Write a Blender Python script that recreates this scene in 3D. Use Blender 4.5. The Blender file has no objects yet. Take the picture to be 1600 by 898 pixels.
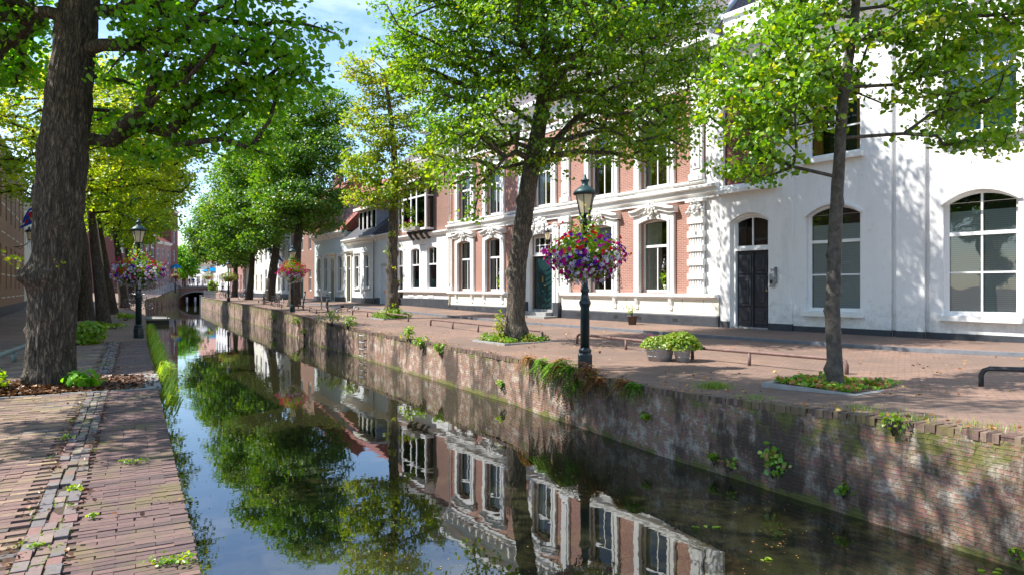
import bpy, bmesh, math, random
import numpy as np
from mathutils import Vector, Matrix, noise
from mathutils.geometry import tessellate_polygon
random.seed(7); RNG = np.random.default_rng(11)
sc = bpy.context.scene
col = sc.collection
R = math.radians
# ------------------------------------------------------------------ camera, sky, sun, exposure
cam_d = bpy.data.cameras.new('camera'); cam = bpy.data.objects.new('camera', cam_d); col.objects.link(cam)
cam.location = (0, 0, 1.6); cam.rotation_euler = (R(90), 0, 0)
cam_d.lens = 24.0; cam_d.sensor_width = 36.0; cam_d.clip_end = 3000; cam_d.clip_start = 0.05
sc.camera = cam
SUN_EL, SUN_AZ = R(50), R(-89)          # azimuth clockwise from +Y (north)
sun_d = bpy.data.lights.new('sun', 'SUN'); sun = bpy.data.objects.new('sun', sun_d); col.objects.link(sun)
sd = Vector((math.cos(SUN_EL) * math.sin(SUN_AZ), math.cos(SUN_EL) * math.cos(SUN_AZ), math.sin(SUN_EL)))
sun.rotation_euler = sd.to_track_quat('Z', 'Y').to_euler()
sun_d.energy = 5.0; sun_d.angle = R(0.5); sun_d.color = (1.0, 0.962, 0.90)
W = bpy.data.worlds.new('World'); sc.world = W; W.use_nodes = True
wn = W.node_tree.nodes; wl = W.node_tree.links
bg = wn['Background']; bg.inputs['Strength'].default_value = 0.15
sky = wn.new('ShaderNodeTexSky'); sky.sky_type = 'NISHITA'; sky.sun_disc = False
sky.sun_elevation = SUN_EL; sky.sun_rotation = SUN_AZ; sky.air_density = 1.0; sky.dust_density = 0.3; sky.ozone_density = 3.0
tc = wn.new('ShaderNodeTexCoord'); mp = wn.new('ShaderNodeMapping'); mp.inputs['Scale'].default_value = (1.2, 1.2, 3.4)
mp.inputs['Rotation'].default_value = (0.3, 0.1, 0.5)
nz = wn.new('ShaderNodeTexNoise'); nz.inputs['Scale'].default_value = 2.2; nz.inputs['Detail'].default_value = 7; nz.inputs['Roughness'].default_value = 0.62
rp = wn.new('ShaderNodeValToRGB'); rp.color_ramp.elements[0].position = 0.5; rp.color_ramp.elements[1].position = 0.78
rp.color_ramp.elements[1].color = (0.6, 0.6, 0.6, 1)
mx = wn.new('ShaderNodeMix'); mx.data_type = 'RGBA'; mx.inputs['B'].default_value = (7.5, 7.9, 8.6, 1)
wl.new(tc.outputs['Generated'], mp.inputs['Vector']); wl.new(mp.outputs[0], nz.inputs['Vector'])
wl.new(nz.outputs['Fac'], rp.inputs['Fac']); wl.new(rp.outputs['Color'], mx.inputs['Factor'])
wl.new(sky.outputs[0], mx.inputs['A']); wl.new(mx.outputs['Result'], bg.inputs['Color'])
sc.view_settings.view_transform = 'Standard'; sc.view_settings.look = 'None'; sc.view_settings.gamma = 1
sc.view_settings.exposure = 0.93; sc.view_settings.use_curve_mapping = False
sc.render.engine = 'CYCLES'
cy = sc.cycles; cy.max_bounces = 7; cy.diffuse_bounces = 3; cy.glossy_bounces = 4; cy.transmission_bounces = 4; cy.transparent_max_bounces = 8
cy.caustics_reflective = False; cy.caustics_refractive = False; cy.use_denoising = True

F = 1066.7; WATER = -1.03
# ------------------------------------------------------------------ object helpers
def tag(o, label=None, cat=None, group=None, kind=None):
    if label: o['label'] = label
    if cat: o['category'] = cat
    if group: o['group'] = group
    if kind: o['kind'] = kind
    return o
def empty(name, loc=(0, 0, 0), rz=0.0, label=None, cat=None, group=None):
    o = bpy.data.objects.new(name, None); col.objects.link(o); o.location = loc; o.rotation_euler = (0, 0, rz)
    o.empty_display_size = 0.2
    return tag(o, label, cat, group)
def copy_tree(o, parent=None):
    c = o.copy(); col.objects.link(c); c.parent = parent
    for ch in o.children: copy_tree(ch, c)
    return c
class MB:
    def __init__(s): s.v = []; s.f = []; s.m = []; s.sm = []; s.uv = None
    def add(s, vs, fs, m=0, sm=False):
        b = len(s.v); s.v += [tuple(p) for p in vs]
        for f in fs: s.f.append([i + b for i in f]); s.m.append(m); s.sm.append(sm)
        return s
    def box(s, x0, x1, y0, y1, z0, z1, m=0):
        vs = [(x0,y0,z0),(x1,y0,z0),(x1,y1,z0),(x0,y1,z0),(x0,y0,z1),(x1,y0,z1),(x1,y1,z1),(x0,y1,z1)]
        return s.add(vs, [(0,3,2,1),(4,5,6,7),(0,1,5,4),(1,2,6,5),(2,3,7,6),(3,0,4,7)], m)
    def obox(s, c, ax, hx, hy, z0, z1, m=0):     # box turned by angle ax round z
        ca, sa = math.cos(ax), math.sin(ax); vs = []
        for z in (z0, z1):
            for (a, b) in ((-hx,-hy),(hx,-hy),(hx,hy),(-hx,hy)): vs.append((c[0]+a*ca-b*sa, c[1]+a*sa+b*ca, z))
        return s.add(vs, [(0,3,2,1),(4,5,6,7),(0,1,5,4),(1,2,6,5),(2,3,7,6),(3,0,4,7)], m)
    def prism(s, poly, y0, y1, m=0):             # polygon in x,z swept along y
        n = len(poly); vs = [(x, y0, z) for x, z in poly] + [(x, y1, z) for x, z in poly]
        fs = [tuple(range(n)), tuple(range(2*n-1, n-1, -1))] + [(i, i+n, (i+1) % n + n, (i+1) % n) for i in range(n)]
        return s.add(vs, fs, m)
    def prof(s, prof, x0, x1, m=0):              # profile in y,z swept along x
        n = len(prof); vs = [(x0, y, z) for y, z in prof] + [(x1, y, z) for y, z in prof]
        fs = [tuple(range(n)), tuple(range(2*n-1, n-1, -1))] + [(i, i+n, (i+1) % n + n, (i+1) % n) for i in range(n)]
        return s.add(vs, fs, m)
    def lathe(s, prof, c=(0,0,0), seg=12, m=0, sm=True, a0=0.0):
        vs = []; fs = []; n = len(prof)
        for r, z in prof:
            for k in range(seg):
                a = a0 + 2*math.pi*k/seg; vs.append((c[0]+r*math.cos(a), c[1]+r*math.sin(a), c[2]+z))
        for i in range(n-1):
            for k in range(seg):
                k2 = (k+1) % seg; fs.append((i*seg+k, i*seg+k2, (i+1)*seg+k2, (i+1)*seg+k))
        if prof[0][0] > 1e-4: fs.append(tuple(range(seg-1, -1, -1)))
        if prof[-1][0] > 1e-4: fs.append(tuple(range((n-1)*seg, n*seg)))
        return s.add(vs, fs, m, sm)
    def tube(s, pts, rad, seg=8, m=0, sm=True, caps=True):
        pts = [Vector(p) for p in pts]; n = len(pts)
        if not hasattr(rad, '__len__'): rad = [rad]*n
        vs = []; fs = []; up = None
        for i, p in enumerate(pts):
            d = (pts[min(i+1, n-1)] - pts[max(i-1, 0)])
            d = d.normalized() if d.length > 1e-9 else Vector((0, 0, 1))
            if up is None: up = Vector((0, 0, 1)) if abs(d.z) < .9 else Vector((1, 0, 0))
            a = d.cross(up)
            if a.length < 1e-5: a = d.cross(Vector((0.3, 1, 0.2)))
            a.normalize(); b = d.cross(a).normalized()
            up = -b if False else up
            for k in range(seg):
                t = 2*math.pi*k/seg; vs.append(p + (a*math.cos(t) + b*math.sin(t))*rad[i])
        for i in range(n-1):
            for k in range(seg):
                k2 = (k+1) % seg; fs.append((i*seg+k, (i+1)*seg+k, (i+1)*seg+k2, i*seg+k2))
        if caps: fs.append(tuple(range(seg))); fs.append(tuple(range(n*seg-1, (n-1)*seg-1, -1)))
        return s.add(vs, fs, m, sm)
    def build(s, name, mats, parent=None, bevel=0.0, fix=True):
        me = bpy.data.meshes.new(name); me.from_pydata(s.v, [], s.f)
        if not isinstance(mats, (list, tuple)): mats = [mats]
        for m in mats: me.materials.append(m)
        me.polygons.foreach_set('material_index', s.m); me.polygons.foreach_set('use_smooth', s.sm)
        if fix:
            bm = bmesh.new(); bm.from_mesh(me); bmesh.ops.recalc_face_normals(bm, faces=bm.faces); bm.to_mesh(me); bm.free()
        o = bpy.data.objects.new(name, me); col.objects.link(o)
        if parent is not None: o.parent = parent
        if bevel:
            b = o.modifiers.new('bevel', 'BEVEL'); b.width = bevel; b.segments = 1; b.limit_method = 'ANGLE'; b.angle_limit = R(50)
        return o
def np_mesh(name, verts, quads, mats, parent=None, attrs=None, smooth=False, nside=4, midx=None):
    me = bpy.data.meshes.new(name); nv = len(verts); nf = len(quads)
    me.vertices.add(nv); me.vertices.foreach_set('co', np.asarray(verts, np.float32).ravel())
    me.loops.add(nf*nside); me.loops.foreach_set('vertex_index', np.asarray(quads, np.int32).ravel())
    me.polygons.add(nf); me.polygons.foreach_set('loop_start', np.arange(0, nf*nside, nside, dtype=np.int32))
    me.polygons.foreach_set('loop_total', np.full(nf, nside, np.int32))
    if midx is not None: me.polygons.foreach_set('material_index', np.asarray(midx, np.int32))
    me.update(calc_edges=True)
    me.polygons.foreach_set('use_smooth', np.full(nf, bool(smooth)))
    for m in (mats if isinstance(mats, (list, tuple)) else [mats]): me.materials.append(m)
    for k, a in (attrs or {}).items():
        at = me.attributes.new(k, 'FLOAT', 'FACE'); at.data.foreach_set('value', np.asarray(a, np.float32))
    o = bpy.data.objects.new(name, me); col.objects.link(o)
    if parent is not None: o.parent = parent
    return o

# ------------------------------------------------------------------ materials
def newmat(name):
    m = bpy.data.materials.new(name); m.use_nodes = True; nt = m.node_tree
    return m, nt, nt.nodes, nt.links, nt.nodes['Principled BSDF']
def N(nt, t, **k):
    n = nt.nodes.new(t)
    for a, b in k.items():
        if a in n.inputs: n.inputs[a].default_value = b
        else: setattr(n, a, b)
    return n
def ramp(nt, stops):
    r = nt.nodes.new('ShaderNodeValToRGB'); e = r.color_ramp.elements
    while len(e) < len(stops): e.new(0.5)
    for i, (p, c) in enumerate(stops): e[i].position = p; e[i].color = (*c, 1) if len(c) == 3 else c
    return r
def g(v): return (v, v, v)
def mixc(nt, fac, a, b, mode='MIX'):
    m = nt.nodes.new('ShaderNodeMix'); m.data_type = 'RGBA'; m.blend_type = mode
    for sock, val in (('Factor', fac), ('A', a), ('B', b)):
        if isinstance(val, bpy.types.NodeSocket): nt.links.new(val, m.inputs[sock])
        else: m.inputs[sock].default_value = val if sock == 'Factor' else (*val, 1)
    return m.outputs['Result']
def paint(name, c, rough=0.55, var=0.12, scale=3.0, metal=0.0, bump=0.0, bscale=40, dirt=None, dirt_amt=0.35, streak=(1, 1, 1)):
    m, nt, n, l, b = newmat(name)
    t = N(nt, 'ShaderNodeTexCoord'); mpn = N(nt, 'ShaderNodeMapping', Scale=streak); l.new(t.outputs['Object'], mpn.inputs['Vector'])
    ns = N(nt, 'ShaderNodeTexNoise', Scale=scale, Detail=6.0, Roughness=0.6); l.new(mpn.outputs[0], ns.inputs['Vector'])
    r = ramp(nt, [(0.3, tuple(x*(1-var) for x in c)), (0.7, tuple(min(1, x*(1+var)) for x in c))]); l.new(ns.outputs['Fac'], r.inputs['Fac'])
    out = r.outputs['Color']
    if dirt:
        n2 = N(nt, 'ShaderNodeTexNoise', Scale=scale*0.7, Detail=9.0, Roughness=0.75); l.new(mpn.outputs[0], n2.inputs['Vector'])
        r2 = ramp(nt, [(0.52, g(0)), (0.72, g(dirt_amt))]); l.new(n2.outputs['Fac'], r2.inputs['Fac']); out = mixc(nt, r2.outputs['Color'], out, dirt)
    l.new(out, b.inputs['Base Color'])
    b.inputs['Roughness'].default_value = rough; b.inputs['Metallic'].default_value = metal
    if bump:
        n3 = N(nt, 'ShaderNodeTexNoise', Scale=bscale, Detail=4.0); l.new(t.outputs['Object'], n3.inputs['Vector'])
        bp = N(nt, 'ShaderNodeBump', Strength=bump, Distance=0.01); l.new(n3.outputs['Fac'], bp.inputs['Height']); l.new(bp.outputs[0], b.inputs['Normal'])
    return m
def brick(name, c1, c2, mortar, row=0.065, bw=0.22, ms=0.009, dark=(0.05,0.04,0.035), dirt=0.25, coord='xz', rough=0.85, noisec=None):
    m, nt, n, l, b = newmat(name)
    t = N(nt, 'ShaderNodeTexCoord'); sp = N(nt, 'ShaderNodeSeparateXYZ'); l.new(t.outputs['Object'], sp.inputs[0])
    cb = N(nt, 'ShaderNodeCombineXYZ')
    if coord == 'xz':       # fronts and side walls alike: x+y across, z up
        ad = N(nt, 'ShaderNodeMath', operation='ADD'); l.new(sp.outputs[0], ad.inputs[0]); l.new(sp.outputs[1], ad.inputs[1])
        l.new(ad.outputs[0], cb.inputs[0]); l.new(sp.outputs[2], cb.inputs[1]); vec = cb.outputs[0]
    elif coord == 'uv': vec = t.outputs['UV']
    else: vec = t.outputs['Object']
    bt = N(nt, 'ShaderNodeTexBrick'); bt.inputs['Color1'].default_value = (*c1, 1); bt.inputs['Color2'].default_value = (*c2, 1)
    bt.inputs['Mortar'].default_value = (*mortar, 1); bt.inputs['Scale'].default_value = 1.0; bt.inputs['Mortar Size'].default_value = ms
    bt.inputs['Brick Width'].default_value = bw; bt.inputs['Row Height'].default_value = row; bt.inputs['Bias'].default_value = -0.1
    bt.inputs['Mortar Smooth'].default_value = 0.2
    l.new(vec, bt.inputs['Vector'])
    ns = N(nt, 'ShaderNodeTexNoise', Scale=0.9, Detail=8.0, Roughness=0.7); l.new(t.outputs['Object'], ns.inputs['Vector'])
    r = ramp(nt, [(0.42, g(0)), (0.75, g(dirt))]); l.new(ns.outputs['Fac'], r.inputs['Fac'])
    out = mixc(nt, r.outputs['Color'], bt.outputs['Color'], dark)
    if noisec:
        n2 = N(nt, 'ShaderNodeTexNoise', Scale=2.3, Detail=5.0); l.new(t.outputs['Object'], n2.inputs['Vector'])
        r2 = ramp(nt, [(0.45, g(0)), (0.7, g(0.5))]); l.new(n2.outputs['Fac'], r2.inputs['Fac']); out = mixc(nt, r2.outputs['Color'], out, noisec)
    l.new(out, b.inputs['Base Color']); b.inputs['Roughness'].default_value = rough
    bp = N(nt, 'ShaderNodeBump', Strength=0.5, Distance=0.008); bp.invert = True; l.new(bt.outputs['Fac'], bp.inputs['Height']); l.new(bp.outputs[0], b.inputs['Normal'])
    return m
def ripple_roof(name, c1, c2, row=0.3, bw=0.24):
    m = brick(name, c1, c2, tuple(x*0.3 for x in c1), row=row, bw=bw, ms=0.02, dirt=0.4, coord='xz', rough=0.6)
    return m
M = {}
M['brick_red'] = brick('salmon brick', (0.40,0.165,0.115), (0.33,0.13,0.092), (0.46,0.37,0.32), dirt=0.2)
M['brick_brown'] = brick('brown brick', (0.30,0.14,0.10), (0.24,0.11,0.08), (0.30,0.24,0.2), dirt=0.25)
M['brick_dark'] = brick('dark red brick', (0.20,0.055,0.045), (0.16,0.045,0.035), (0.17,0.11,0.09), dirt=0.2)
M['brick_orange'] = brick('orange brick', (0.40,0.20,0.11), (0.34,0.16,0.09), (0.36,0.28,0.2), dirt=0.2, noisec=(0.42,0.27,0.16))
M['brick_pink'] = brick('pinkish brick', (0.36,0.17,0.14), (0.30,0.14,0.12), (0.34,0.26,0.22), dirt=0.2)
M['white'] = paint('white stucco', (0.80,0.79,0.78), 0.7, 0.03, 1.2, dirt=(0.50,0.48,0.45), dirt_amt=0.4, bump=0.25, bscale=18, streak=(1.6,1.6,0.22))
_m = M['white']; _nt = _m.node_tree; _b = _nt.nodes['Principled BSDF']; _src = _b.inputs['Base Color'].links[0].from_socket     # splash dirt and drips low on the stucco
_t = N(_nt, 'ShaderNodeTexCoord'); _s = N(_nt, 'ShaderNodeSeparateXYZ'); _nt.links.new(_t.outputs['Object'], _s.inputs[0]); _mr = N(_nt, 'ShaderNodeMapRange'); _mr.inputs['From Min'].default_value = 1.5; _mr.inputs['From Max'].default_value = 0.4; _mr.inputs['To Max'].default_value = 0.16; _nt.links.new(_s.outputs[2], _mr.inputs['Value'])
_n = N(_nt, 'ShaderNodeTexNoise', Scale=5.0, Detail=9.0, Roughness=0.75); _nt.links.new(_t.outputs['Object'], _n.inputs['Vector']); _a = N(_nt, 'ShaderNodeMath', operation='ADD'); _nt.links.new(_mr.outputs[0], _a.inputs[0]); _nt.links.new(_n.outputs['Fac'], _a.inputs[1])
_r = ramp(_nt, [(0.55, g(0)), (0.78, g(0.55))]); _nt.links.new(_a.outputs[0], _r.inputs['Fac']); _nt.links.new(mixc(_nt, _r.outputs['Color'], _src, (0.42, 0.40, 0.36)), _b.inputs['Base Color'])
M['trim'] = paint('white painted trim', (0.80,0.79,0.76), 0.5, 0.04, 2.0, dirt=(0.5,0.47,0.42), dirt_amt=0.25, bump=0.1)
M['frame'] = paint('white window paint', (0.80,0.80,0.79), 0.35, 0.02, 4.0)
M['cream'] = paint('cream stucco', (0.80,0.76,0.64), 0.65, 0.05, 1.5, dirt=(0.5,0.42,0.3), dirt_amt=0.25)
M['bluewhite'] = paint('pale blue grey stucco', (0.72,0.76,0.78), 0.65, 0.04, 1.5, dirt=(0.4,0.45,0.47), dirt_amt=0.25)
M['greygreen'] = paint('pale grey green stucco', (0.60,0.67,0.68), 0.65, 0.04, 1.5, dirt=(0.36,0.42,0.42), dirt_amt=0.3)
M['plinth'] = paint('black tarred plinth', (0.035,0.04,0.05), 0.6, 0.25, 3.0, dirt=(0.11,0.10,0.10), dirt_amt=0.5)
M['stone'] = paint('grey stone', (0.30,0.30,0.29), 0.7, 0.15, 5.0, dirt=(0.14,0.13,0.12), dirt_amt=0.5, bump=0.3)
M['bluestone'] = paint('blue grey stone', (0.16,0.17,0.19), 0.6, 0.2, 5.0, dirt=(0.09,0.08,0.07), dirt_amt=0.5, bump=0.2)
M['door_blue'] = paint('dark blue door paint', (0.028,0.032,0.042), 0.3, 0.1, 4.0)
M['door_green'] = paint('dark green door paint', (0.010,0.036,0.038), 0.22, 0.1, 4.0)
M['lamp'] = paint('dark green blue lamp paint', (0.010,0.022,0.028), 0.32, 0.25, 12.0, bump=0.2, bscale=60)
M['lamp_cap'] = paint('verdigris lamp cap', (0.028,0.062,0.066), 0.45, 0.25, 8.0, metal=0.2)
M['iron'] = paint('black iron', (0.025,0.025,0.028), 0.45, 0.2, 10.0)
M['rust'] = paint('rusty painted rail', (0.16,0.09,0.075), 0.6, 0.3, 6.0, dirt=(0.08,0.045,0.035), dirt_amt=0.8, bump=0.3)
M['greenrail'] = paint('weathered green rail', (0.16,0.21,0.20), 0.5, 0.25, 8.0, dirt=(0.08,0.09,0.07), dirt_amt=0.6)
M['zinc'] = paint('zinc tub', (0.42,0.43,0.45), 0.45, 0.2, 6.0, metal=0.15, dirt=(0.16,0.14,0.12), dirt_amt=0.5)
M['brass'] = paint('brass', (0.55,0.38,0.12), 0.3, 0.1, 9.0, metal=0.9)
M['terracotta'] = paint('brown pot', (0.10,0.07,0.055), 0.7, 0.2, 9.0)
M['roof_dark'] = ripple_roof('grey brown pantiles', (0.13,0.10,0.10), (0.18,0.13,0.12), 0.18, 0.18)
M['roof_red'] = ripple_roof('red pantiles', (0.42,0.10,0.05), (0.33,0.08,0.045), 0.17, 0.16)
M['roof_grey'] = ripple_roof('slate pantiles', (0.06,0.065,0.08), (0.09,0.09,0.105), 0.17, 0.17)
M['zincroof'] = paint('lead flashing', (0.30,0.33,0.37), 0.5, 0.1, 4.0)
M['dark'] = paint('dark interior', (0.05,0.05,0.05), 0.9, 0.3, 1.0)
M['curtain'] = paint('beige curtain', (0.75,0.72,0.60), 0.9, 0.15, 5.0)
M['netcurtain'] = paint('pale curtain', (0.8,0.85,0.85), 0.9, 0.1, 5.0)
M['orangecurtain'] = paint('ochre curtain', (0.55,0.27,0.06), 0.9, 0.15, 5.0)
M['bluefoil'] = paint('turquoise sun screen', (0.06,0.36,0.46), 0.4, 0.15, 1.0)
M['wood'] = paint('weathered wood', (0.30,0.28,0.25), 0.8, 0.25, 8.0, dirt=(0.1,0.09,0.07), dirt_amt=0.6)
M['pile_white'] = paint('pale fender post', (0.40,0.42,0.44), 0.7, 0.2, 3.0)
M['skin'] = paint('skin', (0.55,0.32,0.22), 0.6, 0.05); M['tyre'] = paint('tyre rubber', (0.02,0.02,0.02), 0.8, 0.2)
M['steel'] = paint('bicycle steel', (0.35,0.35,0.38), 0.3, 0.1, metal=0.8)
M['soil'] = paint('soil', (0.06,0.04,0.025), 0.95, 0.4, 20.0, bump=1.0, bscale=30)
# blind with fine horizontal slats
def blind_mat(name, ca, cb, period):
    m, nt, n, l, b = newmat(name); t = N(nt, 'ShaderNodeTexCoord')
    w = N(nt, 'ShaderNodeTexWave', Scale=1.0/period*0.05*20/6.2832*6.2832/1.0, Distortion=0.15); w.wave_type = 'BANDS'; w.bands_direction = 'Z'
    w.inputs['Scale'].default_value = 0.314/period; l.new(t.outputs['Object'], w.inputs['Vector'])
    r = ramp(nt, [(0.2, ca), (0.8, cb)]); l.new(w.outputs['Fac'], r.inputs['Fac']); l.new(r.outputs['Color'], b.inputs['Base Color']); b.inputs['Roughness'].default_value = 0.7
    return m
M['blind'] = blind_mat('grey pleated blind', (0.42,0.50,0.55), (0.60,0.68,0.73), 0.05)
def glass_mat(name, ior, tint):
    m, nt, n, l, b = newmat(name); out = n['Material Output']; n.remove(b)
    tr = N(nt, 'ShaderNodeBsdfTransparent'); tr.inputs[0].default_value = (*tint, 1)
    gl = N(nt, 'ShaderNodeBsdfGlossy', Roughness=0.0); gl.inputs[0].default_value = (1, 1, 1, 1)
    t = N(nt, 'ShaderNodeTexCoord'); ns = N(nt, 'ShaderNodeTexNoise', Scale=1.1, Detail=1.0); l.new(t.outputs['Object'], ns.inputs['Vector'])
    bp = N(nt, 'ShaderNodeBump', Strength=0.25, Distance=0.03); l.new(ns.outputs['Fac'], bp.inputs['Height']); l.new(bp.outputs[0], gl.inputs['Normal'])
    fr = N(nt, 'ShaderNodeFresnel', IOR=ior); mxs = N(nt, 'ShaderNodeMixShader')
    l.new(fr.outputs[0], mxs.inputs[0]); l.new(tr.outputs[0], mxs.inputs[1]); l.new(gl.outputs[0], mxs.inputs[2]); l.new(mxs.outputs[0], out.inputs[0])
    return m
M['glass'] = glass_mat('window glass', 1.75, (0.88,0.92,0.92))
def lampglass():
    m, nt, n, l, b = newmat('frosted lamp glass'); out = n['Material Output']; n.remove(b)
    d = N(nt, 'ShaderNodeBsdfDiffuse'); d.inputs[0].default_value = (0.92,0.83,0.63,1); t = N(nt, 'ShaderNodeBsdfTranslucent'); t.inputs[0].default_value = (0.97,0.88,0.66,1)
    a = N(nt, 'ShaderNodeMixShader'); a.inputs[0].default_value = 0.55; gl = N(nt, 'ShaderNodeBsdfGlossy', Roughness=0.15); c = N(nt, 'ShaderNodeMixShader'); c.inputs[0].default_value = 0.08
    l.new(d.outputs[0], a.inputs[1]); l.new(t.outputs[0], a.inputs[2]); l.new(a.outputs[0], c.inputs[1]); l.new(gl.outputs[0], c.inputs[2]); l.new(c.outputs[0], out.inputs[0])
    return m
M['lampglass'] = lampglass()
def leaf_mat(name, stops, trans=0.5, tcol=(1.25, 1.15, 0.45), gloss=0.05):
    m, nt, n, l, b = newmat(name); out = n['Material Output']; n.remove(b)
    at = N(nt, 'ShaderNodeAttribute'); at.attribute_name = 'rnd'; r = ramp(nt, stops); l.new(at.outputs['Fac'], r.inputs['Fac'])
    d = N(nt, 'ShaderNodeBsdfDiffuse'); t = N(nt, 'ShaderNodeBsdfTranslucent'); l.new(r.outputs['Color'], d.inputs[0])
    tcn = mixc(nt, 1.0, r.outputs['Color'], tcol, 'MULTIPLY'); l.new(tcn, t.inputs[0])
    a = N(nt, 'ShaderNodeMixShader'); a.inputs[0].default_value = trans; gl = N(nt, 'ShaderNodeBsdfGlossy', Roughness=0.42)
    c = N(nt, 'ShaderNodeMixShader'); c.inputs[0].default_value = gloss
    l.new(d.outputs[0], a.inputs[1]); l.new(t.outputs[0], a.inputs[2]); l.new(a.outputs[0], c.inputs[1]); l.new(gl.outputs[0], c.inputs[2]); l.new(c.outputs[0], out.inputs[0])
    return m
M['leaf'] = leaf_mat('lime leaves', [(0, (0.07,0.22,0.007)), (0.5, (0.185,0.375,0.012)), (0.85, (0.36,0.51,0.02)), (1, (0.56,0.53,0.04))], 0.58, (1.6,1.35,0.35))
M['leaf_yellow'] = leaf_mat('yellowing lime leaves', [(0, (0.11,0.24,0.008)), (0.45, (0.28,0.42,0.012)), (0.8, (0.40,0.46,0.03)), (1, (0.54,0.42,0.05))], 0.52, (1.4,1.3,0.5))
M['leaf_dark'] = leaf_mat('deep green leaves', [(0, (0.08,0.28,0.006)), (0.6, (0.21,0.46,0.010)), (1, (0.42,0.58,0.02))], 0.64, (1.6,1.5,0.4))
M['litter_brown'] = leaf_mat('brown litter', [(0, (0.05,0.025,0.015)), (0.5, (0.14,0.06,0.03)), (0.9, (0.24,0.11,0.05)), (1, (0.36,0.2,0.08))], 0.1)
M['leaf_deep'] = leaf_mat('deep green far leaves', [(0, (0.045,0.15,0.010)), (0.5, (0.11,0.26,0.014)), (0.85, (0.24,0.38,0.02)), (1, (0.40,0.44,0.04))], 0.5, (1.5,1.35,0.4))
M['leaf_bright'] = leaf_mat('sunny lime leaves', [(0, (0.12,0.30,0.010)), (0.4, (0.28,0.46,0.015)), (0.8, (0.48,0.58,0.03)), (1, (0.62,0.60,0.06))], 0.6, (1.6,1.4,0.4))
M['grass_bright'] = leaf_mat('bright grass blades', [(0, (0.16,0.34,0.02)), (0.6, (0.36,0.56,0.04)), (1, (0.55,0.60,0.10))], 0.5)
M['grass'] = leaf_mat('grass blades', [(0, (0.10,0.22,0.015)), (0.7, (0.24,0.40,0.03)), (1, (0.40,0.42,0.07))], 0.4)
M['fern'] = leaf_mat('fern fronds', [(0, (0.11,0.30,0.02)), (0.6, (0.24,0.46,0.03)), (0.8, (0.40,0.44,0.06)), (0.88, (0.45,0.20,0.06)), (1, (0.5,0.22,0.08))], 0.35)
M['fern_brown'] = leaf_mat('withered fern', [(0, (0.24,0.34,0.05)), (0.3, (0.48,0.23,0.08)), (0.8, (0.52,0.22,0.08)), (1, (0.3,0.12,0.05))], 0.3)
M['litter'] = leaf_mat('fallen leaves', [(0, (0.16,0.06,0.025)), (0.35, (0.34,0.13,0.04)), (0.7, (0.50,0.26,0.07)), (1, (0.6,0.42,0.12))], 0.1)
def flat(name, c, rough=0.6, tr=0.35):
    m, nt, n, l, b = newmat(name); out = n['Material Output']; n.remove(b)
    t = N(nt, 'ShaderNodeTexNoise', Scale=9.0); r = ramp(nt, [(0.3, tuple(x*0.75 for x in c)), (0.7, c)]); l.new(t.outputs['Fac'], r.inputs['Fac'])
    tx = N(nt, 'ShaderNodeTexCoord'); l.new(tx.outputs['Object'], t.inputs['Vector'])
    d = N(nt, 'ShaderNodeBsdfDiffuse'); q = N(nt, 'ShaderNodeBsdfTranslucent'); a = N(nt, 'ShaderNodeMixShader'); a.inputs[0].default_value = tr
    l.new(r.outputs[0], d.inputs[0]); l.new(r.outputs[0], q.inputs[0]); l.new(d.outputs[0], a.inputs[1]); l.new(q.outputs[0], a.inputs[2]); l.new(a.outputs[0], out.inputs[0])
    return m
for k, c in dict(fl_red=(0.75,0.035,0.02), fl_orange=(0.85,0.12,0.02), fl_pink=(0.75,0.02,0.20), fl_purple=(0.16,0.02,0.42), fl_white=(0.90,0.86,0.93), fl_lilac=(0.70,0.62,0.88), fl_core=(0.10,0.03,0.2), fl_magenta=(0.55,0.03,0.35),
    cloth_blue=(0.03,0.10,0.45), cloth_red=(0.6,0.03,0.05), cloth_white=(0.8,0.8,0.8), cloth_sky=(0.02,0.35,0.7), cloth_yellow=(0.8,0.5,0.05), cloth_cream=(0.75,0.7,0.58), cloth_dark=(0.04,0.045,0.07), hair=(0.06,0.035,0.02), lime_bush=(0.42,0.48,0.04)).items():
    M[k] = flat(k.replace('fl_', 'petals ').replace('_', ' '), c)
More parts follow.
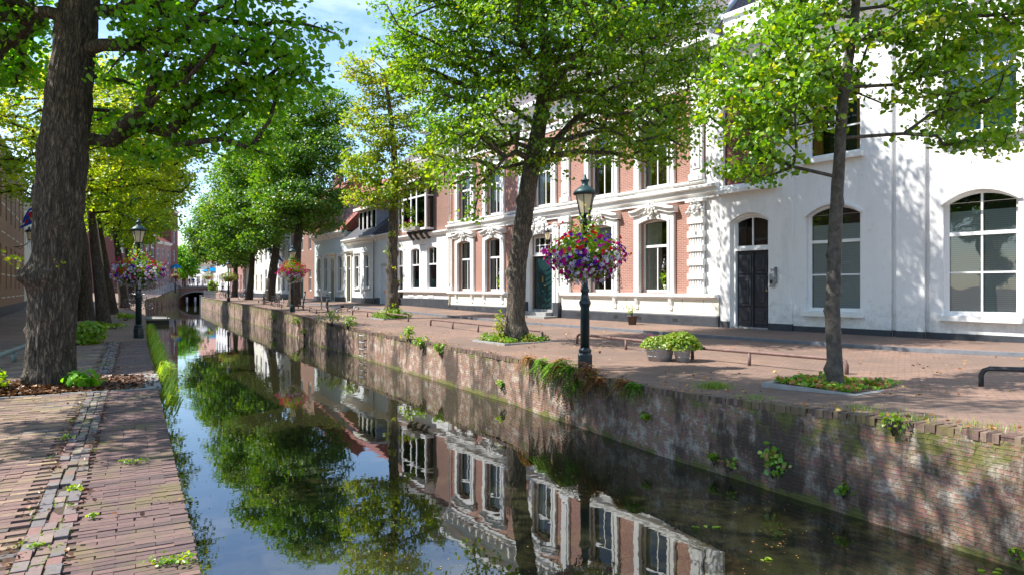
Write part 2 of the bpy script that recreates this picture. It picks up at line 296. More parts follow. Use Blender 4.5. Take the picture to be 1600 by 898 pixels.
# bark
def bark(name, c1, c2, sx=17, sz=3.2, lich=0.3, crack=0.75):
    m, nt, n, l, b = newmat(name); t = N(nt, 'ShaderNodeTexCoord'); mpn = N(nt, 'ShaderNodeMapping', Scale=(sx, sx, sz)); l.new(t.outputs['Object'], mpn.inputs[0])
    v = N(nt, 'ShaderNodeTexNoise', Scale=1.0, Detail=6.0, Roughness=0.65, Distortion=0.6); l.new(mpn.outputs[0], v.inputs['Vector'])
    r = ramp(nt, [(0.36, c1), (0.62, c2)]); l.new(v.outputs['Fac'], r.inputs['Fac'])
    n2 = N(nt, 'ShaderNodeTexNoise', Scale=4.0, Detail=8.0, Roughness=0.7); l.new(t.outputs['Object'], n2.inputs['Vector'])
    r2 = ramp(nt, [(0.6, g(0)), (0.72, g(lich))]); l.new(n2.outputs['Fac'], r2.inputs['Fac'])
    o2 = mixc(nt, r2.outputs['Color'], r.outputs['Color'], (0.22, 0.24, 0.17)); l.new(o2, b.inputs['Base Color'])
    b.inputs['Roughness'].default_value = 0.9; vo = N(nt, 'ShaderNodeTexVoronoi', Scale=1.45); vo.feature = 'DISTANCE_TO_EDGE'; dn = N(nt, 'ShaderNodeTexNoise', Scale=1.3, Detail=3.0); l.new(mpn.outputs[0], dn.inputs['Vector'])
    va = N(nt, 'ShaderNodeVectorMath', operation='MULTIPLY_ADD'); va.inputs[1].default_value = (1.8, 1.8, 1.8); l.new(dn.outputs['Color'], va.inputs[0]); l.new(mpn.outputs[0], va.inputs[2]); l.new(va.outputs[0], vo.inputs['Vector'])
    rv = ramp(nt, [(0.0, g(1-crack)), (0.22, g(1))]); l.new(vo.outputs['Distance'], rv.inputs['Fac'])
    o3 = mixc(nt, rv.outputs['Color'], tuple(x*0.45 for x in c1), o2); l.new(o3, b.inputs['Base Color'])
    ad = N(nt, 'ShaderNodeMath', operation='MULTIPLY_ADD'); ad.inputs[1].default_value = 0.8; l.new(rv.outputs['Color'], ad.inputs[0]); l.new(v.outputs['Fac'], ad.inputs[2])
    bp = N(nt, 'ShaderNodeBump', Strength=1.0, Distance=0.03); l.new(ad.outputs[0], bp.inputs['Height']); l.new(bp.outputs[0], b.inputs['Normal'])
    return m
M['bark'] = bark('furrowed lime bark', (0.038,0.030,0.023), (0.18,0.138,0.10)); M['bark_mid'] = bark('sunlit lime bark', (0.06,0.047,0.036), (0.27,0.215,0.16)); M['bark_young'] = bark('young lime bark', (0.045,0.037,0.030), (0.12,0.10,0.08), 9, 7, 0.7, 0.0)
M['twig'] = paint('twig bark', (0.05,0.038,0.028), 0.9, 0.3, 5.0)
# pavers: colour per brick
def paver_mat(name, stops, joints=None):
    m, nt, n, l, b = newmat(name); at = N(nt, 'ShaderNodeAttribute'); at.attribute_name = 'rnd'; r = ramp(nt, stops); l.new(at.outputs['Fac'], r.inputs['Fac'])
    t = N(nt, 'ShaderNodeTexCoord'); ns = N(nt, 'ShaderNodeTexNoise', Scale=30.0, Detail=5.0, Roughness=0.7); l.new(t.outputs['Object'], ns.inputs['Vector'])
    o = mixc(nt, 0.6, r.outputs['Color'], ns.outputs['Fac'], 'OVERLAY')
    n2 = N(nt, 'ShaderNodeTexNoise', Scale=1.6, Detail=9.0, Roughness=0.75); l.new(t.outputs['Object'], n2.inputs['Vector'])
    r2 = ramp(nt, [(0.50, g(0)), (0.64, g(0.7))]); l.new(n2.outputs['Fac'], r2.inputs['Fac']); o = mixc(nt, r2.outputs['Color'], o, (0.17, 0.145, 0.035))
    n3 = N(nt, 'ShaderNodeTexNoise', Scale=0.55, Detail=4.0, Roughness=0.6); l.new(t.outputs['Object'], n3.inputs['Vector'])
    r3 = ramp(nt, [(0.4, g(0)), (0.62, g(0.45))]); l.new(n3.outputs['Fac'], r3.inputs['Fac']); o = mixc(nt, r3.outputs['Color'], o, (0.09, 0.07, 0.065))
    l.new(o, b.inputs['Base Color']); b.inputs['Roughness'].default_value = 0.75
    bp = N(nt, 'ShaderNodeBump', Strength=0.6, Distance=0.006); l.new(ns.outputs['Fac'], bp.inputs['Height']); l.new(bp.outputs[0], b.inputs['Normal'])
    return m
M['paver'] = paver_mat('clinker pavers', [(0, (0.12,0.07,0.065)), (0.3, (0.20,0.115,0.095)), (0.6, (0.28,0.18,0.13)), (0.85, (0.37,0.27,0.15)), (0.93, (0.19,0.19,0.22)), (1, (0.11,0.09,0.09))])
M['paver_edge'] = paver_mat('dark red edge clinkers', [(0, (0.08,0.048,0.05)), (0.5, (0.15,0.08,0.075)), (1, (0.23,0.13,0.11))])
M['sett'] = paver_mat('stone setts', [(0, (0.14,0.13,0.14)), (0.5, (0.20,0.17,0.16)), (0.8, (0.24,0.12,0.11)), (1, (0.30,0.26,0.20))])
M['copings'] = paver_mat('coping bricks', [(0, (0.08,0.05,0.042)), (0.5, (0.15,0.085,0.068)), (1, (0.22,0.15,0.11))])
# big ground
def ground_mat():
    m, nt, n, l, b = newmat('brick street'); t = N(nt, 'ShaderNodeTexCoord'); mpn = N(nt, 'ShaderNodeMapping', Rotation=(0, 0, R(30)))
    l.new(t.outputs['Object'], mpn.inputs[0])
    nd = N(nt, 'ShaderNodeTexNoise', Scale=2.0, Detail=2.0); l.new(t.outputs['Object'], nd.inputs['Vector']); mv = N(nt, 'ShaderNodeMix'); mv.data_type = 'VECTOR'; mv.inputs['Factor'].default_value = 0.04
    l.new(mpn.outputs[0], mv.inputs['A']); l.new(nd.outputs['Color'], mv.inputs['B'])
    bt = N(nt, 'ShaderNodeTexBrick'); bt.inputs['Color1'].default_value = (0.34,0.205,0.145,1); bt.inputs['Color2'].default_value = (0.21,0.122,0.088,1); bt.inputs['Mortar'].default_value = (0.13,0.10,0.08,1)
    bt.inputs['Scale'].default_value = 1; bt.inputs['Mortar Size'].default_value = 0.006; bt.inputs['Brick Width'].default_value = 0.2; bt.inputs['Row Height'].default_value = 0.052; l.new(mv.outputs['Result'] if False else mv.outputs[1], bt.inputs['Vector'])
    n1 = N(nt, 'ShaderNodeTexNoise', Scale=0.35, Detail=7.0, Roughness=0.65); l.new(t.outputs['Object'], n1.inputs['Vector']); r1 = ramp(nt, [(0.42, g(0)), (0.6, g(0.75))]); l.new(n1.outputs['Fac'], r1.inputs['Fac'])
    o = mixc(nt, r1.outputs['Color'], bt.outputs['Color'], (0.15, 0.105, 0.08))
    n2 = N(nt, 'ShaderNodeTexNoise', Scale=1.4, Detail=10.0, Roughness=0.8); l.new(t.outputs['Object'], n2.inputs['Vector']); r2 = ramp(nt, [(0.58, g(0)), (0.72, g(0.6))]); l.new(n2.outputs['Fac'], r2.inputs['Fac'])
    o = mixc(nt, r2.outputs['Color'], o, (0.13, 0.10, 0.035))
    l.new(o, b.inputs['Base Color']); b.inputs['Roughness'].default_value = 0.8
    bp = N(nt, 'ShaderNodeBump', Strength=0.7, Distance=0.01); bp.invert = True; l.new(bt.outputs['Fac'], bp.inputs['Height'])
    bp2 = N(nt, 'ShaderNodeBump', Strength=0.5, Distance=0.05); l.new(n2.outputs['Fac'], bp2.inputs['Height']); l.new(bp.outputs[0], bp2.inputs['Normal']); l.new(bp2.outputs[0], b.inputs['Normal'])
    return m
M['ground'] = ground_mat()
def quay_mat():
    m, nt, n, l, b = newmat('old quay brickwork'); t = N(nt, 'ShaderNodeTexCoord'); uv = t.outputs['UV']
    nd = N(nt, 'ShaderNodeTexNoise', Scale=3.0, Detail=2.0); l.new(uv, nd.inputs['Vector'])
    ma = N(nt, 'ShaderNodeVectorMath', operation='MULTIPLY_ADD'); ma.inputs[1].default_value = (0.07,0.06,0.0); l.new(nd.outputs['Color'], ma.inputs[0]); l.new(uv, ma.inputs[2])
    bt = N(nt, 'ShaderNodeTexBrick'); bt.inputs['Color1'].default_value = (0.36,0.175,0.115,1); bt.inputs['Color2'].default_value = (0.27,0.16,0.12,1); bt.inputs['Mortar'].default_value = (0.26,0.20,0.145,1)
    bt.inputs['Scale'].default_value = 1; bt.inputs['Mortar Size'].default_value = 0.010; bt.inputs['Brick Width'].default_value = 0.165; bt.inputs['Row Height'].default_value = 0.048; bt.inputs['Mortar Smooth'].default_value = 0.5; l.new(ma.outputs[0], bt.inputs['Vector'])
    # per-brick grime and white lichen
    nb = N(nt, 'ShaderNodeTexNoise', Scale=9.0, Detail=8.0, Roughness=0.75); l.new(uv, nb.inputs['Vector'])
    o = mixc(nt, 0.75, bt.outputs['Color'], nb.outputs['Color'], 'OVERLAY')
    nl = N(nt, 'ShaderNodeTexNoise', Scale=3.2, Detail=9.0, Roughness=0.8); l.new(uv, nl.inputs['Vector']); rl = ramp(nt, [(0.50, g(0)), (0.58, g(0.85))]); l.new(nl.outputs['Fac'], rl.inputs['Fac'])
    o = mixc(nt, rl.outputs['Color'], o, (0.54, 0.47, 0.38))
    mps = N(nt, 'ShaderNodeMapping', Scale=(1.1, 0.4, 1)); l.new(uv, mps.inputs[0])
    ns = N(nt, 'ShaderNodeTexNoise', Scale=1.0, Detail=9.0, Roughness=0.72); l.new(mps.outputs[0], ns.inputs['Vector']); rs = ramp(nt, [(0.46, g(0)), (0.56, g(0.88))]); l.new(ns.outputs['Fac'], rs.inputs['Fac'])
    o = mixc(nt, rs.outputs['Color'], o, (0.045, 0.030, 0.020))
    # moss: near the top, and a wet green band at the waterline
    sp = N(nt, 'ShaderNodeSeparateXYZ'); l.new(t.outputs['Object'], sp.inputs[0])
    nm = N(nt, 'ShaderNodeTexNoise', Scale=2.6, Detail=9.0, Roughness=0.75); l.new(uv, nm.inputs['Vector'])
    top = N(nt, 'ShaderNodeMapRange'); top.inputs['From Min'].default_value = -0.65; top.inputs['From Max'].default_value = 0.1; top.inputs['To Max'].default_value = 0.20; l.new(sp.outputs[2], top.inputs['Value'])
    bot = N(nt, 'ShaderNodeMapRange'); bot.inputs['From Min'].default_value = WATER+0.16; bot.inputs['From Max'].default_value = WATER+0.04; bot.inputs['To Max'].default_value = 0.2; l.new(sp.outputs[2], bot.inputs['Value'])
    a1 = N(nt, 'ShaderNodeMath', operation='ADD'); l.new(top.outputs[0], a1.inputs[0]); l.new(bot.outputs[0], a1.inputs[1]); a2 = N(nt, 'ShaderNodeMath', operation='ADD'); l.new(a1.outputs[0], a2.inputs[0]); l.new(nm.outputs['Fac'], a2.inputs[1])
    rm = ramp(nt, [(0.63, g(0)), (0.72, g(0.85))]); l.new(a2.outputs[0], rm.inputs['Fac']); o = mixc(nt, rm.outputs['Color'], o, (0.13, 0.14, 0.025))
    l.new(o, b.inputs['Base Color']); b.inputs['Roughness'].default_value = 0.9
    bp = N(nt, 'ShaderNodeBump', Strength=0.9, Distance=0.012); bp.invert = True; l.new(bt.outputs['Fac'], bp.inputs['Height']); bp2 = N(nt, 'ShaderNodeBump', Strength=0.8, Distance=0.03); l.new(nb.outputs['Fac'], bp2.inputs['Height']); l.new(bp.outputs[0], bp2.inputs['Normal']); l.new(bp2.outputs[0], b.inputs['Normal'])
    return m
M['quay'] = quay_mat()
def water_mat():
    m, nt, n, l, b = newmat('canal water'); out = n['Material Output']; n.remove(b); t = N(nt, 'ShaderNodeTexCoord')
    d = N(nt, 'ShaderNodeBsdfDiffuse'); d.inputs[0].default_value = (0.020, 0.020, 0.008, 1); gl = N(nt, 'ShaderNodeBsdfGlossy', Roughness=0.012)
    gl.inputs[0].default_value = (0.95, 0.97, 1, 1); fr = N(nt, 'ShaderNodeFresnel', IOR=2.2); mxs = N(nt, 'ShaderNodeMixShader')
    n1 = N(nt, 'ShaderNodeTexNoise', Scale=1.3, Detail=2.0, Roughness=0.5); l.new(t.outputs['Object'], n1.inputs['Vector'])
    n2 = N(nt, 'ShaderNodeTexNoise', Scale=5.5, Detail=2.0, Roughness=0.5); l.new(t.outputs['Object'], n2.inputs['Vector'])
    b1 = N(nt, 'ShaderNodeBump', Strength=0.035, Distance=0.05); l.new(n1.outputs['Fac'], b1.inputs['Height']); b2 = N(nt, 'ShaderNodeBump', Strength=0.02, Distance=0.02); l.new(n2.outputs['Fac'], b2.inputs['Height']); l.new(b1.outputs[0], b2.inputs['Normal'])
    l.new(b2.outputs[0], gl.inputs['Normal']); l.new(b2.outputs[0], fr.inputs['Normal'])
    l.new(fr.outputs[0], mxs.inputs[0]); l.new(d.outputs[0], mxs.inputs[1]); l.new(gl.outputs[0], mxs.inputs[2]); l.new(mxs.outputs[0], out.inputs[0])
    return m
M['water'] = water_mat()
# ------------------------------------------------------------------ terrain: two banks and the canal between them
U = np.array((-0.5, 0.866)); NN = np.array((0.866, 0.5))
RE = np.array([(22,-26),(12.2,-8.5),(8.2,-1),(6.0,3.9),(4.76,6.35),(3.89,7.97),(2.47,10.5),(0,15.5),(-3.2,21.2),(-8.5,30.6),(-12.9,39),(-26.9,64.3),(-41,90),(-49.5,113)], float)
RZ = np.interp(RE @ U, [3.1, 4.9, 7.9, 24, 31, 40, 69, 98, 124], [0.2, 0.13, 0, 0, 0.06, 0.2, 0.3, 0.3, 1.5])
LE = np.array([(16.2,-28.6),(1.9,-2.8),(-0.46,1.5),(-1.738,3.8),(-3.9,7.7),(-10.9,20.35),(-27.4,51),(-42.5,79),(-48.5,95),(-55,113)], float)
LZ = np.interp(LE @ U, [60, 88, 100, 124], [0, 0.17, 0.5, 1.5])
def gz(x, y):
    a = x*U[0] + y*U[1]; n = x*NN[0] + y*NN[1]
    if n > 4:
        z = float(np.interp(a, [3.1, 4.9, 7.9, 24, 31, 40, 69, 98, 124], [0.2, 0.13, 0, 0, 0.06, 0.2, 0.3, 0.3, 1.5]))
        return z + 0.021*min(max(n - 8, 0), 9.5)
    return float(np.interp(a, [60, 88, 100, 124], [0, 0.17, 0.5, 1.5]))
def at(px, py):                       # a point of the ground seen at a pixel of the photograph
    z = 0.0
    for _ in range(12):
        Y = F*(1.6 - z)/(py - 449.0); X = (px - 800)/F*Y; z = 0.5*z + 0.5*gz(X, Y)
    return Vector((X, Y, gz(X, Y)))
def inpl(px, py, Y): return Vector(((px-800)/F*Y, Y, 1.6 - (py-449)/F*Y))
def resample(P, Z, step):
    d = np.r_[0, np.cumsum(np.linalg.norm(np.diff(P, axis=0), axis=1))]; s = np.arange(0, d[-1], step); s = np.r_[s, d[-1]]
    return np.c_[np.interp(s, d, P[:,0]), np.interp(s, d, P[:,1])], np.interp(s, d, Z), s
def bank(name, P, side, offs):
    Q, Z, s = resample(P, np.zeros(len(P)), 1.5); vs = []; m = len(offs)
    for i, (x, y) in enumerate(Q):
        for o in offs:
            X, Y = x + NN[0]*o*side, y + NN[1]*o*side; vs.append((X, Y, gz(X, Y) if not (side > 0 and o < 0.01) else gz(X, Y)))
    fs = [((i*m+j), (i*m+j+1), ((i+1)*m+j+1), ((i+1)*m+j)) for i in range(len(Q)-1) for j in range(m-1)]
    o = MB().add(vs, fs, 0, True).build(name, M['ground'], fix=False)
    bm = bmesh.new(); bm.from_mesh(o.data)
    for f in bm.faces:
        if f.normal.z < 0: f.normal_flip()
    bm.to_mesh(o.data); bm.free(); return tag(o, kind='structure')
offs = [0, .3, 1, 2, 3, 4, 5, 6, 7, 8, 9, 9.5, 12, 20, 60, 250, 900]
bank('ground', RE, 1, offs); bank('ground', LE, -1, offs)
# land beyond the bridge and behind the canal's near end, one sheet each
def sheet(name, pts, mat, kind='structure'):
    o = MB().add(pts, [tuple(range(len(pts)))]).build(name, mat, fix=False)
    if o.data.polygons[0].normal.z < 0: o.data.flip_normals()
    return tag(o, kind=kind)
sheet('ground', [(-52.25-800*.9, 113-700*.2, 1.49), (-52.25-3000, 3000, 1.49), (3000, 3000, 1.49), (-52.2+900, 113+500, 1.49), (-49.5,113,1.49), (-55,113,1.49)], M['ground'])
wv = [(40,-40), (-10,-40), (-70,113.5), (-30,113.5)]
o = MB().add([(60,-40,WATER), (-30,-40,WATER), (-90,140,WATER), (-20,140,WATER)], [(0,1,2,3)]).build('water', M['water'], fix=False)
if o.data.polygons[0].normal.z < 0: o.data.flip_normals()
tag(o, kind='structure')
# quay walls
def quay(P, Z, side, name, label, step=0.5, top_off=0.0):
    Q, ZZ, s = resample(P, Z, step); rows = 9; vs = []; uvs = []
    for i, (x, y) in enumerate(Q):
        zt = gz(x + NN[0]*0.05*side, y + NN[1]*0.05*side) - top_off
        for j in range(rows):
            z = -1.5 + (zt + 1.5)*j/(rows-1)
            wob = 0.05*noise.noise(Vector((s[i]*0.6, z*1.2, side*5))) + 0.015*noise.noise(Vector((s[i]*3, z*4, side*5)))
            if j == rows-1: wob *= 0.4
            wob += -0.05*(1-j/(rows-1))
            vs.append((x + NN[0]*side*(wob), y + NN[1]*side*(wob), z)); uvs.append((s[i], z))
    fs = [((i*rows+j), (i*rows+j+1), ((i+1)*rows+j+1), ((i+1)*rows+j)) for i in range(len(Q)-1) for j in range(rows-1)]
    me = bpy.data.meshes.new(name); me.from_pydata(vs, [], fs); me.materials.append(M['quay']); me.polygons.foreach_set('use_smooth', [True]*len(fs))
    uvl = me.uv_layers.new(name='UVMap')
    for lp in me.loops: uvl.data[lp.index].uv = uvs[lp.vertex_index]
    if side > 0: me.flip_normals()
    o = bpy.data.objects.new(name, me); col.objects.link(o); return tag(o, label, 'quay wall')
quay(RE, RZ, 1, 'quay_wall', 'long brick quay wall with dark stains and moss under the right hand street', 0.4, 0.05)
quay(LE, LZ, -1, 'quay_wall', 'brick quay wall of the left bank with grass hanging over it', 0.5, 0.05)
# coping bricks along both edges
def bricks(name, centres, ang, half, height, mat, label=None, cat=None, kind='structure', jit=0.004, tilt=0.012, rnd=None, ztop=None):
    C = np.asarray(centres, float); n = len(C); ang = np.broadcast_to(ang, (n,)).astype(float) + RNG.normal(0, 0.012, n)
    hx, hy = half; hx = hx*(1 + RNG.normal(0, 0.02, n)); hy = hy*(1 + RNG.normal(0, 0.05, n)); zt = C[:,2] + RNG.normal(0, jit, n)
    tx, ty = RNG.normal(0, tilt, n), RNG.normal(0, tilt, n); V = np.zeros((n, 8, 3)); k = 0; ca, sa = np.cos(ang), np.sin(ang); bev = 0.965
    for lay in (0, 1):
        for (a, b) in ((-1,-1),(1,-1),(1,1),(-1,1)):
            q = bev if lay else 1.0; A = a*(hx - (0.0006 if lay else 0)); B = b*(hy - (0.0022 if lay else 0))
            V[:,k,0] = C[:,0] + A*ca - B*sa; V[:,k,1] = C[:,1] + A*sa + B*ca; V[:,k,2] = (zt + A*tx + B*ty) if lay else zt - height; k += 1
    fq = np.array([(4,5,6,7),(0,1,5,4),(1,2,6,5),(2,3,7,6),(3,0,4,7)]); Q = (np.arange(n)[:,None,None]*8 + fq[None]).reshape(-1, 4)
    r = RNG.random(n) if rnd is None else rnd
    o = np_mesh(name, V.reshape(-1, 3), Q, mat, attrs={'rnd': np.repeat(r, 5)}); return tag(o, label, cat, kind=kind)
Q, ZZ, s = resample(RE, RZ, 0.06); cs = []; an = []
for i in range(1, len(Q)-1):
    x, y = Q[i]; a = (Q[i] @ U)
    if not (0 < a < 70): continue
    d = Q[i+1]-Q[i-1]; t = math.atan2(d[1], d[0]); nx, ny = math.sin(t), -math.cos(t)     # towards the bank
    cs.append((x + nx*0.075 + RNG.normal(0, .008), y + ny*0.075, gz(x + .2, y) + 0.004)); an.append(t)
bricks('coping', cs, an, (0.0285, 0.085), 0.09, M['copings'], jit=.004, tilt=.008)
# left bank pavement, brick by brick, in the quay's own frame
LO = np.array((-1.738, 3.8)); lu = np.array((-0.4845, 0.8748)); ln = np.array((0.8748, 0.4845)); la = math.atan2(ln[1], ln[0])
def lp(n, a, z): p = LO + ln*n + lu*a; return (p[0], p[1], z)
cs = []; rn = []
r = 0; a = -1.6
while a < 19:                                    # edge strip: rows square to the canal
    off = 0.105 if r % 2 else 0
    rr_ = RNG.random()
    for n in np.arange(-0.10 - off, -0.66, -0.213): rn.append(.6*rr_ + .4*RNG.random()); cs.append(lp(n + RNG.normal(0, .004), a, 0.022 + 0.006*noise.noise(Vector((n*2, a*2, 0)))))
    a += 0.064; r += 1
bricks('edge_paving', [lp(-0.05, -1.6 + .064*k, .021) for k in range(1, 322, 2)], la, (0.0535, 0.0305), 0.08, M['paver_edge'], tilt=.002)
bricks('edge_paving', cs, la, (0.1062, 0.0305), 0.08, M['paver_edge'], tilt=.002, jit=.0018, rnd=np.array(rn))
cs = []; rn = []
a = -1.6
while a < 19:                                    # sett gutter, three files
    for k, n in enumerate((-0.715, -0.80, -0.885)):
        aa = a + (k % 2)*0.08; cs.append(lp(n + RNG.normal(0, .006), aa + RNG.normal(0, .008), 0.02 + 0.008*(k != 1) + RNG.normal(0, .004)))
    a += 0.165
bricks('gutter', cs, la, (0.038, 0.078), 0.08, M['sett'], tilt=0.02)
cs = []; rn = []; r = 0; a = -1.8
while a < 19:
    off = 0.11 if r % 2 else 0
    for n in np.arange(-1.04 - off, -6.6, -0.222):
        wob = 0.10*noise.noise(Vector((n*0.6, a*0.35, 3))) ; p = lp(n, a + wob, 0)
        if -0.8 < (a-7.5)*1 < 1.0 and n < -1.9 + 0 and (Vector((p[0], p[1])) - Vector((-7.35, 10.9))).length < 1.5: continue
        dtree = (Vector((p[0], p[1])) - Vector((-7.35, 10.9)))
        if abs(dtree.dot(Vector(lu))) < 0.95 and -1.5 < dtree.dot(Vector(ln)) < 1.3: continue
        rn.append(min(1, max(0, .5 + .9*noise.noise(Vector((n*1.2, a*9, 5))) + RNG.normal(0, .16)))); cs.append((p[0], p[1], 0.022 + 0.02*noise.noise(Vector((n*0.8, a*0.8, 1)))))
    a += 0.073; r += 1
bricks('pavement', cs, la, (0.1108, 0.0355), 0.07, M['paver'], tilt=0.003, jit=.002, rnd=np.array(rn))
# soil sheet lying in the joints
sheet('soil', [lp(0.0, -1.8, 0.010), lp(0.0, 19.2, 0.010), lp(-7, 19.2, 0.010), lp(-7, -1.8, 0.010)], M['soil'])
# pale stone border of the near tree pit
cs = []; tp = Vector((-7.35, 10.9))
for a in (-0.98, 1.0):
    for n in np.arange(-1.5, 1.4, 0.31):
        p = tp + Vector(lu)*a + Vector(ln)*n; cs.append((p.x, p.y, 0.03))
bricks('tree_pit_border', cs, la, (0.15, 0.055), 0.08, M['stone'])
cs = [(*(tp + Vector(lu)*a + Vector(ln)*1.42), 0.03) for a in np.arange(-.9, 1.0, 0.2)]
bricks('tree_pit_border', [(c[0], c[1], c[2]) for c in cs], la, (0.11, 0.09), 0.08, M['stone'])
# right bank: kerb of the raised footway along the houses, a mown line of slabs
def strip(name, P, w, z0, h, mat, kind='structure'):
    P = [Vector((p[0], p[1])) for p in P]; mb = MB(); vs = []
    for i, p in enumerate(P):
        d = (P[min(i+1, len(P)-1)] - P[max(i-1, 0)]).normalized(); q = Vector((-d.y, d.x))*w/2
        g0 = gz(p.x, p.y) + z0; vs += [(p.x-q.x, p.y-q.y, g0-0.1), (p.x+q.x, p.y+q.y, g0-0.1), (p.x+q.x, p.y+q.y, g0+h), (p.x-q.x, p.y-q.y, g0+h)]
    fs = []
    for i in range(len(P)-1):
        for k in range(4): fs.append((i*4+k, i*4+(k+1) % 4, (i+1)*4+(k+1) % 4, (i+1)*4+k))
    return tag(mb.add(vs, fs).build(name, mat), kind=kind)
FB, TB = Vector((6.92, 22.7)), Vector((.552, -.834)); FW, TW = Vector((6.95, 22.7)), Vector((.59, -.807))
nB = Vector((-.834, -.552)); nW = Vector((-.807, -.59))
foot = [FB + TB*t + nB*2.55 for t in range(-42, 1, 2)] + [FW + TW*t + nW*2.6 for t in range(1, 22, 2)]
strip('kerb', foot, 0.14, 0, 0.085, M['bluestone'])
mb = MB(); vs = []; inn = [FB + TB*t + nB*(-0.1) for t in range(-42, 1, 2)] + [FW + TW*t + nW*(-.1) for t in range(1, 22, 2)]
for p, q in zip(foot, inn): vs += [(p.x, p.y, gz(p.x, p.y) + 0.075), (q.x, q.y, gz(q.x, q.y) + 0.10)]
o = mb.add(vs, [(2*i, 2*i+1, 2*i+3, 2*i+2) for i in range(len(foot)-1)]).build('footway', M['ground'], fix=False)
if o.data.polygons[0].normal.z < 0: o.data.flip_normals()
tag(o, kind='structure')
lk = [Vector(lp(-7.6, a, 0)[:2]) for a in np.arange(-2, 110, 3)]
strip('kerb', [p for p in lk if p.y < 105], 0.14, 0, 0.09, M['bluestone'])
# tree pits on the right bank
def pit(c, half, ang):
    mb = MB(); c = Vector(c)
    for k in range(4):
        a = ang + k*math.pi/2; d = Vector((math.cos(a), math.sin(a))); p = Vector((c.x, c.y)) + d*half; mb.obox(p, a, 0.05, half+0.05 - (0.1 if k % 2 else 0), c.z-0.05, c.z+0.032)
    tag(mb.build('tree_pit_border', M['stone']), kind='structure')
    mb = MB(); mb.obox((c.x, c.y), ang, half-0.06, half-0.06, c.z-0.05, c.z+0.03); tag(mb.build('soil', M['soil']), kind='structure')
PA = math.atan2(TB.y, TB.x)
T1 = at(1307, 603); T2 = at(805, 533); T3 = at(614, 497)
pit((T1.x, T1.y, T1.z), 0.72, PA); pit((T2.x-.05, T2.y, T2.z), 0.82, PA); pit((T3.x, T3.y, T3.z), 0.8, PA)

# ------------------------------------------------------------------ buildings
def frame_root(name, O, T, label, cat='house', z=0.0):
    return empty(name, (O.x, O.y, z), math.atan2(T.y, T.x), label, cat)
def arch_pts(x0, x1, z0, zs, rise, n=9):      # opening outline, anticlockwise; top is a segment arch
    p = [(x0, z0), (x1, z0), (x1, zs)]
    if rise > 0.001:
        for i in range(1, n):
            t = i/n; x = x1 + (x0-x1)*t; p.append((x, zs + rise*(1-(2*t-1)**2)))
    p.append((x0, zs)); return p
def wall(root, name, mat, x0, x1, z0, z1, holes, y=0.0, th=0.3, top=None):
    outer = [(x0, z0), (x1, z0)] + (top if top else [(x1, z1), (x0, z1)]); rings = [outer] + holes
    tris = tessellate_polygon([[Vector((a, b, 0)) for a, b in r] for r in rings]); flat_ = [p for r in rings for p in r]; n = len(flat_)
    vs = [(a, y, b) for a, b in flat_] + [(a, y+th, b) for a, b in flat_]; fs = []
    for t in tris:
        a, b, c = [Vector((flat_[i][0], flat_[i][1])) for i in t]
        if (b-a).cross(c-a) < 0: t = (t[0], t[2], t[1])
        fs.append(tuple(t))
    mb = MB(); mb.add(vs, fs)
    k = 0
    for ri, r in enumerate(rings):
        m = len(r)
        for i in range(m):
            q = (k+i, k+(i+1) % m, k+(i+1) % m+n, k+i+n)
            mb.f.append(list(q) if ri else list(q[::-1])); mb.m.append(0); mb.sm.append(False)
        k += m
    return mb.build(name, mat, root, fix=False)
def shell(root, x0, x1, z0, z1, depth, mat, dark_y=1.0, name='body'):   # side and back walls plus a near-black block imitating unlit rooms behind the glass
    mb = MB(); mb.box(x0, x0+0.25, 0.302, depth, z0, z1); mb.box(x1-0.25, x1, 0.302, depth, z0, z1); mb.box(x0+.252, x1-.252, depth-0.25, depth-.002, z0, z1); mb.build('side_wall', mat, root)
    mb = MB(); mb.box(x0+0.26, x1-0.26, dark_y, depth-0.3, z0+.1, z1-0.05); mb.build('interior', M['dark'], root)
def pane_mesh(pts, y): n = len(pts); return MB().add([(a, y, b) for a, b in pts], [tuple(range(n))])
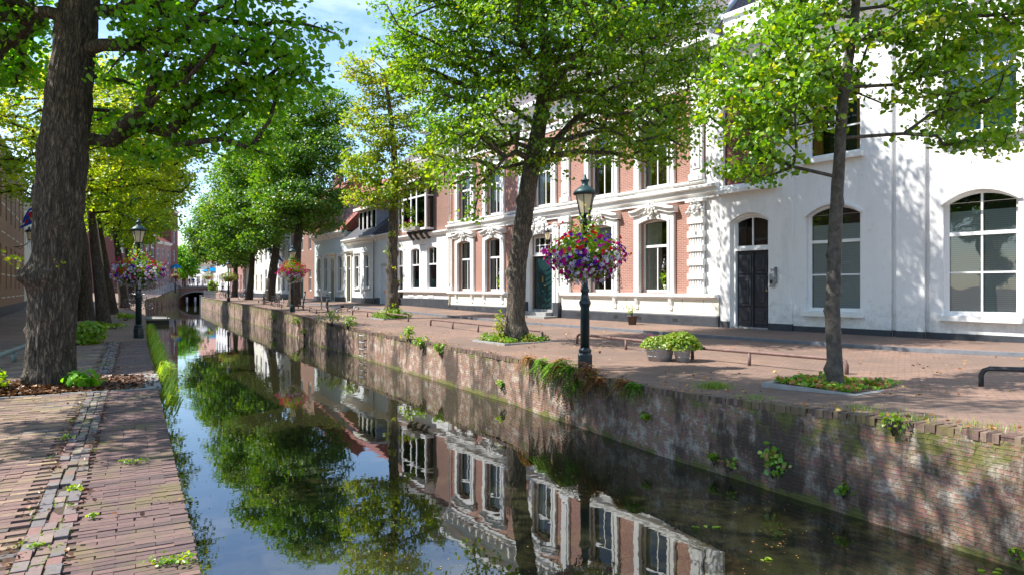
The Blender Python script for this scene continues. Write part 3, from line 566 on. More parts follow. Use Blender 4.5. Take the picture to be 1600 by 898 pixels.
def window(root, x0, x1, z0, zs, rise=0.0, y=0.12, fw=0.07, mull=(0.5,), rails=(), curtain=None, sash=None, name='window', bars=0.045, fmat=None, full=True):
    """frame ring + mullions + rails; pane and curtain are its sub-parts. mull: fractions of width; rails: heights; sash: (z) of a thick meeting rail."""
    fmat = fmat or M['frame']; O = arch_pts(x0, x1, z0, zs, rise); I = arch_pts(x0+fw, x1-fw, z0+fw*1.1, zs, max(rise-fw, 0.0) if rise else 0)
    if not rise: I = arch_pts(x0+fw, x1-fw, z0+fw*1.1, zs-fw, 0)
    tris = tessellate_polygon([[Vector((a, b, 0)) for a, b in r] for r in (O, I)]); allp = O + I; n = len(allp); mb = MB()
    vs = [(a, y, b) for a, b in allp] + [(a, y+0.07, b) for a, b in allp]; fs = [tuple(t) for t in tris]; mb.add(vs, fs); m = len(O); mi = len(I)
    for i in range(mi): mb.f.append([m+i, m+(i+1) % mi, m+(i+1) % mi+n, m+i+n]); mb.m.append(0); mb.sm.append(False)
    top = zs + rise if rise else zs
    def ztop(x):
        if not rise: return zs - fw
        t = (x1 - x)/(x1-x0); return zs + max(rise-fw, 0)*(1-(2*t-1)**2)
    for f in mull:
        f, lo, hi = f if isinstance(f, tuple) else (f, z0+fw, None); xm = x0 + (x1-x0)*f
        mb.box(xm-bars/2, xm+bars/2, y+0.008, y+0.06, lo, min(hi or 99, ztop(xm)+0.01))
    for r in rails: mb.box(x0+fw*.8, x1-fw*.8, y+0.012, y+0.058, r-bars/2, r+bars/2)
    if sash: mb.box(x0+fw*.8, x1-fw*.8, y-0.012, y+0.064, sash-0.045, sash+0.045)
    w = mb.build(name, fmat, root, fix=True)
    pane_mesh(I, y+0.035).build('pane', M['glass'], w, fix=False)
    if curtain:
        kind, mat, zlo, zhi = curtain[:4]
        if kind == 'blind':
            pb = MB().box(x0+fw*.5, x1-fw*.5, y+0.10, y+0.115, zlo, zhi); pb.build('blind', M[mat], w)
        else:
            segs = curtain[4] if len(curtain) > 4 else ((0.0, 1.0),); mb = MB()
            for (fa, fb) in segs:
                xa, xb = x0 + (x1-x0)*fa, x0 + (x1-x0)*fb; nn = max(8, int((xb-xa)/0.025)); vs = []
                for i in range(nn+1):
                    x = xa + (xb-xa)*i/nn; yy = y + 0.13 + 0.025*math.sin(x*58) + 0.015*math.sin(x*23); vs += [(x, yy, zlo), (x, yy, zhi)]
                mb.add(vs, [(2*i, 2*i+2, 2*i+3, 2*i+1) for i in range(nn)], 0, True)
            mb.build('curtain', M[mat], w, fix=False)
    return w
def ring(mb, O, I, y0, y1):          # solid frame between two outlines with the same corner count
    n = len(O)
    for i in range(n):
        j = (i+1) % n; a, b, c, d = O[i], O[j], I[j], I[i]
        mb.add([(a[0],y0,a[1]),(b[0],y0,b[1]),(c[0],y0,c[1]),(d[0],y0,d[1]),(a[0],y1,a[1]),(b[0],y1,b[1]),(c[0],y1,c[1]),(d[0],y1,d[1])],
               [(0,1,2,3),(4,5,1,0),(6,7,3,2)])
def ornament(mb, cx, cz, y, w, h, seed=0):      # carved cartouche: shell, scrolls, leaves
    rnd = random.Random(seed)
    def blob(x, z, r, rz=None, d=None):
        rz = rz or r; d = d or r; mb2 = []
        for i in range(1, 4):
            for k in range(8): mb2.append((x + r*math.sin(i*math.pi/4)*math.cos(k*math.pi/4), y - d*0.6*math.cos(i*math.pi/8) , z + rz*math.sin(i*math.pi/4)*math.sin(k*math.pi/4)))
        c = (x, y - d, z); vs = [c]; n = 8
        for rr, yy in ((0.5, 0.85), (0.85, 0.5), (1.0, 0.0)):
            for k in range(n): vs.append((x + r*rr*math.cos(k*2*math.pi/n), y - d*yy, z + rz*rr*math.sin(k*2*math.pi/n)))
        fs = [(0, 1+k, 1+(k+1) % n) for k in range(n)]
        for q in range(2): fs += [(1+q*n+k, 1+(q+1)*n+k, 1+(q+1)*n+(k+1) % n, 1+q*n+(k+1) % n) for k in range(n)]
        mb.add(vs, fs, 0, True)
    blob(cx, cz, w*.16, h*.28, .12)
    for sgn in (-1, 1):
        for k in range(6):
            t = k/5; blob(cx + sgn*w*(.14+.36*t), cz + h*(.22*math.sin(t*5) - .1), w*.075*(1.2-t*.5), h*.13, .07)
        blob(cx + sgn*w*.2, cz+h*.3, w*.09, h*.12, .08); blob(cx + sgn*w*.14, cz-h*.3, w*.09, h*.14, .08)
    blob(cx, cz+h*.38, w*.1, h*.13, .1); blob(cx, cz-h*.42, w*.07, h*.12, .08)
def cornice(root, x0, x1, z, h, p, mat, name='cornice', y=0.0, brackets=None):
    pr = [(y+0.05, z), (y-0.06*p/0.4, z), (y-0.10*p/0.4, z+h*.2), (y-p*.45, z+h*.3), (y-p*.5, z+h*.55), (y-p*.85, z+h*.66), (y-p, z+h*.8), (y-p, z+h), (y+0.05, z+h)]
    mb = MB(); mb.prof(pr, x0, x1)
    if brackets:
        x = x0 + brackets/2
        while x < x1: mb.box(x-.06, x+.06, y-p*.42, y+.02, z-h*.02, z+h*.33); x += brackets
    return mb.build(name, mat, root)

# --- brick mansion with white carved trim
rB = frame_root('brick_mansion', FB, TB, 'tall salmon brick mansion with white carved window surrounds and a blue double door')
gfw = [(-17.1, 'curtain'), (-14.15, 'curtain'), (-5.93, 'half'), (-2.98, 'full')]
holes = []; win = []
for cx, c in gfw: holes.append(arch_pts(cx-.72, cx+.72, 1.42, 3.98, .13))
DX = -9.95
holes.append([(DX-.86, 0.2), (DX+.86, 0.2), (DX+.86, 3.95), (DX-.86, 3.95)])
ff = [-17.1, -14.15, DX, -5.93, -2.98]
for cx in ff: holes.append(arch_pts(cx-.72, cx+.72, 5.28, 7.62, .13))
wall(rB, 'brick_wall', M['brick_red'], -18.94, -0.6, -0.6, 9.45, [[p for p in h] for h in holes[:4]] + [arch_pts(DX-.86, DX+.86, -0.2, 3.95, 0)] + holes[5:])
wall(rB, 'white_strip', M['white'], -0.598, 0.0, -0.6, 9.35, [])
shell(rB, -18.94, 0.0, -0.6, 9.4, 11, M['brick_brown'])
for a, b in ((-18.94, DX-1.42), (DX+1.42, -0.0)):
    mb = MB(); mb.prof([(0.05,-.6), (-.10,-.6), (-.10,.62), (-.07,.66), (0.05,.66)], a, b); mb.build('plinth', M['plinth'], rB)
for x in (-17.9, -16, -13.6, -12.4, -7.3, -5, -3.7, -1.9): mb = MB(); mb.box(x-.12, x+.12, -.104, -.05, .40, .52); mb.build('air_brick', M['iron'], rB)
mb = MB(); ld = MB(); cn = MB()
for a, b in ((-18.94, DX-1.42), (DX+1.42, 0.0)):
    mb = MB(); ld = MB(); mb.box(a, b, -.06, .02, .662, 1.24); mb.box(a+.001, b-.001, -.075, -.058, .662, .74); mb.build('dado', M['cream'], rB)
    ld.prof([(0.02,1.2), (-.09,1.2), (-.12,1.26), (-.19,1.28), (-.19,1.345), (-.14,1.385), (0.02,1.385)], a, b); ld.build('ledge', M['trim'], rB)
for cx, c in gfw:
    for s in (-1, 1):
        x = cx + s*.86; mb = MB(); mb.prof([(-.05,.78), (-.12,.82), (-.08,.95), (-.13,1.06), (-.17,1.2), (-.05,1.2)], x-.07, x+.07); mb.build('console', M['trim'], rB)
mb = MB()
for x in (-17.9, -16.3, -12.9, -7.6, -4.45, -1.6, -.66): mb = MB(); mb.box(x-.012, x+.012, -.064, -.05, .75, 1.2); mb.build('joint', M['stone'], rB)
def surround(root, cx, z0, zs, rise, hw, tw, hood, seed, y=-.11, orn=True):
    mb = MB(); I = arch_pts(cx-hw, cx+hw, z0, zs, rise); O = arch_pts(cx-hw-tw, cx+hw+tw, z0-.02, zs+tw*.8, rise+.05)
    ring(mb, O[:2] + O[2:], I, y, .02) if len(O) == len(I) else None
    I2 = arch_pts(cx-hw-.001, cx+hw+.001, z0, zs, rise); O2 = arch_pts(cx-hw-.10, cx+hw+.10, z0, zs+.08, rise+.02); ring(mb, O2, I2, y-.03, y+.01)
    o = mb.build('window_surround', M['trim'], root)
    n = 12; vs = []; half = hw+tw+.12                      # curved hood
    hm = MB(); prev = None
    for i in range(n+1):
        t = i/n; x = cx-half + 2*half*t; u = abs(2*t-1); zz = hood + (.15*(1-(u/.72)**2) if u < .72 else 0) ; cur = [(x, .02, zz-.20), (x, y-.08, zz-.20), (x, y-.10, zz-.07), (x, y-.17, zz-.05), (x, y-.17, zz+.02), (x, .02, zz+.06)]
        vs += cur
    for i in range(n):
        for k in range(6): hm.f.append([i*6+k, i*6+(k+1) % 6, (i+1)*6+(k+1) % 6, (i+1)*6+k]); hm.m.append(0); hm.sm.append(False)
    hm.f += [[0,1,2,3,4,5], [n*6+k for k in range(5,-1,-1)]]; hm.m += [0,0]; hm.sm += [False, False]; hm.v = vs; hm.build('hood', M['trim'], o)
    if orn: q = MB(); ornament(q, cx, hood+.02, y-.12, .62, .52, seed); q.build('carving', M['trim'], o, fix=False)
for i, (cx, c) in enumerate(gfw):
    cur = ('curtain', 'curtain', 1.5, 4.0, ((0, .3), (.75, 1))) if c == 'curtain' else (('curtain', 'curtain', 1.5, 4.0, ((0, 1),)) if c == 'full' else ('curtain', 'netcurtain', 3.1, 4.0, ((0, 1),)))
    if c == 'full': cur = ('curtain', 'curtain', 1.5, 4.0, ((0, .55), (.78, .9)))
    window(rB, cx-.72, cx+.72, 1.42, 3.98, .13, y=.13, fw=.09, mull=((0.5, 1.5, 3.1),), sash=3.12, curtain=cur)
    surround(rB, cx, 1.40, 3.98, .13, .72, .29, 4.46, i)
for i, cx in enumerate(ff):
    cur = ('curtain', 'netcurtain', 5.4, 7.6, ((0, .28), (.72, 1))) if i < 3 else (('curtain', 'curtain', 5.4, 7.6, ((0, .22),)) if i == 4 else None)
    window(rB, cx-.72, cx+.72, 5.28, 7.62, .13, y=.13, fw=.09, mull=((0.5, 5.35, 6.85),), sash=6.86, curtain=cur)
    surround(rB, cx, 5.26, 7.62, .13, .72, .29, 8.1, i+9, orn=(i == 2))
# string course and apron
mb = MB(); pr = [(0.02,4.62), (-.07,4.62), (-.07,4.74), (-.16,4.80), (-.16,4.93), (-.27,4.97), (-.27,5.04), (-.10,5.10), (0.02,5.10)]
mb.prof(pr, -18.94, -0.0); mb.build('string_course', M['trim'], rB)
mb = MB()
mb.prof([(0.02,5.15), (-.08,5.15), (-.08,5.2), (-.13,5.21), (-.13,5.262), (0.02,5.262)], -18.94, -0.6)
for cx in ff: mb.box(cx-.95, cx+.95, -.06, .02, 5.102, 5.148)
mb.build('sill_course', M['trim'], rB)
# pilasters
def pilaster(root, x0, x1, zA, zB, name='pilaster', y=-.16, blocks=True):
    mb = MB(); mb.box(x0, x1, y+.06, .02, zA, zB)
    cx = (x0+x1)/2; hw = (x1-x0)/2
    mb.box(x0-.04, x1+.04, y, .02, zA, zA+.22)
    z = zA + .22; k = 0; H = (zB - .62 - z)/5.0
    if blocks:
        while z + H <= zB - .60:
            mb.box(x0-.03, x1+.03, y-.01, .02, z+H*.55, z+H)
            for q in range(5): xx = x0+.05 + (x1-x0-.1)*(q+.5)/5; mb.box(xx-.03, xx+.03, y+.03, .02, z+.02, z+H*.55-.02)
            z += H; k += 1
        ornament(mb, cx, zB-.3, y+.02, .75, .5, 4); mb.box(x0-.08, x1+.08, y-.06, .02, zB-.1, zB)
    else:
        mb.box(x0+.10, x1-.10, y+.03, .02, zA+.4, zB-.3); mb.box(x0-.05, x1+.05, y-.02, .02, zB-.22, zB)
    return mb.build(name, M['trim'], root, fix=False)
pilaster(rB, -1.26, -.62, 1.39, 4.62); pilaster(rB, -1.2, -.68, 5.27, 8.9, blocks=False)
pilaster(rB, -8.58, -7.95, 1.39, 4.62, blocks=False); pilaster(rB, -12.0, -11.37, 1.39, 4.62, blocks=False)
for x in (-8.5, -11.9): pilaster(rB, x, x+.5, 5.27, 8.9, blocks=False)
pilaster(rB, -18.94, -18.5, 1.39, 4.62, blocks=False)
cornice(rB, -19.0, 0.02, 9.0, .95, .62, M['trim'], brackets=.62)
mb = MB(); mb.prof([(0.02,8.55), (-.05,8.55), (-.05,8.72), (-.12,8.78), (-.12,8.86), (0.02,8.86)], -18.94, -.6); mb.build('architrave', M['trim'], rB)
# roof
mb = MB(); mb.add([(-18.9,-.5,9.96), (0,-.5,9.96), (-1.4,3.2,12.9), (-17.5,3.2,12.9), (-18.9,11,9.96), (0,11,9.96), (-1.4,8,12.9), (-17.5,8,12.9)], [(0,1,2,3), (1,5,6,2), (5,4,7,6), (4,0,3,7), (3,2,6,7), (0,4,5,1)])
rf = mb.build('roof', M['roof_dark'], rB)
mb = MB(); mb.tube([(-18.9,-.5,9.99), (-17.5,3.2,12.95), (-1.4,3.2,12.95), (0,-.5,9.99)], .1, 8); mb.build('ridge', M['zincroof'], rf)
for x in (-15.5, -3.5): q = MB(); q.box(x-.5, x+.5, 4.5, 5.4, 12.7, 14.2); q.box(x-.56, x+.56, 4.44, 5.46, 14.2, 14.35); q.build('chimney', M['brick_brown'], rf)
# main door
mb = MB(); mb.box(DX-1.3, DX-.86, -.16, .2, .2, 3.95); mb.box(DX+.86, DX+1.3, -.16, .2, .2, 3.95); mb.box(DX-1.12, DX-1.0, -.2, -.15, .9, 3.9); mb.box(DX+1.0, DX+1.12, -.2, -.15, .9, 3.9)
ring(mb, arch_pts(DX-1.3, DX+1.3, 3.95, 4.12, .3), arch_pts(DX-.86, DX+.86, 3.951, 3.96, .06), -.16, .1)
ds = mb.build('door_surround', M['trim'], rB)
q = MB(); ornament(q, DX, 4.42, -.2, 1.5, .75, 21); ornament(q, DX-1.0, 4.3, -.1, .5, .35, 3); ornament(q, DX+1.0, 4.3, -.1, .5, .35, 5); q.build('carving', M['trim'], ds, fix=False)
q = MB()
for s in (-1, 1): q.box(DX+s*1.18-.2, DX+s*1.18+.2, -.24, .1, -.3, .95)
q.build('plinth_block', M['plinth'], ds)
q = MB(); q.box(DX-.86, DX+.86, -.02, .2, .2, .62); q.box(DX-1.35, DX+1.35, -.95, -.245, -.2, .36); q.box(DX-.98, DX+.98, -.6, .0, .2, .52); q.build('step', M['stone'], rB)
def chev_door(root, x0, x1, z0, z1, y, mat):
    mid = (x0+x1)/2
    for k, (a, b) in enumerate(((x0, mid-.006), (mid+.006, x1))):
        mb = MB(); mb.box(a, b, y, y+.06, z0, z1); w = b-a
        for z in np.arange(z0+.28, z1-.35, .24):      # raised chevron battens meeting on the middle
            d = 1 if k == 0 else -1; xa, xb = a+.06, b-.06; dz = .28*d*-1
            mb.add([(xa, y-.03, z + (0 if d > 0 else -.24)), (xb, y-.03, z + (-.24 if d > 0 else 0)), (xb, y-.03, z + (-.24 if d > 0 else 0)+.05), (xa, y-.03, z + (0 if d > 0 else -.24)+.05),
                    (xa, y+.01, z + (0 if d > 0 else -.24)), (xb, y+.01, z + (-.24 if d > 0 else 0)), (xb, y+.01, z + (-.24 if d > 0 else 0)+.05), (xa, y+.01, z + (0 if d > 0 else -.24)+.05)],
                   [(0,1,2,3), (0,4,5,1), (3,2,6,7), (1,5,6,2), (0,3,7,4)])
        dr = mb.build('door_leaf', mat, root)
        if k == 0: q = MB(); q.box(b-.14, b-.08, y-.07, y-.02, z0+1.2, z0+1.5); q.build('letter_plate', M['brass'], dr)
        else: q = MB(); q.lathe([(0.0,-.03), (.04,-.02), (.04,.02), (0,.03)], (a+.1, y-.08, z0+1.05), 8); q.build('knob', M['brass'], dr)
chev_door(rB, DX-.84, DX+.84, .62, 3.03, .1, M['door_green'])
window(rB, DX-.86, DX+.86, 3.10, 3.94, 0, y=.08, fw=.09, mull=(.25, .5, .75), rails=(3.52,), bars=.03, name='transom_window')
mb = MB(); mb.box(DX-.86, DX+.86, .02, .16, 3.03, 3.098); mb.build('transom_bar', M['trim'], rB)
mb = MB(); mb.tube([(-18.72, -.12, .6), (-18.72, -.12, 8.6), (-18.72, -.5, 9.1)], .045, 8); mb.build('downpipe', M['trim'], rB)

# --- white building on the right
rW = frame_root('white_townhouse', FW, TW, 'big white stuccoed building with arched windows and a dark blue double door', 'house')
segs = [(0.004, 2.6, -.05), (2.602, 5.45, 0.0), (5.452, 5.57, .10), (5.572, 6.28, 0.0), (6.282, 6.40, .10), (6.402, 9.2, 0.0), (9.202, 9.32, .1), (9.322, 15, 0.0)]
WZ = 8.9
wins = [(3.03, 4.63), (6.72, 8.32), (10.45, 12.05)]
for a, b, y in segs:
    hs = []
    if a < .1: hs.append(arch_pts(.38, 1.80, -0.1, 3.72, .27)); hs.append([(.12, 4.86), (1.98, 4.86), (1.98, 8.2), (.12, 8.2)])
    for (x0, x1) in wins:
        if a < x0 < b: hs.append(arch_pts(x0, x1, .90, 3.70, .29)); hs.append(arch_pts(x0, x1, 5.36, 7.60, .29))
    wall(rW, 'stucco_wall', M['white'], a, b, -.6, WZ, hs, y=y, th=.32-y)
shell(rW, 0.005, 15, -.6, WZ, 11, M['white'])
mb = MB()
for a, b, y in segs:
    if a < .1: mb.box(a-.1, .379, y-.03, y+.05, -.6, .50); mb.box(1.801, b+.01, y-.03, y+.05, -.6, .50)
    else: mb.box(a, b, y-.03, y+.05, -.6, .46)
mb.build('plinth', M['plinth'], rW)
for i, (x0, x1) in enumerate(wins):
    window(rW, x0, x1, .92, 3.70, .29, y=.14, fw=.085, mull=(.5,), rails=(1.97,), sash=2.93, curtain=('blind', 'blind', .95, 3.5 if i else 3.42))
    window(rW, x0, x1, 5.38, 7.60, .29, y=.14, fw=.085, mull=(.5,), rails=(6.2,), sash=6.95, curtain=('blind', 'bluefoil', 5.4, 7.9) if i else ('curtain', 'orangecurtain', 5.4, 7.7, ((0, .22), (.85, 1))))
    if i: q = MB(); q.box(x1-.16, x1-.09, .22, .24, 5.45, 7.6); q.build('curtain', M['orangecurtain'], rW)
    for z in (.92, 5.38): q = MB(); q.prof([(-.16, z-.15), (-.16, z-.02), (.14, z), (.14, z-.15)], x0-.10, x1+.10); q.build('window_sill', M['bluestone'] if z > 9 else M['stone_light'] if 'stone_light' in M else M['trim'], rW)
    for zs in (3.70, 7.60):       # raised arch moulding
        q = MB(); ring(q, arch_pts(x0-.07, x1+.07, zs-.02, zs+.02, .36), arch_pts(x0-.002, x1+.002, zs-.019, zs, .29), -.05, .02); q.build('arch_moulding', M['trim'], rW, fix=False)
# brick-filled blind window
q = MB(); q.box(.12, 1.98, .06, .12, 4.86, 8.2); q.build('blind_window', M['brick_dark'], rW)
q = MB(); q.prof([(-.24,4.66), (-.24,4.78), (-.1,4.93), (.06,4.96), (.06,4.66)], -.03, 2.12); q.build('window_sill', M['trim'], rW)
# door with transom
mb = MB(); ring(mb, arch_pts(.38, 1.80, .22, 3.72, .27), arch_pts(.52, 1.72, .23, 3.70, .20), .06, .22); mb.build('door_frame', M['frame'], rW, fix=False)
window(rW, .50, 1.74, 2.86, 3.70, .2, y=.12, fw=.07, mull=(.5,), name='transom_window')
mb = MB(); mb.box(.50, 1.74, .05, .2, 2.78, 2.858); mb.build('transom_bar', M['frame'], rW)
for k, (a, b) in enumerate(((.53, 1.115), (1.125, 1.71))):
    mb = MB(); mb.box(a, b, .16, .21, .34, 2.78)
    for (z0, z1) in ((.46, .92), (1.02, 1.95), (2.05, 2.62)):
        mb.box(a+.07, b-.07, .125, .17, z0-.02, z1+.02); mb.box(a+.11, b-.11, .15, .128, z0+.03, z1-.03); mb.box(a+.16, b-.16, .095, .13, z0+.09, z1-.09)
    d = mb.build('door_leaf', M['door_blue'], rW, bevel=.012)
    if k: q = MB(); q.lathe([(0,-.03), (.035,-.02), (.035,.02), (0,.03)], (b-.07, .1, 1.5), 8); q.build('knob', M['brass'], d)
mb = MB(); mb.box(1.09, 1.15, .11, .16, .34, 2.78); mb.build('astragal', M['door_blue'], rW)
mb = MB(); mb.box(.42, 1.78, -.02, .3, -.1, .34); mb.build('step', M['stone'], rW)
cornice(rW, -.02, 15, 8.9, .75, .55, M['trim'])
mb = MB(); mb.prof([(-.05,8.35), (-.05,8.5), (-.12,8.55), (-.12,8.62), (.0,8.62), (.0,8.35)], -.0, 15); mb.build('architrave', M['trim'], rW)
mb = MB(); mb.box(0, 15, 0.1, .5, 9.652, 10.5); mb.box(-.02, 15, .02, .6, 10.5, 10.65); mb.build('parapet', M['white'], rW)
mb = MB(); mb.add([(0,.6,10), (15,.6,10), (15,11,10), (0,11,10), (1,3.5,12.2), (14,3.5,12.2), (14,8,12.2), (1,8,12.2)], [(0,1,5,4), (1,2,6,5), (2,3,7,6), (3,0,4,7), (4,5,6,7), (0,3,2,1)]); mb.build('roof', M['roof_dark'], rW)
# intercom beside the blue door
ir = empty('intercom_panel', FW.to_3d() + TW.to_3d()*1.98 + nW.to_3d()*.06 + Vector((0,0,0)), math.atan2(TW.y, TW.x), 'small grey intercom and letter box on the white wall beside the dark blue door', 'intercom')
mb = MB(); mb.box(-.11, .06, -.05, 0, 1.62, 2.02); mb.build('letter_box', M['stone'], ir); mb = MB(); mb.box(.065, .13, -.06, 0, 1.72, 2.22); mb.build('call_panel', M['bluestone'], ir)
mb = MB(); mb.box(-.09, .0, -.058, -.05, 1.72, 1.83); mb.build('slot', M['iron'], ir)
cu = bpy.data.curves.new('house_number', 'FONT'); cu.body = '34'; cu.size = .12; cu.extrude = .004; tx = bpy.data.objects.new('house_number', cu); col.objects.link(tx); tx.parent = ir
tx.location = (-.1, -.01, 2.1); tx.rotation_euler = (R(90), 0, 0); cu.materials.append(M['bluestone'])
me_ = bpy.data.meshes.new_from_object(tx.evaluated_get(bpy.context.evaluated_depsgraph_get())); t2 = bpy.data.objects.new('house_number', me_); col.objects.link(t2); t2.parent = ir; t2.location = tx.location; t2.rotation_euler = tx.rotation_euler; bpy.data.objects.remove(tx)

# --- brick house with oriel window
FO = FB + TB*(-26.3); rO = frame_root('oriel_house', FO, TB, 'brown brick house with white ground floor, oriel window and flower box')
L = 26.3 - 18.96
def X(b): return b + 26.3
hs = [arch_pts(X(-24.0), X(-22.8), 1.5, 3.9, .1), arch_pts(X(-21.75), X(-20.5), 1.5, 3.9, .1), arch_pts(X(-26.0), X(-25.2), .6, 3.9, .1)]
wall(rO, 'lower_wall', M['white'], 0, L, -.6, 4.78, hs)
wall(rO, 'upper_wall', M['brick_brown'], 0, L, 4.782, 8.9, [[(X(-24.0),5.1), (X(-20.95),5.1), (X(-20.95),7.75), (X(-24.0),7.75)], [(X(-26.1),5.3), (X(-25.2),5.3), (X(-25.2),7.7), (X(-26.1),7.7)]])
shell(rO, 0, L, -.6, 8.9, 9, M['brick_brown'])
mb = MB(); mb.box(0, L, -.08, .01, -.6, .95); mb.build('plinth', M['plinth'], rO)
mb = MB()
for z in (1.9, 2.35, 2.8, 3.25, 3.7, 4.15): 
    for a, b in ((X(-25.1), X(-24.1)), (X(-22.7), X(-21.85)), (X(-20.4), L-.02)): mb.box(a, b, -.006, .01, z, z+.02)
mb.build('joint', M['stone'], rO)
mb = MB(); mb.prof([(.01,1.28), (-.12,1.28), (-.16,1.34), (-.16,1.42), (.01,1.45)], 0, L); mb.build('ledge', M['trim'], rO); mb = MB(); mb.prof([(.01,4.62), (-.08,4.62), (-.2,4.78), (-.2,4.86), (.01,4.9)], -.02, L)
mb.build('string_course', M['trim'], rO)
for a in (-23.9, -22.6, -21.2): mb = MB(); mb.box(X(a)-.45, X(a)+.35, -.03, .01, 1.02, 1.2); mb.build('wall_panel', M['trim'], rO)
for a, b in ((-24.0, -22.8), (-21.75, -20.5), (-26.0, -25.2)): window(rO, X(a), X(b), 1.5 if a > -25 else .6, 3.9, .1, y=.1, fw=.08, mull=((.5, 3.0, None),), sash=2.98, curtain=('blind', 'bluefoil', 1.5, 2.1))
window(rO, X(-26.1), X(-25.2), 5.3, 7.7, 0, y=.1, mull=(.5,), sash=6.9)
q = empty('oriel_window', (X(-22.47), 0, 0), 0); q.parent = rO
mb = MB(); mb.box(-1.6, 1.6, -.55, 0.05, 5.0, 5.12); mb.box(-1.6, 1.6, -.55, 0.05, 7.7, 7.86); mb.prof([(0.05,7.86), (-.7,7.86), (-.7,7.98), (-.3,8.2), (.05,8.25)], -1.75, 1.75)
for x in (-1.56, -.38, .38, 1.56): mb.box(x-.06, x+.06, -.54, -.44, 5.12, 7.7)
mb.box(-1.6, 1.6, -.53, -.46, 6.95, 7.05); mb.box(-1.59, -1.51, -.45, .04, 6.96, 7.04); mb.box(1.51, 1.59, -.45, .04, 6.96, 7.04); mb.build('oriel_frame', M['frame'], q)
mb = MB(); mb.box(-1.5, 1.5, -.50, -.49, 5.12, 7.7); mb.box(-1.56, -1.55, -.45, 0, 5.12, 7.7); mb.box(1.55, 1.56, -.45, 0, 5.12, 7.7); mb.build('pane', M['glass'], q)
mb = MB()
for x in (-1.1, -.4, .4, 1.1): mb.prof([(.05,4.5), (-.1,4.5), (-.4,4.85), (-.45,5.0), (.05,5.0)], x-.09, x+.09)
mb.build('bracket', M['plinth'], q)
cornice(rO, -.05, L+.05, 8.75, .55, .5, M['trim'])
mb = MB(); mb.add([(0,-.4,9.3), (L,-.4,9.3), (L-.2,3.9,12.4), (.4,3.9,12.4), (0,9,9.3), (L,9,9.3), ], [(0,1,2,3), (1,5,2), (5,4,3,2), (4,0,3), (0,4,5,1)]); mb.build('roof', M['roof_dark'], rO)
mb = MB(); mb.box(X(-22.6), X(-20.6), .3, 2.6, 9.3, 11.0); d = mb.build('dormer', M['zincroof'], rO)
mb = MB(); mb.box(X(-22.55), X(-20.65), .24, .30, 9.6, 10.95); mb.build('dormer_frame', M['frame'], d); mb = MB(); mb.box(X(-22.4), X(-21.65), .225, .24, 9.75, 10.8); mb.box(X(-21.55), X(-20.8), .225, .24, 9.75, 10.8); mb.build('pane', M['glass'], d)
mb = MB(); mb.box(X(-22.95), X(-20.3), .0, 2.8, 11.0, 11.18); mb.build('dormer_roof', M['trim'], d)
fbx = MB(); fbx.box(X(-23.2), X(-21.6), -.85, -.57, 5.0, 5.2); tg = fbx.build('window_box', M['wood'], rO)

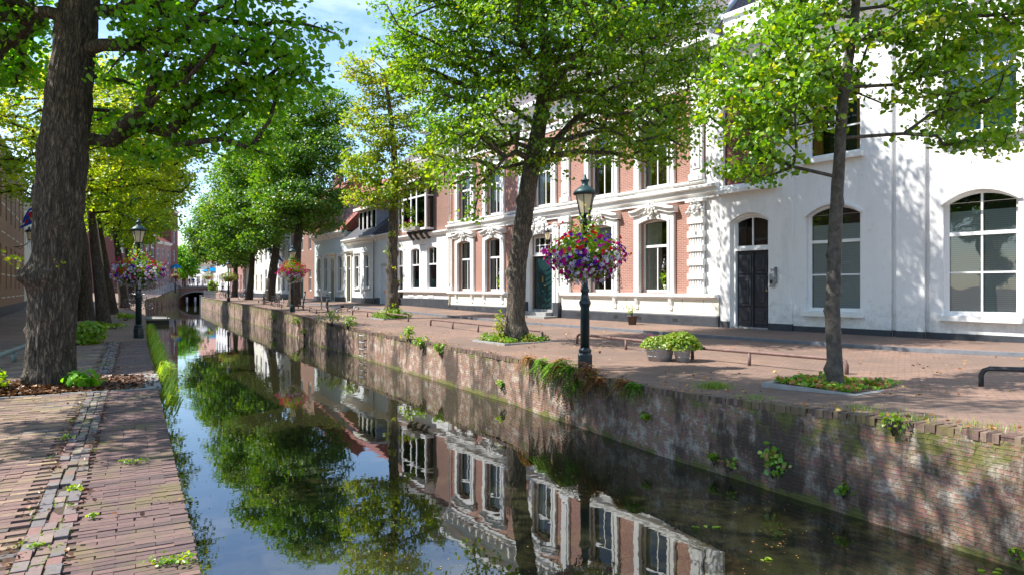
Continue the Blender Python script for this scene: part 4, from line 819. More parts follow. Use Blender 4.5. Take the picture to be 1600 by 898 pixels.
# --- pale blue-grey low house with dormer, slate roof
TC = Vector((.530, -.848)); nC = Vector((-.848, -.530))
FA = Vector((-9.5, 47.8)) + TC*(-6.5); FB2 = Vector((-9.5, 47.8)) + TC*(-15.2)
def low_house(name, O, T, Lx, h, wallm, label, wins, door, roof, gz0, plinth_h=.45, depth=8, ridge=4.0, win_z=(1.15, 3.55), hood=None):
    r = frame_root(name, O, T, label, 'house', 0); hs = []
    for a, b in wins: hs.append([(a, gz0+win_z[0]), (b, gz0+win_z[0]), (b, gz0+win_z[1]), (a, gz0+win_z[1])])
    if door: hs.append([(door[0], gz0+.15), (door[1], gz0+.15), (door[1], gz0+3.5), (door[0], gz0+3.5)])
    wall(r, 'front_wall', M[wallm], 0, Lx, gz0-.9, gz0+h, hs); shell(r, 0, Lx, gz0-.9, gz0+h, depth, M[wallm])
    prts = [(0, Lx)] if not door else [(0, door[0]-.1), (door[1]+.1, Lx)]
    for a, b in prts: mb = MB(); mb.box(a, b, -.05, .01, gz0-.9, gz0+plinth_h); mb.build('plinth', M['plinth'], r)
    for a, b in wins:
        window(r, a, b, gz0+win_z[0], gz0+win_z[1], 0, y=.1, fw=.09, mull=((.5, gz0+win_z[0], gz0+win_z[0]+(win_z[1]-win_z[0])*.62),), sash=gz0+win_z[0]+(win_z[1]-win_z[0])*.64, curtain=('curtain', 'netcurtain', gz0+win_z[0], gz0+win_z[1], ((0, .2),)))
        q = MB(); ring(q, [(a-.12, gz0+win_z[0]), (b+.12, gz0+win_z[0]), (b+.12, gz0+win_z[1]+.12), (a-.12, gz0+win_z[1]+.12)], [(a, gz0+win_z[0]), (b, gz0+win_z[0]), (b, gz0+win_z[1]), (a, gz0+win_z[1])], -.04, .02); q.prof([(.02, gz0+win_z[0]-.1), (-.12, gz0+win_z[0]-.1), (-.12, gz0+win_z[0]-.02), (.02, gz0+win_z[0]-.001)], a-.15, b+.15); q.prof([(.02, gz0+win_z[1]+.121), (-.12, gz0+win_z[1]+.14), (-.14, gz0+win_z[1]+.2), (.02, gz0+win_z[1]+.22)], a-.15, b+.15); q.build('window_surround', M['trim'], r)
    if door:
        a, b = door; q = MB(); q.box(a+.06, b-.06, .12, .18, gz0+.15, gz0+2.5)
        for z0, z1 in ((.4, 1.2), (1.35, 2.35)): q.box(a+.16, b-.16, .10, .13, gz0+z0, gz0+z1)
        q.build('door_leaf', M['door_green'], r); window(r, a, b, gz0+2.6, gz0+3.5, 0, y=.1, fw=.08, mull=(), name='transom_window')
        q = MB(); q.box(a-.18, a, -.08, .02, gz0, gz0+3.6); q.box(b, b+.18, -.08, .02, gz0, gz0+3.6); q.box(a-.18, b+.18, -.08, .02, gz0+3.6, gz0+3.8); q.prof([(.02, gz0+3.8), (-.2, gz0+3.8), (-.3, gz0+3.95), (.02, gz0+4.05)], a-.3, b+.3); q.box(a, b, -.02, .3, gz0-.9, gz0+.15); q.build('door_surround', M['cream'], r)
    cornice(r, -.05, Lx+.05, gz0+h-.35, .45, .45, M['trim'])
    z1 = gz0+h+.1; mb = MB(); mb.add([(0,-.4,z1), (Lx,-.4,z1), (Lx,depth/2,z1+ridge), (0,depth/2,z1+ridge), (0,depth+.3,z1), (Lx,depth+.3,z1)], [(0,1,2,3), (3,2,5,4), (0,3,4), (1,5,2), (0,4,5,1)]); mb.build('roof', M[roof], r)
    return r
rA = low_house('low_white_house', FA, TC, 6.5, 4.75, 'bluewhite', 'low pale blue white house with slate roof and a three-light dormer', [(2.0, 2.95), (4.1, 5.15)], (.35, 1.2), 'roof_grey', .40, ridge=3.6)
mb = MB(); mb.box(1.6, 5.3, .5, 3, 5.7, 7.35); dm = mb.build('dormer', M['zincroof'], rA); mb = MB(); mb.box(1.3, 5.6, .1, 3.2, 7.35, 7.55); mb.build('dormer_roof', M['cream'], dm)
for k in range(4): q = MB(); a = 1.7+k*.9; ring(q, [(a,5.75), (a+.82,5.75), (a+.82,7.3), (a,7.3)], [(a+.08,5.85), (a+.74,5.85), (a+.74,7.22), (a+.08,7.22)], .44, .5); q.build('dormer_window', M['frame'], dm, fix=False); q = MB(); q.box(a+.08, a+.74, .47, .48, 5.85, 7.22); q.build('pane', M['glass'], dm)
mb = MB(); mb.tube([(6.3, -.12, .4), (6.3, -.12, 4.7), (6.5, -.2, 5.0)], .05, 8); mb.build('downpipe', M['zincroof'], rA)
# annex with recessed garage door between the two houses
FX = Vector((-9.5, 47.8)) + TC*.01; gap = (FO - FX); rX = frame_root('white_annex', FX, gap.normalized(), 'narrow pale blue annex with a grey door between the low house and the oriel house', 'house'); Lg = gap.length - .05
wall(rX, 'front_wall', M['bluewhite'], 0, Lg, -.6, 5.0, [[(.7, -.2), (min(2.4, Lg-.3), -.2), (min(2.4, Lg-.3), 3.2), (.7, 3.2)]] if Lg > 1.5 else []); shell(rX, 0, Lg, -.6, 5.0, 6, M['bluewhite'], dark_y=.6)
mb = MB(); mb.box(.7, min(2.4, Lg-.3), .15, .2, 0.2, 3.2); mb.build('door_leaf', M['bluewhite'], rX); mb = MB(); mb.box(0, .69, -.05, .01, -.6, .9); mb.build('plinth', M['plinth'], rX); mb = MB(); mb.box(min(2.4, Lg-.3)+.01, Lg, -.05, .01, -.6, .9); mb.build('plinth', M['plinth'], rX)
cornice(rX, 0, Lg, 4.9, .3, .3, M['trim'])
rC = low_house('low_grey_house', FB2, TC, 8.65, 5.55, 'greygreen', 'low grey green house with orange tiled roof and a pedimented doorway', [(1.0, 1.9), (2.9, 3.8), (6.7, 7.7)], (4.9, 5.8), 'roof_red', .40, ridge=4.6, win_z=(.95, 3.7))
# further houses of the right-hand row
def plain_house(name, O, T, Lx, h, depth, wallm, roofm, label, gz0, rows, ncol, ridge=3.5, ww=.9, hip=False, trim='trim', gf=None, plinth=True, sash=True, wh=1.9):
    r = frame_root(name, O, T, label, 'house'); hs = []; ws = []
    for zi, z in enumerate(rows):
        for k in range(ncol):
            cx = Lx*(k+.5)/ncol; w = [(cx-ww/2, z), (cx+ww/2, z), (cx+ww/2, z+wh), (cx-ww/2, z+wh)]
            if gf and zi == 0 and k == gf: w = [(cx-ww/2, gz0+.1), (cx+ww/2, gz0+.1), (cx+ww/2, z+wh), (cx-ww/2, z+wh)]; dl = (cx, z)
            hs.append(w); ws.append((cx, w[0][1], z+wh, gf and zi == 0 and k == gf))
    wall(r, 'front_wall', M[wallm], 0, Lx, gz0-1, h, hs); shell(r, 0, Lx, gz0-1, h, depth, M[wallm], dark_y=.7)
    for cx, za, zb, isd in ws:
        if isd:
            q = MB(); q.box(cx-ww/2, cx+ww/2, .1, .16, za, zb-.6); q.build('door_leaf', M['door_green'], r); window(r, cx-ww/2, cx+ww/2, zb-.58, zb, 0, y=.1, mull=(), name='transom_window')
        else: window(r, cx-ww/2, cx+ww/2, za, zb, 0, y=.08, fw=.09, mull=(.5,), sash=za+(zb-za)*.62, bars=.06)
    if plinth: q = MB(); q.box(0, Lx, -.05, .01, gz0-1, gz0+.1 if gf else gz0+.45); q.build('plinth', M['plinth'], r)
    cornice(r, -.05, Lx+.05, h-.3, .4, .35, M[trim])
    z1 = h+.1; ind = 1.5 if hip else 0; mb = MB(); mb.add([(0,-.3,z1), (Lx,-.3,z1), (Lx-ind,depth/2,z1+ridge), (ind,depth/2,z1+ridge), (0,depth+.3,z1), (Lx,depth+.3,z1)], [(0,1,2,3), (3,2,5,4), (0,3,4), (1,5,2), (0,4,5,1)]); rf = mb.build('roof', M[roofm], r)
    q = MB(); q.box(Lx*.2, Lx*.2+.9, depth/2-.3, depth/2+.5, z1+ridge-.8, z1+ridge+.9); q.build('chimney', M['brick_brown'], rf)
    return r
def along(O, T, s): return O + T*s
e = FB2
plain_house('brick_stone_house', along(e, TC, -8.1), TC, 8.0, 8.2, 8, 'brick_brown', 'roof_red', 'brown brick house front behind the trunks right of the far white house', .5, (1.3, 5.0), 3, gf=1)
plain_house('white_row_house', along(e, TC, -20.2), TC, 12.0, 7.6, 8, 'white', 'roof_grey', 'long white house with tall white framed windows between the far trees', .5, (1.2, 4.6), 6, ww=1.0, wh=2.4)
plain_house('cream_row_house', along(e, TC, -30.4), TC, 10.0, 6.8, 8, 'cream', 'roof_red', 'cream house front behind the farthest lamp on the right bank', .5, (1.2, 4.3), 4)
plain_house('far_shop_house', along(e, TC, -41), TC, 10.3, 7.4, 8, 'brick_pink', 'roof_grey', 'pinkish brick shop house at the far end of the right bank', .6, (1.3, 4.6), 5)
plain_house('far_corner_house', along(e, TC, -54), TC, 12.0, 6.5, 8, 'white', 'roof_red', 'white house at the terrace beyond the right end of the bridge', .8, (2, 4.6), 5, wh=1.5)
# left-hand row, its fronts face the canal: direction runs away from the camera
TL = Vector((-.530, .848)); nL = Vector((.848, .530))
FL = Vector((-27.8, 37.0)) - TL*26
rl = plain_house('orange_brick_house', FL, TL, 44.0, 9.2, 9, 'brick_orange', 'roof_grey', 'orange brown brick front with arched bands, flag and wall lantern on the left', .1, (1.5, 5.5), 14, ww=1.1, wh=2.5)
mb = MB()
for z in (1.0, 2.3, 3.4, 4.7, 6.3, 7.6):
    for k in range(14): mb.box(44*(k+.5)/14+.62, min(44*(k+1.5)/14-.62, 43.98), -.012, .01, z, z+.07)
tag(mb.build('brick_band', M['cream'], rl), kind='stuff')
plain_house('cream_left_house', along(FL, TL, 44.2), TL, 9, 8.0, 9, 'cream', 'roof_grey', 'cream plastered house beside the orange brick front, half hidden by tree trunks', .1, (1.4, 4.8), 4)
plain_house('brick_left_house', along(FL, TL, 53.4), TL, 14, 9.0, 9, 'brick_brown', 'roof_dark', 'brown brick house behind the row of left bank trees', .1, (1.4, 4.8), 6)
PL = Vector((-57.4, 110)); TL2 = Vector((-.195, .981))
plain_house('red_brick_house', PL + TL2*(-16), TL2, 15.9, 9.95, 9, 'brick_dark', 'roof_grey', 'red brick house with tall white gridded windows left of the far railing', .3, (2.2, 6.4), 6, ww=1.5, wh=2.3)
plain_house('pink_brick_house', PL, TL2, 8.2, 9.0, 9, 'brick_pink', 'roof_red', 'pinkish brick house with white cornice and two white upper windows near the bridge', .9, (2.2, 5.6), 3, ww=1.1, wh=2.4)
r_ = plain_house('dark_brick_tower_house', PL + TL2*8.3, TL2, 4.2, 15.0, 9, 'brick_dark', 'roof_grey', 'tall narrow dark brick house with slate roof standing highest near the bridge', 1.2, (2.6, 6.2, 9.4), 1, ridge=1.6, ww=.9)
# beyond the bridge
plain_house('far_white_house', inpl(306, 449, 137).to_2d() + Vector((-1.5, 0)), Vector((.92, -.39)), 9, 6.2, 9, 'white', 'roof_red', 'white house with steep red and slate roof beyond the bridge', 1.5, (2.2,), 5, ww=.8, wh=2.6, ridge=5.5)
plain_house('far_low_house', inpl(352, 449, 150).to_2d() + Vector((-4, 0)), Vector((1, -.1)), 14, 5.6, 8, 'cream', 'roof_dark', 'low cream house behind the terrace parasols', 1.5, (2.2,), 6)
plain_house('far_brick_house', inpl(285, 449, 165).to_2d() + Vector((-14, 0)), Vector((1, .05)), 20, 7.5, 8, 'brick_pink', 'roof_red', 'brick house closing the street behind the willow', 1.5, (2.4, 5), 8)
# ------------------------------------------------------------------ bridge
bl, br = Vector((-55.6, 112.4)), Vector((-48.7, 113.6)); bd = (br-bl).normalized()
rb = empty('brick_bridge', (bl.x, bl.y, 0), math.atan2(bd.y, bd.x), 'low brick arch bridge crossing the far end of the canal', 'bridge'); BL = (br-bl).length
a0, a1 = .55, BL-.6; out = [(-1.5, -1.6), (a0, -1.6), (a0, -.9)] + [(a0 + (a1-a0)*(1-math.cos(math.pi*i/14))/2, -.9 + 1.75*math.sin(math.pi*i/14)) for i in range(1, 14)] + [(a1, -.9), (a1, -1.6), (BL+1.5, -1.6), (BL+1.5, 1.52), (-1.5, 1.52)]
tr = tessellate_polygon([[Vector((a, b, 0)) for a, b in out]]); n_ = len(out); mb = MB(); mb.add([(a, 0, b) for a, b in out] + [(a, 26, b) for a, b in out], [tuple(t) for t in tr] + [tuple(i+n_ for i in t) for t in tr] + [(i, (i+1) % n_, (i+1) % n_+n_, i+n_) for i in range(n_)])
mb.build('arch_wall', M['brick_brown'], rb); mb = MB(); mb.box(-.5, BL+.5, 25, 25.9, -1.5, 1.4); mb.build('arch_shade_block', M['dark'], rb)  # dark block added at the back so the arch looks shaded inside
mb = MB()
for i in range(14):
    t0, t1 = math.pi*i/14, math.pi*(i+1)/14; f = lambda t, e: (a0-e*math.cos(t)*-1*-1 + (a1-a0)*(1-math.cos(t))/2, -.9 + (1.75+e)*math.sin(t))
    p = [f(t0, 0), f(t1, 0), f(t1, .25), f(t0, .25)]; mb.add([(x, -.04, z) for x, z in p] + [(x, .03, z) for x, z in p], [(0,1,2,3), (3,2,6,7), (0,4,5,1)])
mb.build('arch_ring', M['stone'], rb); mb = MB(); mb.box(-1.5, BL+1.5, -.08, .4, 1.522, 1.66); mb.build('parapet_cap', M['stone'], rb)
for k in range(12):
    q = MB(); x = -1.2 + k*(BL+2.4)/11; q.tube([(x, .1, 1.66), (x, .1, 2.55)], .03, 6); q.build('baluster', M['pile_white'], rb)
q = MB(); q.tube([(-1.3, .1, 2.55), (BL+1.3, .1, 2.55)], .035, 6); q.tube([(-1.3, .1, 2.1), (BL+1.3, .1, 2.1)], .02, 6); q.build('handrail', M['pile_white'], rb)
q = MB(); q.box(-1.6, BL+1.6, .42, 7.2, 1.53, 1.60); tag(q.build('bridge_deck', M['ground']), kind='structure').parent = rb
# ------------------------------------------------------------------ railings and low rails
def railing(pts, label, h=1.0, gap=1.6, cross=2):
    t = empty('railing', tuple(pts[0]), 0, label, 'railing'); P0 = Vector(pts[0]); P = [Vector(p)-P0 for p in pts]; d = [0]
    for i in range(1, len(P)): d.append(d[-1] + (P[i]-P[i-1]).length)
    s = 0
    def pt(s): return Vector([float(np.interp(s, d, [p[k] for p in P])) for k in range(3)])
    while s <= d[-1]:
        p = pt(s); q = MB(); q.box(p.x-.05, p.x+.05, p.y-.05, p.y+.05, p.z-.05, p.z+h); q.build('post', M['pile_white'], t); s += gap
    for k in range(cross): q = MB(); z = h*(1-.42*k)-.04; q.tube([pt(x) + Vector((0, 0, z)) for x in np.linspace(0, d[-1], 14)], .03, 6); q.build('rail', M['iron'], t)
lq, lz, ls = resample(LE, LZ, 1.0); pts = [(x-.25, y-.1, gz(x, y)) for x, y in lq if 66 < y < 112]
railing(pts, 'long railing with pale posts climbing along the left quay to the bridge', h=1.05)
rq, rz_, rs = resample(RE, RZ, 1.0); pts = [(x+.3, y+.15, gz(x+.3, y)) for x, y in rq if 76 < y < 92]
railing(pts, 'dark railing with bicycles on the far end of the right quay', h=.9)
def low_rail(p0, p1, posts, label, mat='rust', h=.26, r=.035, group='low rails along the street'):
    p0, p1 = Vector(p0), Vector(p1); t = empty('low_rail', p0, 0, label, 'low rail', group); v = p1-p0; d = v.normalized(); up = Vector((0, 0, 1)); rr = .10
    path = [Vector((0,0,-.05)), up*(h-rr), up*(h-rr*.3) + d*rr*.3, up*h + d*rr]; e = [v + up*h - d*rr, v + up*(h-rr*.3) - d*rr*.3, v + up*(h-rr), v - up*.05]
    q = MB(); q.tube(path + [up*h + v*x for x in (.3, .6)] + e, r, 10); q.build('bar', M[mat], t)
    for f in posts: q = MB(); p = v*f; q.tube([p - up*.05, p + up*(h-.02)], r*.95, 8); q.build('post', M[mat], t)
low_rail(at(902, 536.5), at(1072, 557), (.5,), 'rusty low rail behind the lamp with its end hidden by the planters')
low_rail(at(1082, 561), at(1323, 585), (.42,), 'rusty low rail running from the planters to behind the young tree')
low_rail(at(1533, 603), Vector((10.5, 7.6, gz(10.5, 7.6))), (.5,), 'dark brown low rail at the right edge of the picture', 'iron')
low_rail(at(673, 508.7), at(848, 531), (.25, .5), 'rusty low rail behind the thick leaning tree')
low_rail(at(551, 491.7), at(638, 502), (.3, .65), 'short rusty low rail behind the slim yellowing tree')
low_rail(at(466, 482), at(494, 490), (.33, .66), 'low rail between the second lamp and the bicycles')
low_rail(at(404, 473), at(440, 481), (.3, .6), 'low rail in front of the bicycle by the far leaning tree')
low_rail(Vector((-9.4, 12.0, 0)) + Vector((-.0,-0,0)), Vector((-12.6, 18.6, 0)), (.2, .4, .6, .8), 'weathered green low rail beside the big left tree', 'greenrail', .26, .05)
# ------------------------------------------------------------------ lamps and flower baskets
def make_lamp(label):
    t = empty('street_lamp', (0, 0, 0), 0, label, 'street lamp', 'old lantern street lamps along the canal')
    q = MB(); q.lathe([(.145,0), (.145,.30), (.12,.34), (.13,.37), (.13,.40), (.095,.44)], seg=8, sm=False, a0=math.pi/8)
    q.lathe([(.092,.44), (.088,1.22), (.10,1.25), (.115,1.29), (.115,1.33), (.08,1.38), (.075,1.42), (.07,1.5), (.085,1.53), (.085,1.56), (.06,1.6), (.052,1.85), (.075,1.88), (.075,1.92), (.047,1.95), (.04,2.85), (.055,2.87), (.055,2.9), (.03,2.93), (.03,3.02)], seg=14); q.build('post', M['lamp'], t)
    q = MB()
    for k in range(4):
        a = k*math.pi/2 + math.pi/4; c, s = math.cos(a), math.sin(a); q.tube([(c*.035, s*.035, 2.80), (c*.12, s*.12, 2.86), (c*.15, s*.15, 2.93), (c*.10, s*.10, 3.01)], .013, 6)
    q.tube([(-.32,0,2.62), (.32,0,2.62)], .012, 6); q.build('bracket', M['lamp'], t)
    q = MB()
    for k in range(6):
        a = k*math.pi/3 + .3; c, s = math.cos(a), math.sin(a); q.tube([(c*.105, s*.105, 3.02), (c*.195, s*.195, 3.40)], .011, 5)
    q.lathe([(.06,3.0), (.12,3.0), (.125,3.03), (.10,3.035)], seg=6, a0=.3, sm=False); q.lathe([(.19,3.385), (.225,3.39), (.225,3.415), (.17,3.43)], seg=12)
    lan = q.build('lantern', M['lamp'], t)
    q = MB(); q.lathe([(.098,3.03), (.187,3.39)], seg=6, a0=.3, sm=False); q.f = q.f[:6]; q.m = q.m[:6]; q.sm = q.sm[:6]; q.build('lamp_glass', M['lampglass'], lan)
    q = MB(); q.lathe([(.235,3.41), (.20,3.47), (.14,3.52), (.08,3.56), (.06,3.575), (.065,3.64), (.085,3.66), (.085,3.68), (.04,3.70), (.03,3.74), (.018,3.78), (0,3.80)], seg=14); q.build('lamp_cap', M['lamp_cap'], lan)
    return t
lamp0 = make_lamp('near lamp in front of the brick mansion, its post rising out of ferns')
lamp_pos = []
def put_lamp(p, label, top=None, first=[True]):
    o = lamp0 if first[0] else copy_tree(lamp0); first[0] = False; o.location = p; o['label'] = label; lamp_pos.append(Vector(p)); return o
L1p = at(914, 578); put_lamp(L1p, 'near lamp in front of the brick mansion, its post rising out of ferns')
L2p = at(216.5, 527.5); put_lamp(L2p, 'lamp on the left bank quay in front of the row of trunks')
L3p = at(457, 487.5); put_lamp(L3p, 'second lamp of the right bank with a red and white flower ball')
L4p = at(357, 471.3); put_lamp(L4p, 'far right bank lamp in front of the farthest tree trunks')
L5p = inpl(325, 449, 102); L5p.z = gz(L5p.x, L5p.y); put_lamp(L5p, 'farthest lamp rising beside the bridge behind a pink basket')
L6p = inpl(274, 449, 98); L6p.z = gz(L6p.x-1, L6p.y); put_lamp(L6p, 'lamp at the left bank railing close to the dark brick house')
def flower_mesh(C, Nn, rad, name, mat, parent, core=False, label=None):
    n = len(C); A = np.cross(Nn, RNG.normal(size=(n,3))); A /= np.linalg.norm(A, axis=1)[:,None]; B = np.cross(Nn, A); k = 6; V = np.zeros((n, k+1, 3)); V[:,0] = C - Nn*rad[:,None]*.35
    for i in range(k):
        t = 2*math.pi*i/k; rr = rad*(1 + .12*RNG.normal(size=n)); V[:,i+1] = C + (A*math.cos(t) + B*math.sin(t))*rr[:,None]
    tri = np.array([(0, 1+i, 1+(i+1) % k) for i in range(k)]); Fq = (np.arange(n)[:,None,None]*(k+1) + tri[None]).reshape(-1, 3)
    o = np_mesh(name, V.reshape(-1,3), Fq, mat, parent, nside=3); o['kind'] = 'stuff'; 
    if label: o['label'] = label
    return o
def leaf_quads(C, Nn, size, name, mat, parent, rnd, droop=0.0):
    n = len(C); Z = np.zeros((n,3)); Z[:,2] = 1
    A = np.cross(Nn, RNG.normal(size=(n,3))); A /= np.linalg.norm(A, axis=1)[:,None] + 1e-9; A[:,2] -= droop; A /= np.linalg.norm(A, axis=1)[:,None]
    B = np.cross(Nn, A); B /= np.linalg.norm(B, axis=1)[:,None] + 1e-9; s = size[:,None]
    P = [(-.5,0,0), (-.18,.40,.10), (.22,.36,.10), (.55,0,-.06), (.22,-.36,.10), (-.18,-.40,.10)]
    V = np.stack([C + A*s*p[0] + B*s*p[1] + Nn*s*p[2] for p in P], 1); fq = np.array([(0,3,2,1), (0,5,4,3)]); Q = (np.arange(n)[:,None,None]*6 + fq[None]).reshape(-1,4)
    return np_mesh(name, V.reshape(-1,3), Q, mat, parent, attrs={'rnd': np.repeat(rnd, 2)}, smooth=True)
def unit(v): return v/(np.linalg.norm(v, axis=1)[:,None] + 1e-9)
def basket(p, label, seed, mixup='full', W_=.74, H_=.50, z=2.2, dens=1.0):
    rg = np.random.default_rng(seed); t = empty('flower_basket', (p.x, p.y, p.z + z), rg.random()*0.3, label, 'flower basket', 'flower baskets on the lamps')
    def shell_pts(n, lo=-1, hi=1, out=1.0):
        d = unit(rg.normal(size=(n*3,3))); d = d[(d[:,2] > lo) & (d[:,2] < hi)][:n]; m = len(d); lump = np.array([1 + .30*noise.noise(Vector(v*2.2) + Vector((seed,0,0))) for v in d]) + .05*rg.normal(size=m)
        s = np.array((W_, W_*.8, H_)); P = d*s*lump[:,None]*out; low = P[:,2] < 0; P[low,:2] *= (1 - .35*np.clip(-P[low,2]/H_, 0, 1)[:,None]); return P, d
    q = MB(); q.lathe([(.10,-.40), (.30,-.30), (.42,-.1), (.45,.05)], seg=14); q.build('basket_liner', M['soil'], t)
    n = int(2600*dens); P, d = shell_pts(n, out=.93); P = P*(0.72 + .28*rg.random(len(P)))[:,None]
    ex = int(260*dens); P2 = rg.normal(size=(ex,3))*(.16,.14,.16) + (0, 0, H_*.95); P = np.r_[P, P2]; d = np.r_[d, unit(rg.normal(size=(ex,3)))]
    leaf_quads(P, unit(d + rg.normal(size=d.shape)*.7), .055*(.7+.6*rg.random(len(P))), 'foliage', M['leaf'], t, np.clip(rg.normal(.45,.25,len(P)), 0, 1))
    cols = {'full': (('fl_red', 90, .1, 1), ('fl_orange', 60, .0, 1), ('fl_pink', 190, -.7, .9), ('fl_purple', 330, -.7, .9), ('fl_magenta', 190, -.9, .3), ('fl_white', 170, -.9, .25), ('fl_lilac', 190, -.95, .1)),
            'left': (('fl_red', 80, .0, 1), ('fl_orange', 60, -.1, 1), ('fl_pink', 220, -.6, .8), ('fl_purple', 280, -.6, .8), ('fl_white', 300, -.9, .6), ('fl_lilac', 240, -.95, .4)),
            'redwhite': (('fl_red', 230, .1, 1), ('fl_pink', 250, -.3, .6), ('fl_magenta', 120, -.4, .3), ('fl_white', 420, -1, -.15), ('fl_lilac', 150, -1, 0)),
            'pink': (('fl_pink', 300, -.8, 1), ('fl_red', 150, -.4, 1), ('fl_white', 120, -.8, .6)), 'dark': (('fl_magenta', 120, -.8, 1), ('fl_red', 100, -.8, 1), ('fl_pink', 70, -.5, 1))}[mixup]
    nm = dict(fl_red='red_blossoms', fl_orange='orange_blossoms', fl_pink='pink_blossoms', fl_purple='purple_blossoms', fl_magenta='magenta_blossoms', fl_white='white_blossoms', fl_lilac='lilac_blossoms')
    for c, k, lo, hi in cols:
        P, d = shell_pts(int(k*dens), lo, hi, 1.03)
        if c == 'fl_red' and mixup in ('full', 'left'): e = rg.normal(size=(14,3))*(.2,.15,.12) + (0,0,H_*1.15); P = np.r_[P, e]; d = np.r_[d, unit(rg.normal(size=e.shape))]
        # sprinkle in patches of colour
        keep = np.array([noise.noise(Vector(v*2.5) + Vector((hash(c) % 97 if False else len(c)*3.1 + seed, 0, 0))) for v in d]) > (.02 if c in ('fl_pink','fl_magenta','fl_orange','fl_purple') and mixup in ('full','left') and True else -.25)
        if mixup == 'full' and c in ('fl_pink','fl_magenta'): keep |= (np.abs(d[:,0]) > .55) & (d[:,2] < .35)
        P, d = P[keep], d[keep]
        nr = unit(d + rg.normal(size=d.shape)*.35 + (0, -.25, .1)); rad = .035*(.7+.6*rg.random(len(P)))
        flower_mesh(P, nr, rad, nm[c], M[c], t)
        if c == 'fl_lilac': flower_mesh(P + nr*.004, nr, rad*.38, 'blossom_cores', M['fl_core'], t)
    return t
basket(L1p, 'round basket of purple, red and white petunias on the near lamp', 1, 'full')
basket(L2p, 'mixed flower basket with many white blossoms on the left bank lamp', 2, 'left', W_=.80, H_=.48, z=2.08)
basket(L3p, 'flower ball, red on top and white underneath, on the second right bank lamp', 3, 'redwhite', W_=.76, H_=.62, z=2.25)
basket(L4p, 'dark leafy basket with few magenta flowers on the far right bank lamp', 4, 'dark', W_=.95, H_=.5, z=2.2, dens=.6)
basket(L5p, 'pink flower basket beside the bridge in front of the parasols', 5, 'pink', W_=1.0, H_=.55, z=2.2, dens=.5)
basket(L6p, 'small red basket on the lamp by the left railing', 6, 'pink', W_=.6, H_=.4, z=2.4, dens=.3)
# wall lanterns
def wall_lantern(p, ang, label, s=1.0):
    t = empty('wall_lantern', p, ang, label, 'wall lantern'); q = MB(); q.tube([(0,0,-.5), (0,-.35,-.45), (0,-.6,-.25), (0,-.62,-.1)], .02, 6); q.tube([(0,-.1,-.5), (0,-.25,-.62), (0,-.35,-.5)], .015, 6); q.build('bracket', M['iron'], t)
    q = MB(); q.lathe([(.09,-.1), (.16,.28)], (0,-.62,0), 6, sm=False); q.build('lamp_glass', M['lampglass'], t); q = MB(); q.lathe([(.20,.28), (.12,.40), (.05,.45), (.05,.52), (0,.56)], (0,-.62,0), 8); q.lathe([(.05,-.14), (.1,-.1)], (0,-.62,0), 6); q.build('lamp_cap', M['iron'], t); t.scale = (s,)*3
wp = FL + TL*(26+9.4); wall_lantern((wp.x, wp.y, 4.9), math.atan2(TL.y, TL.x), 'lantern on a scrolled iron bracket on the orange brick front', 1.3)
wp = FB + TB*(-8.75) + nB*.0; wall_lantern((wp.x + nB.x*.16, wp.y + nB.y*.16, 3.75), math.atan2(TB.y, TB.x), 'small lantern on the wall beside the blue green chevron door', .8)
# flags
def flag(p, ang, label, red, L_=1.5, H_=1.0):
    t = empty('flag', p, ang, label, 'flag'); q = MB(); q.tube([(0,0,-.55), (0,-1.9,.55)], .025, 6); q.build('flag_pole', M['frame'], t)
    n = 12; vs = []
    for i in range(n+1):
        for j in range(7):
            u, v = i/n, j/6; vs.append((.28*math.sin(u*7 + v*2)*u + .15*u, -1.9 + u*.55 + v*.9*.0 + .9*(1-v)*.0 + v*1.0, .55 - u*L_*.85 - v*.58 + .06*math.sin(u*5)))
    q = MB(); q.add(vs, [(i*7+j, (i+1)*7+j, (i+1)*7+j+1, i*7+j+1) for i in range(n) for j in range(6)], 0, True)
    c = q.build('cloth', [M['cloth_blue'], M['cloth_red'], M['cloth_white']], t, fix=False)
    if red:      # red rampant shape and white spots across the blue
        for k, pl in enumerate(c.data.polygons):
            i, j = k//6, k % 6
            if (i in (2,3) and j in (1,2)) or (i in (4,5) and 1 <= j <= 4) or (i in (6,7) and j in (2,3)) or (i == 8 and j in (1,4)) or (i == 9 and j in (1,2,4)): pl.material_index = 1
            if (i, j) in ((3,4), (7,1), (9,5)): pl.material_index = 2
fp = FL + TL*(26+7.6); flag((fp.x, fp.y, 6.7), math.atan2(TL.y, TL.x), 'blue flag with a red figure on a white pole at the orange brick front', True)
fp = FL + TL*(26+17.5); flag((fp.x, fp.y, 6.4), math.atan2(TL.y, TL.x), 'plain blue flag on a white pole seen between trunk and brick front', False)
fp = along(e, TC, -10); flag((fp.x, fp.y, 5.2), math.atan2(TC.y, TC.x), 'dark flag hanging from the white house behind the far trees', False, 1.2)
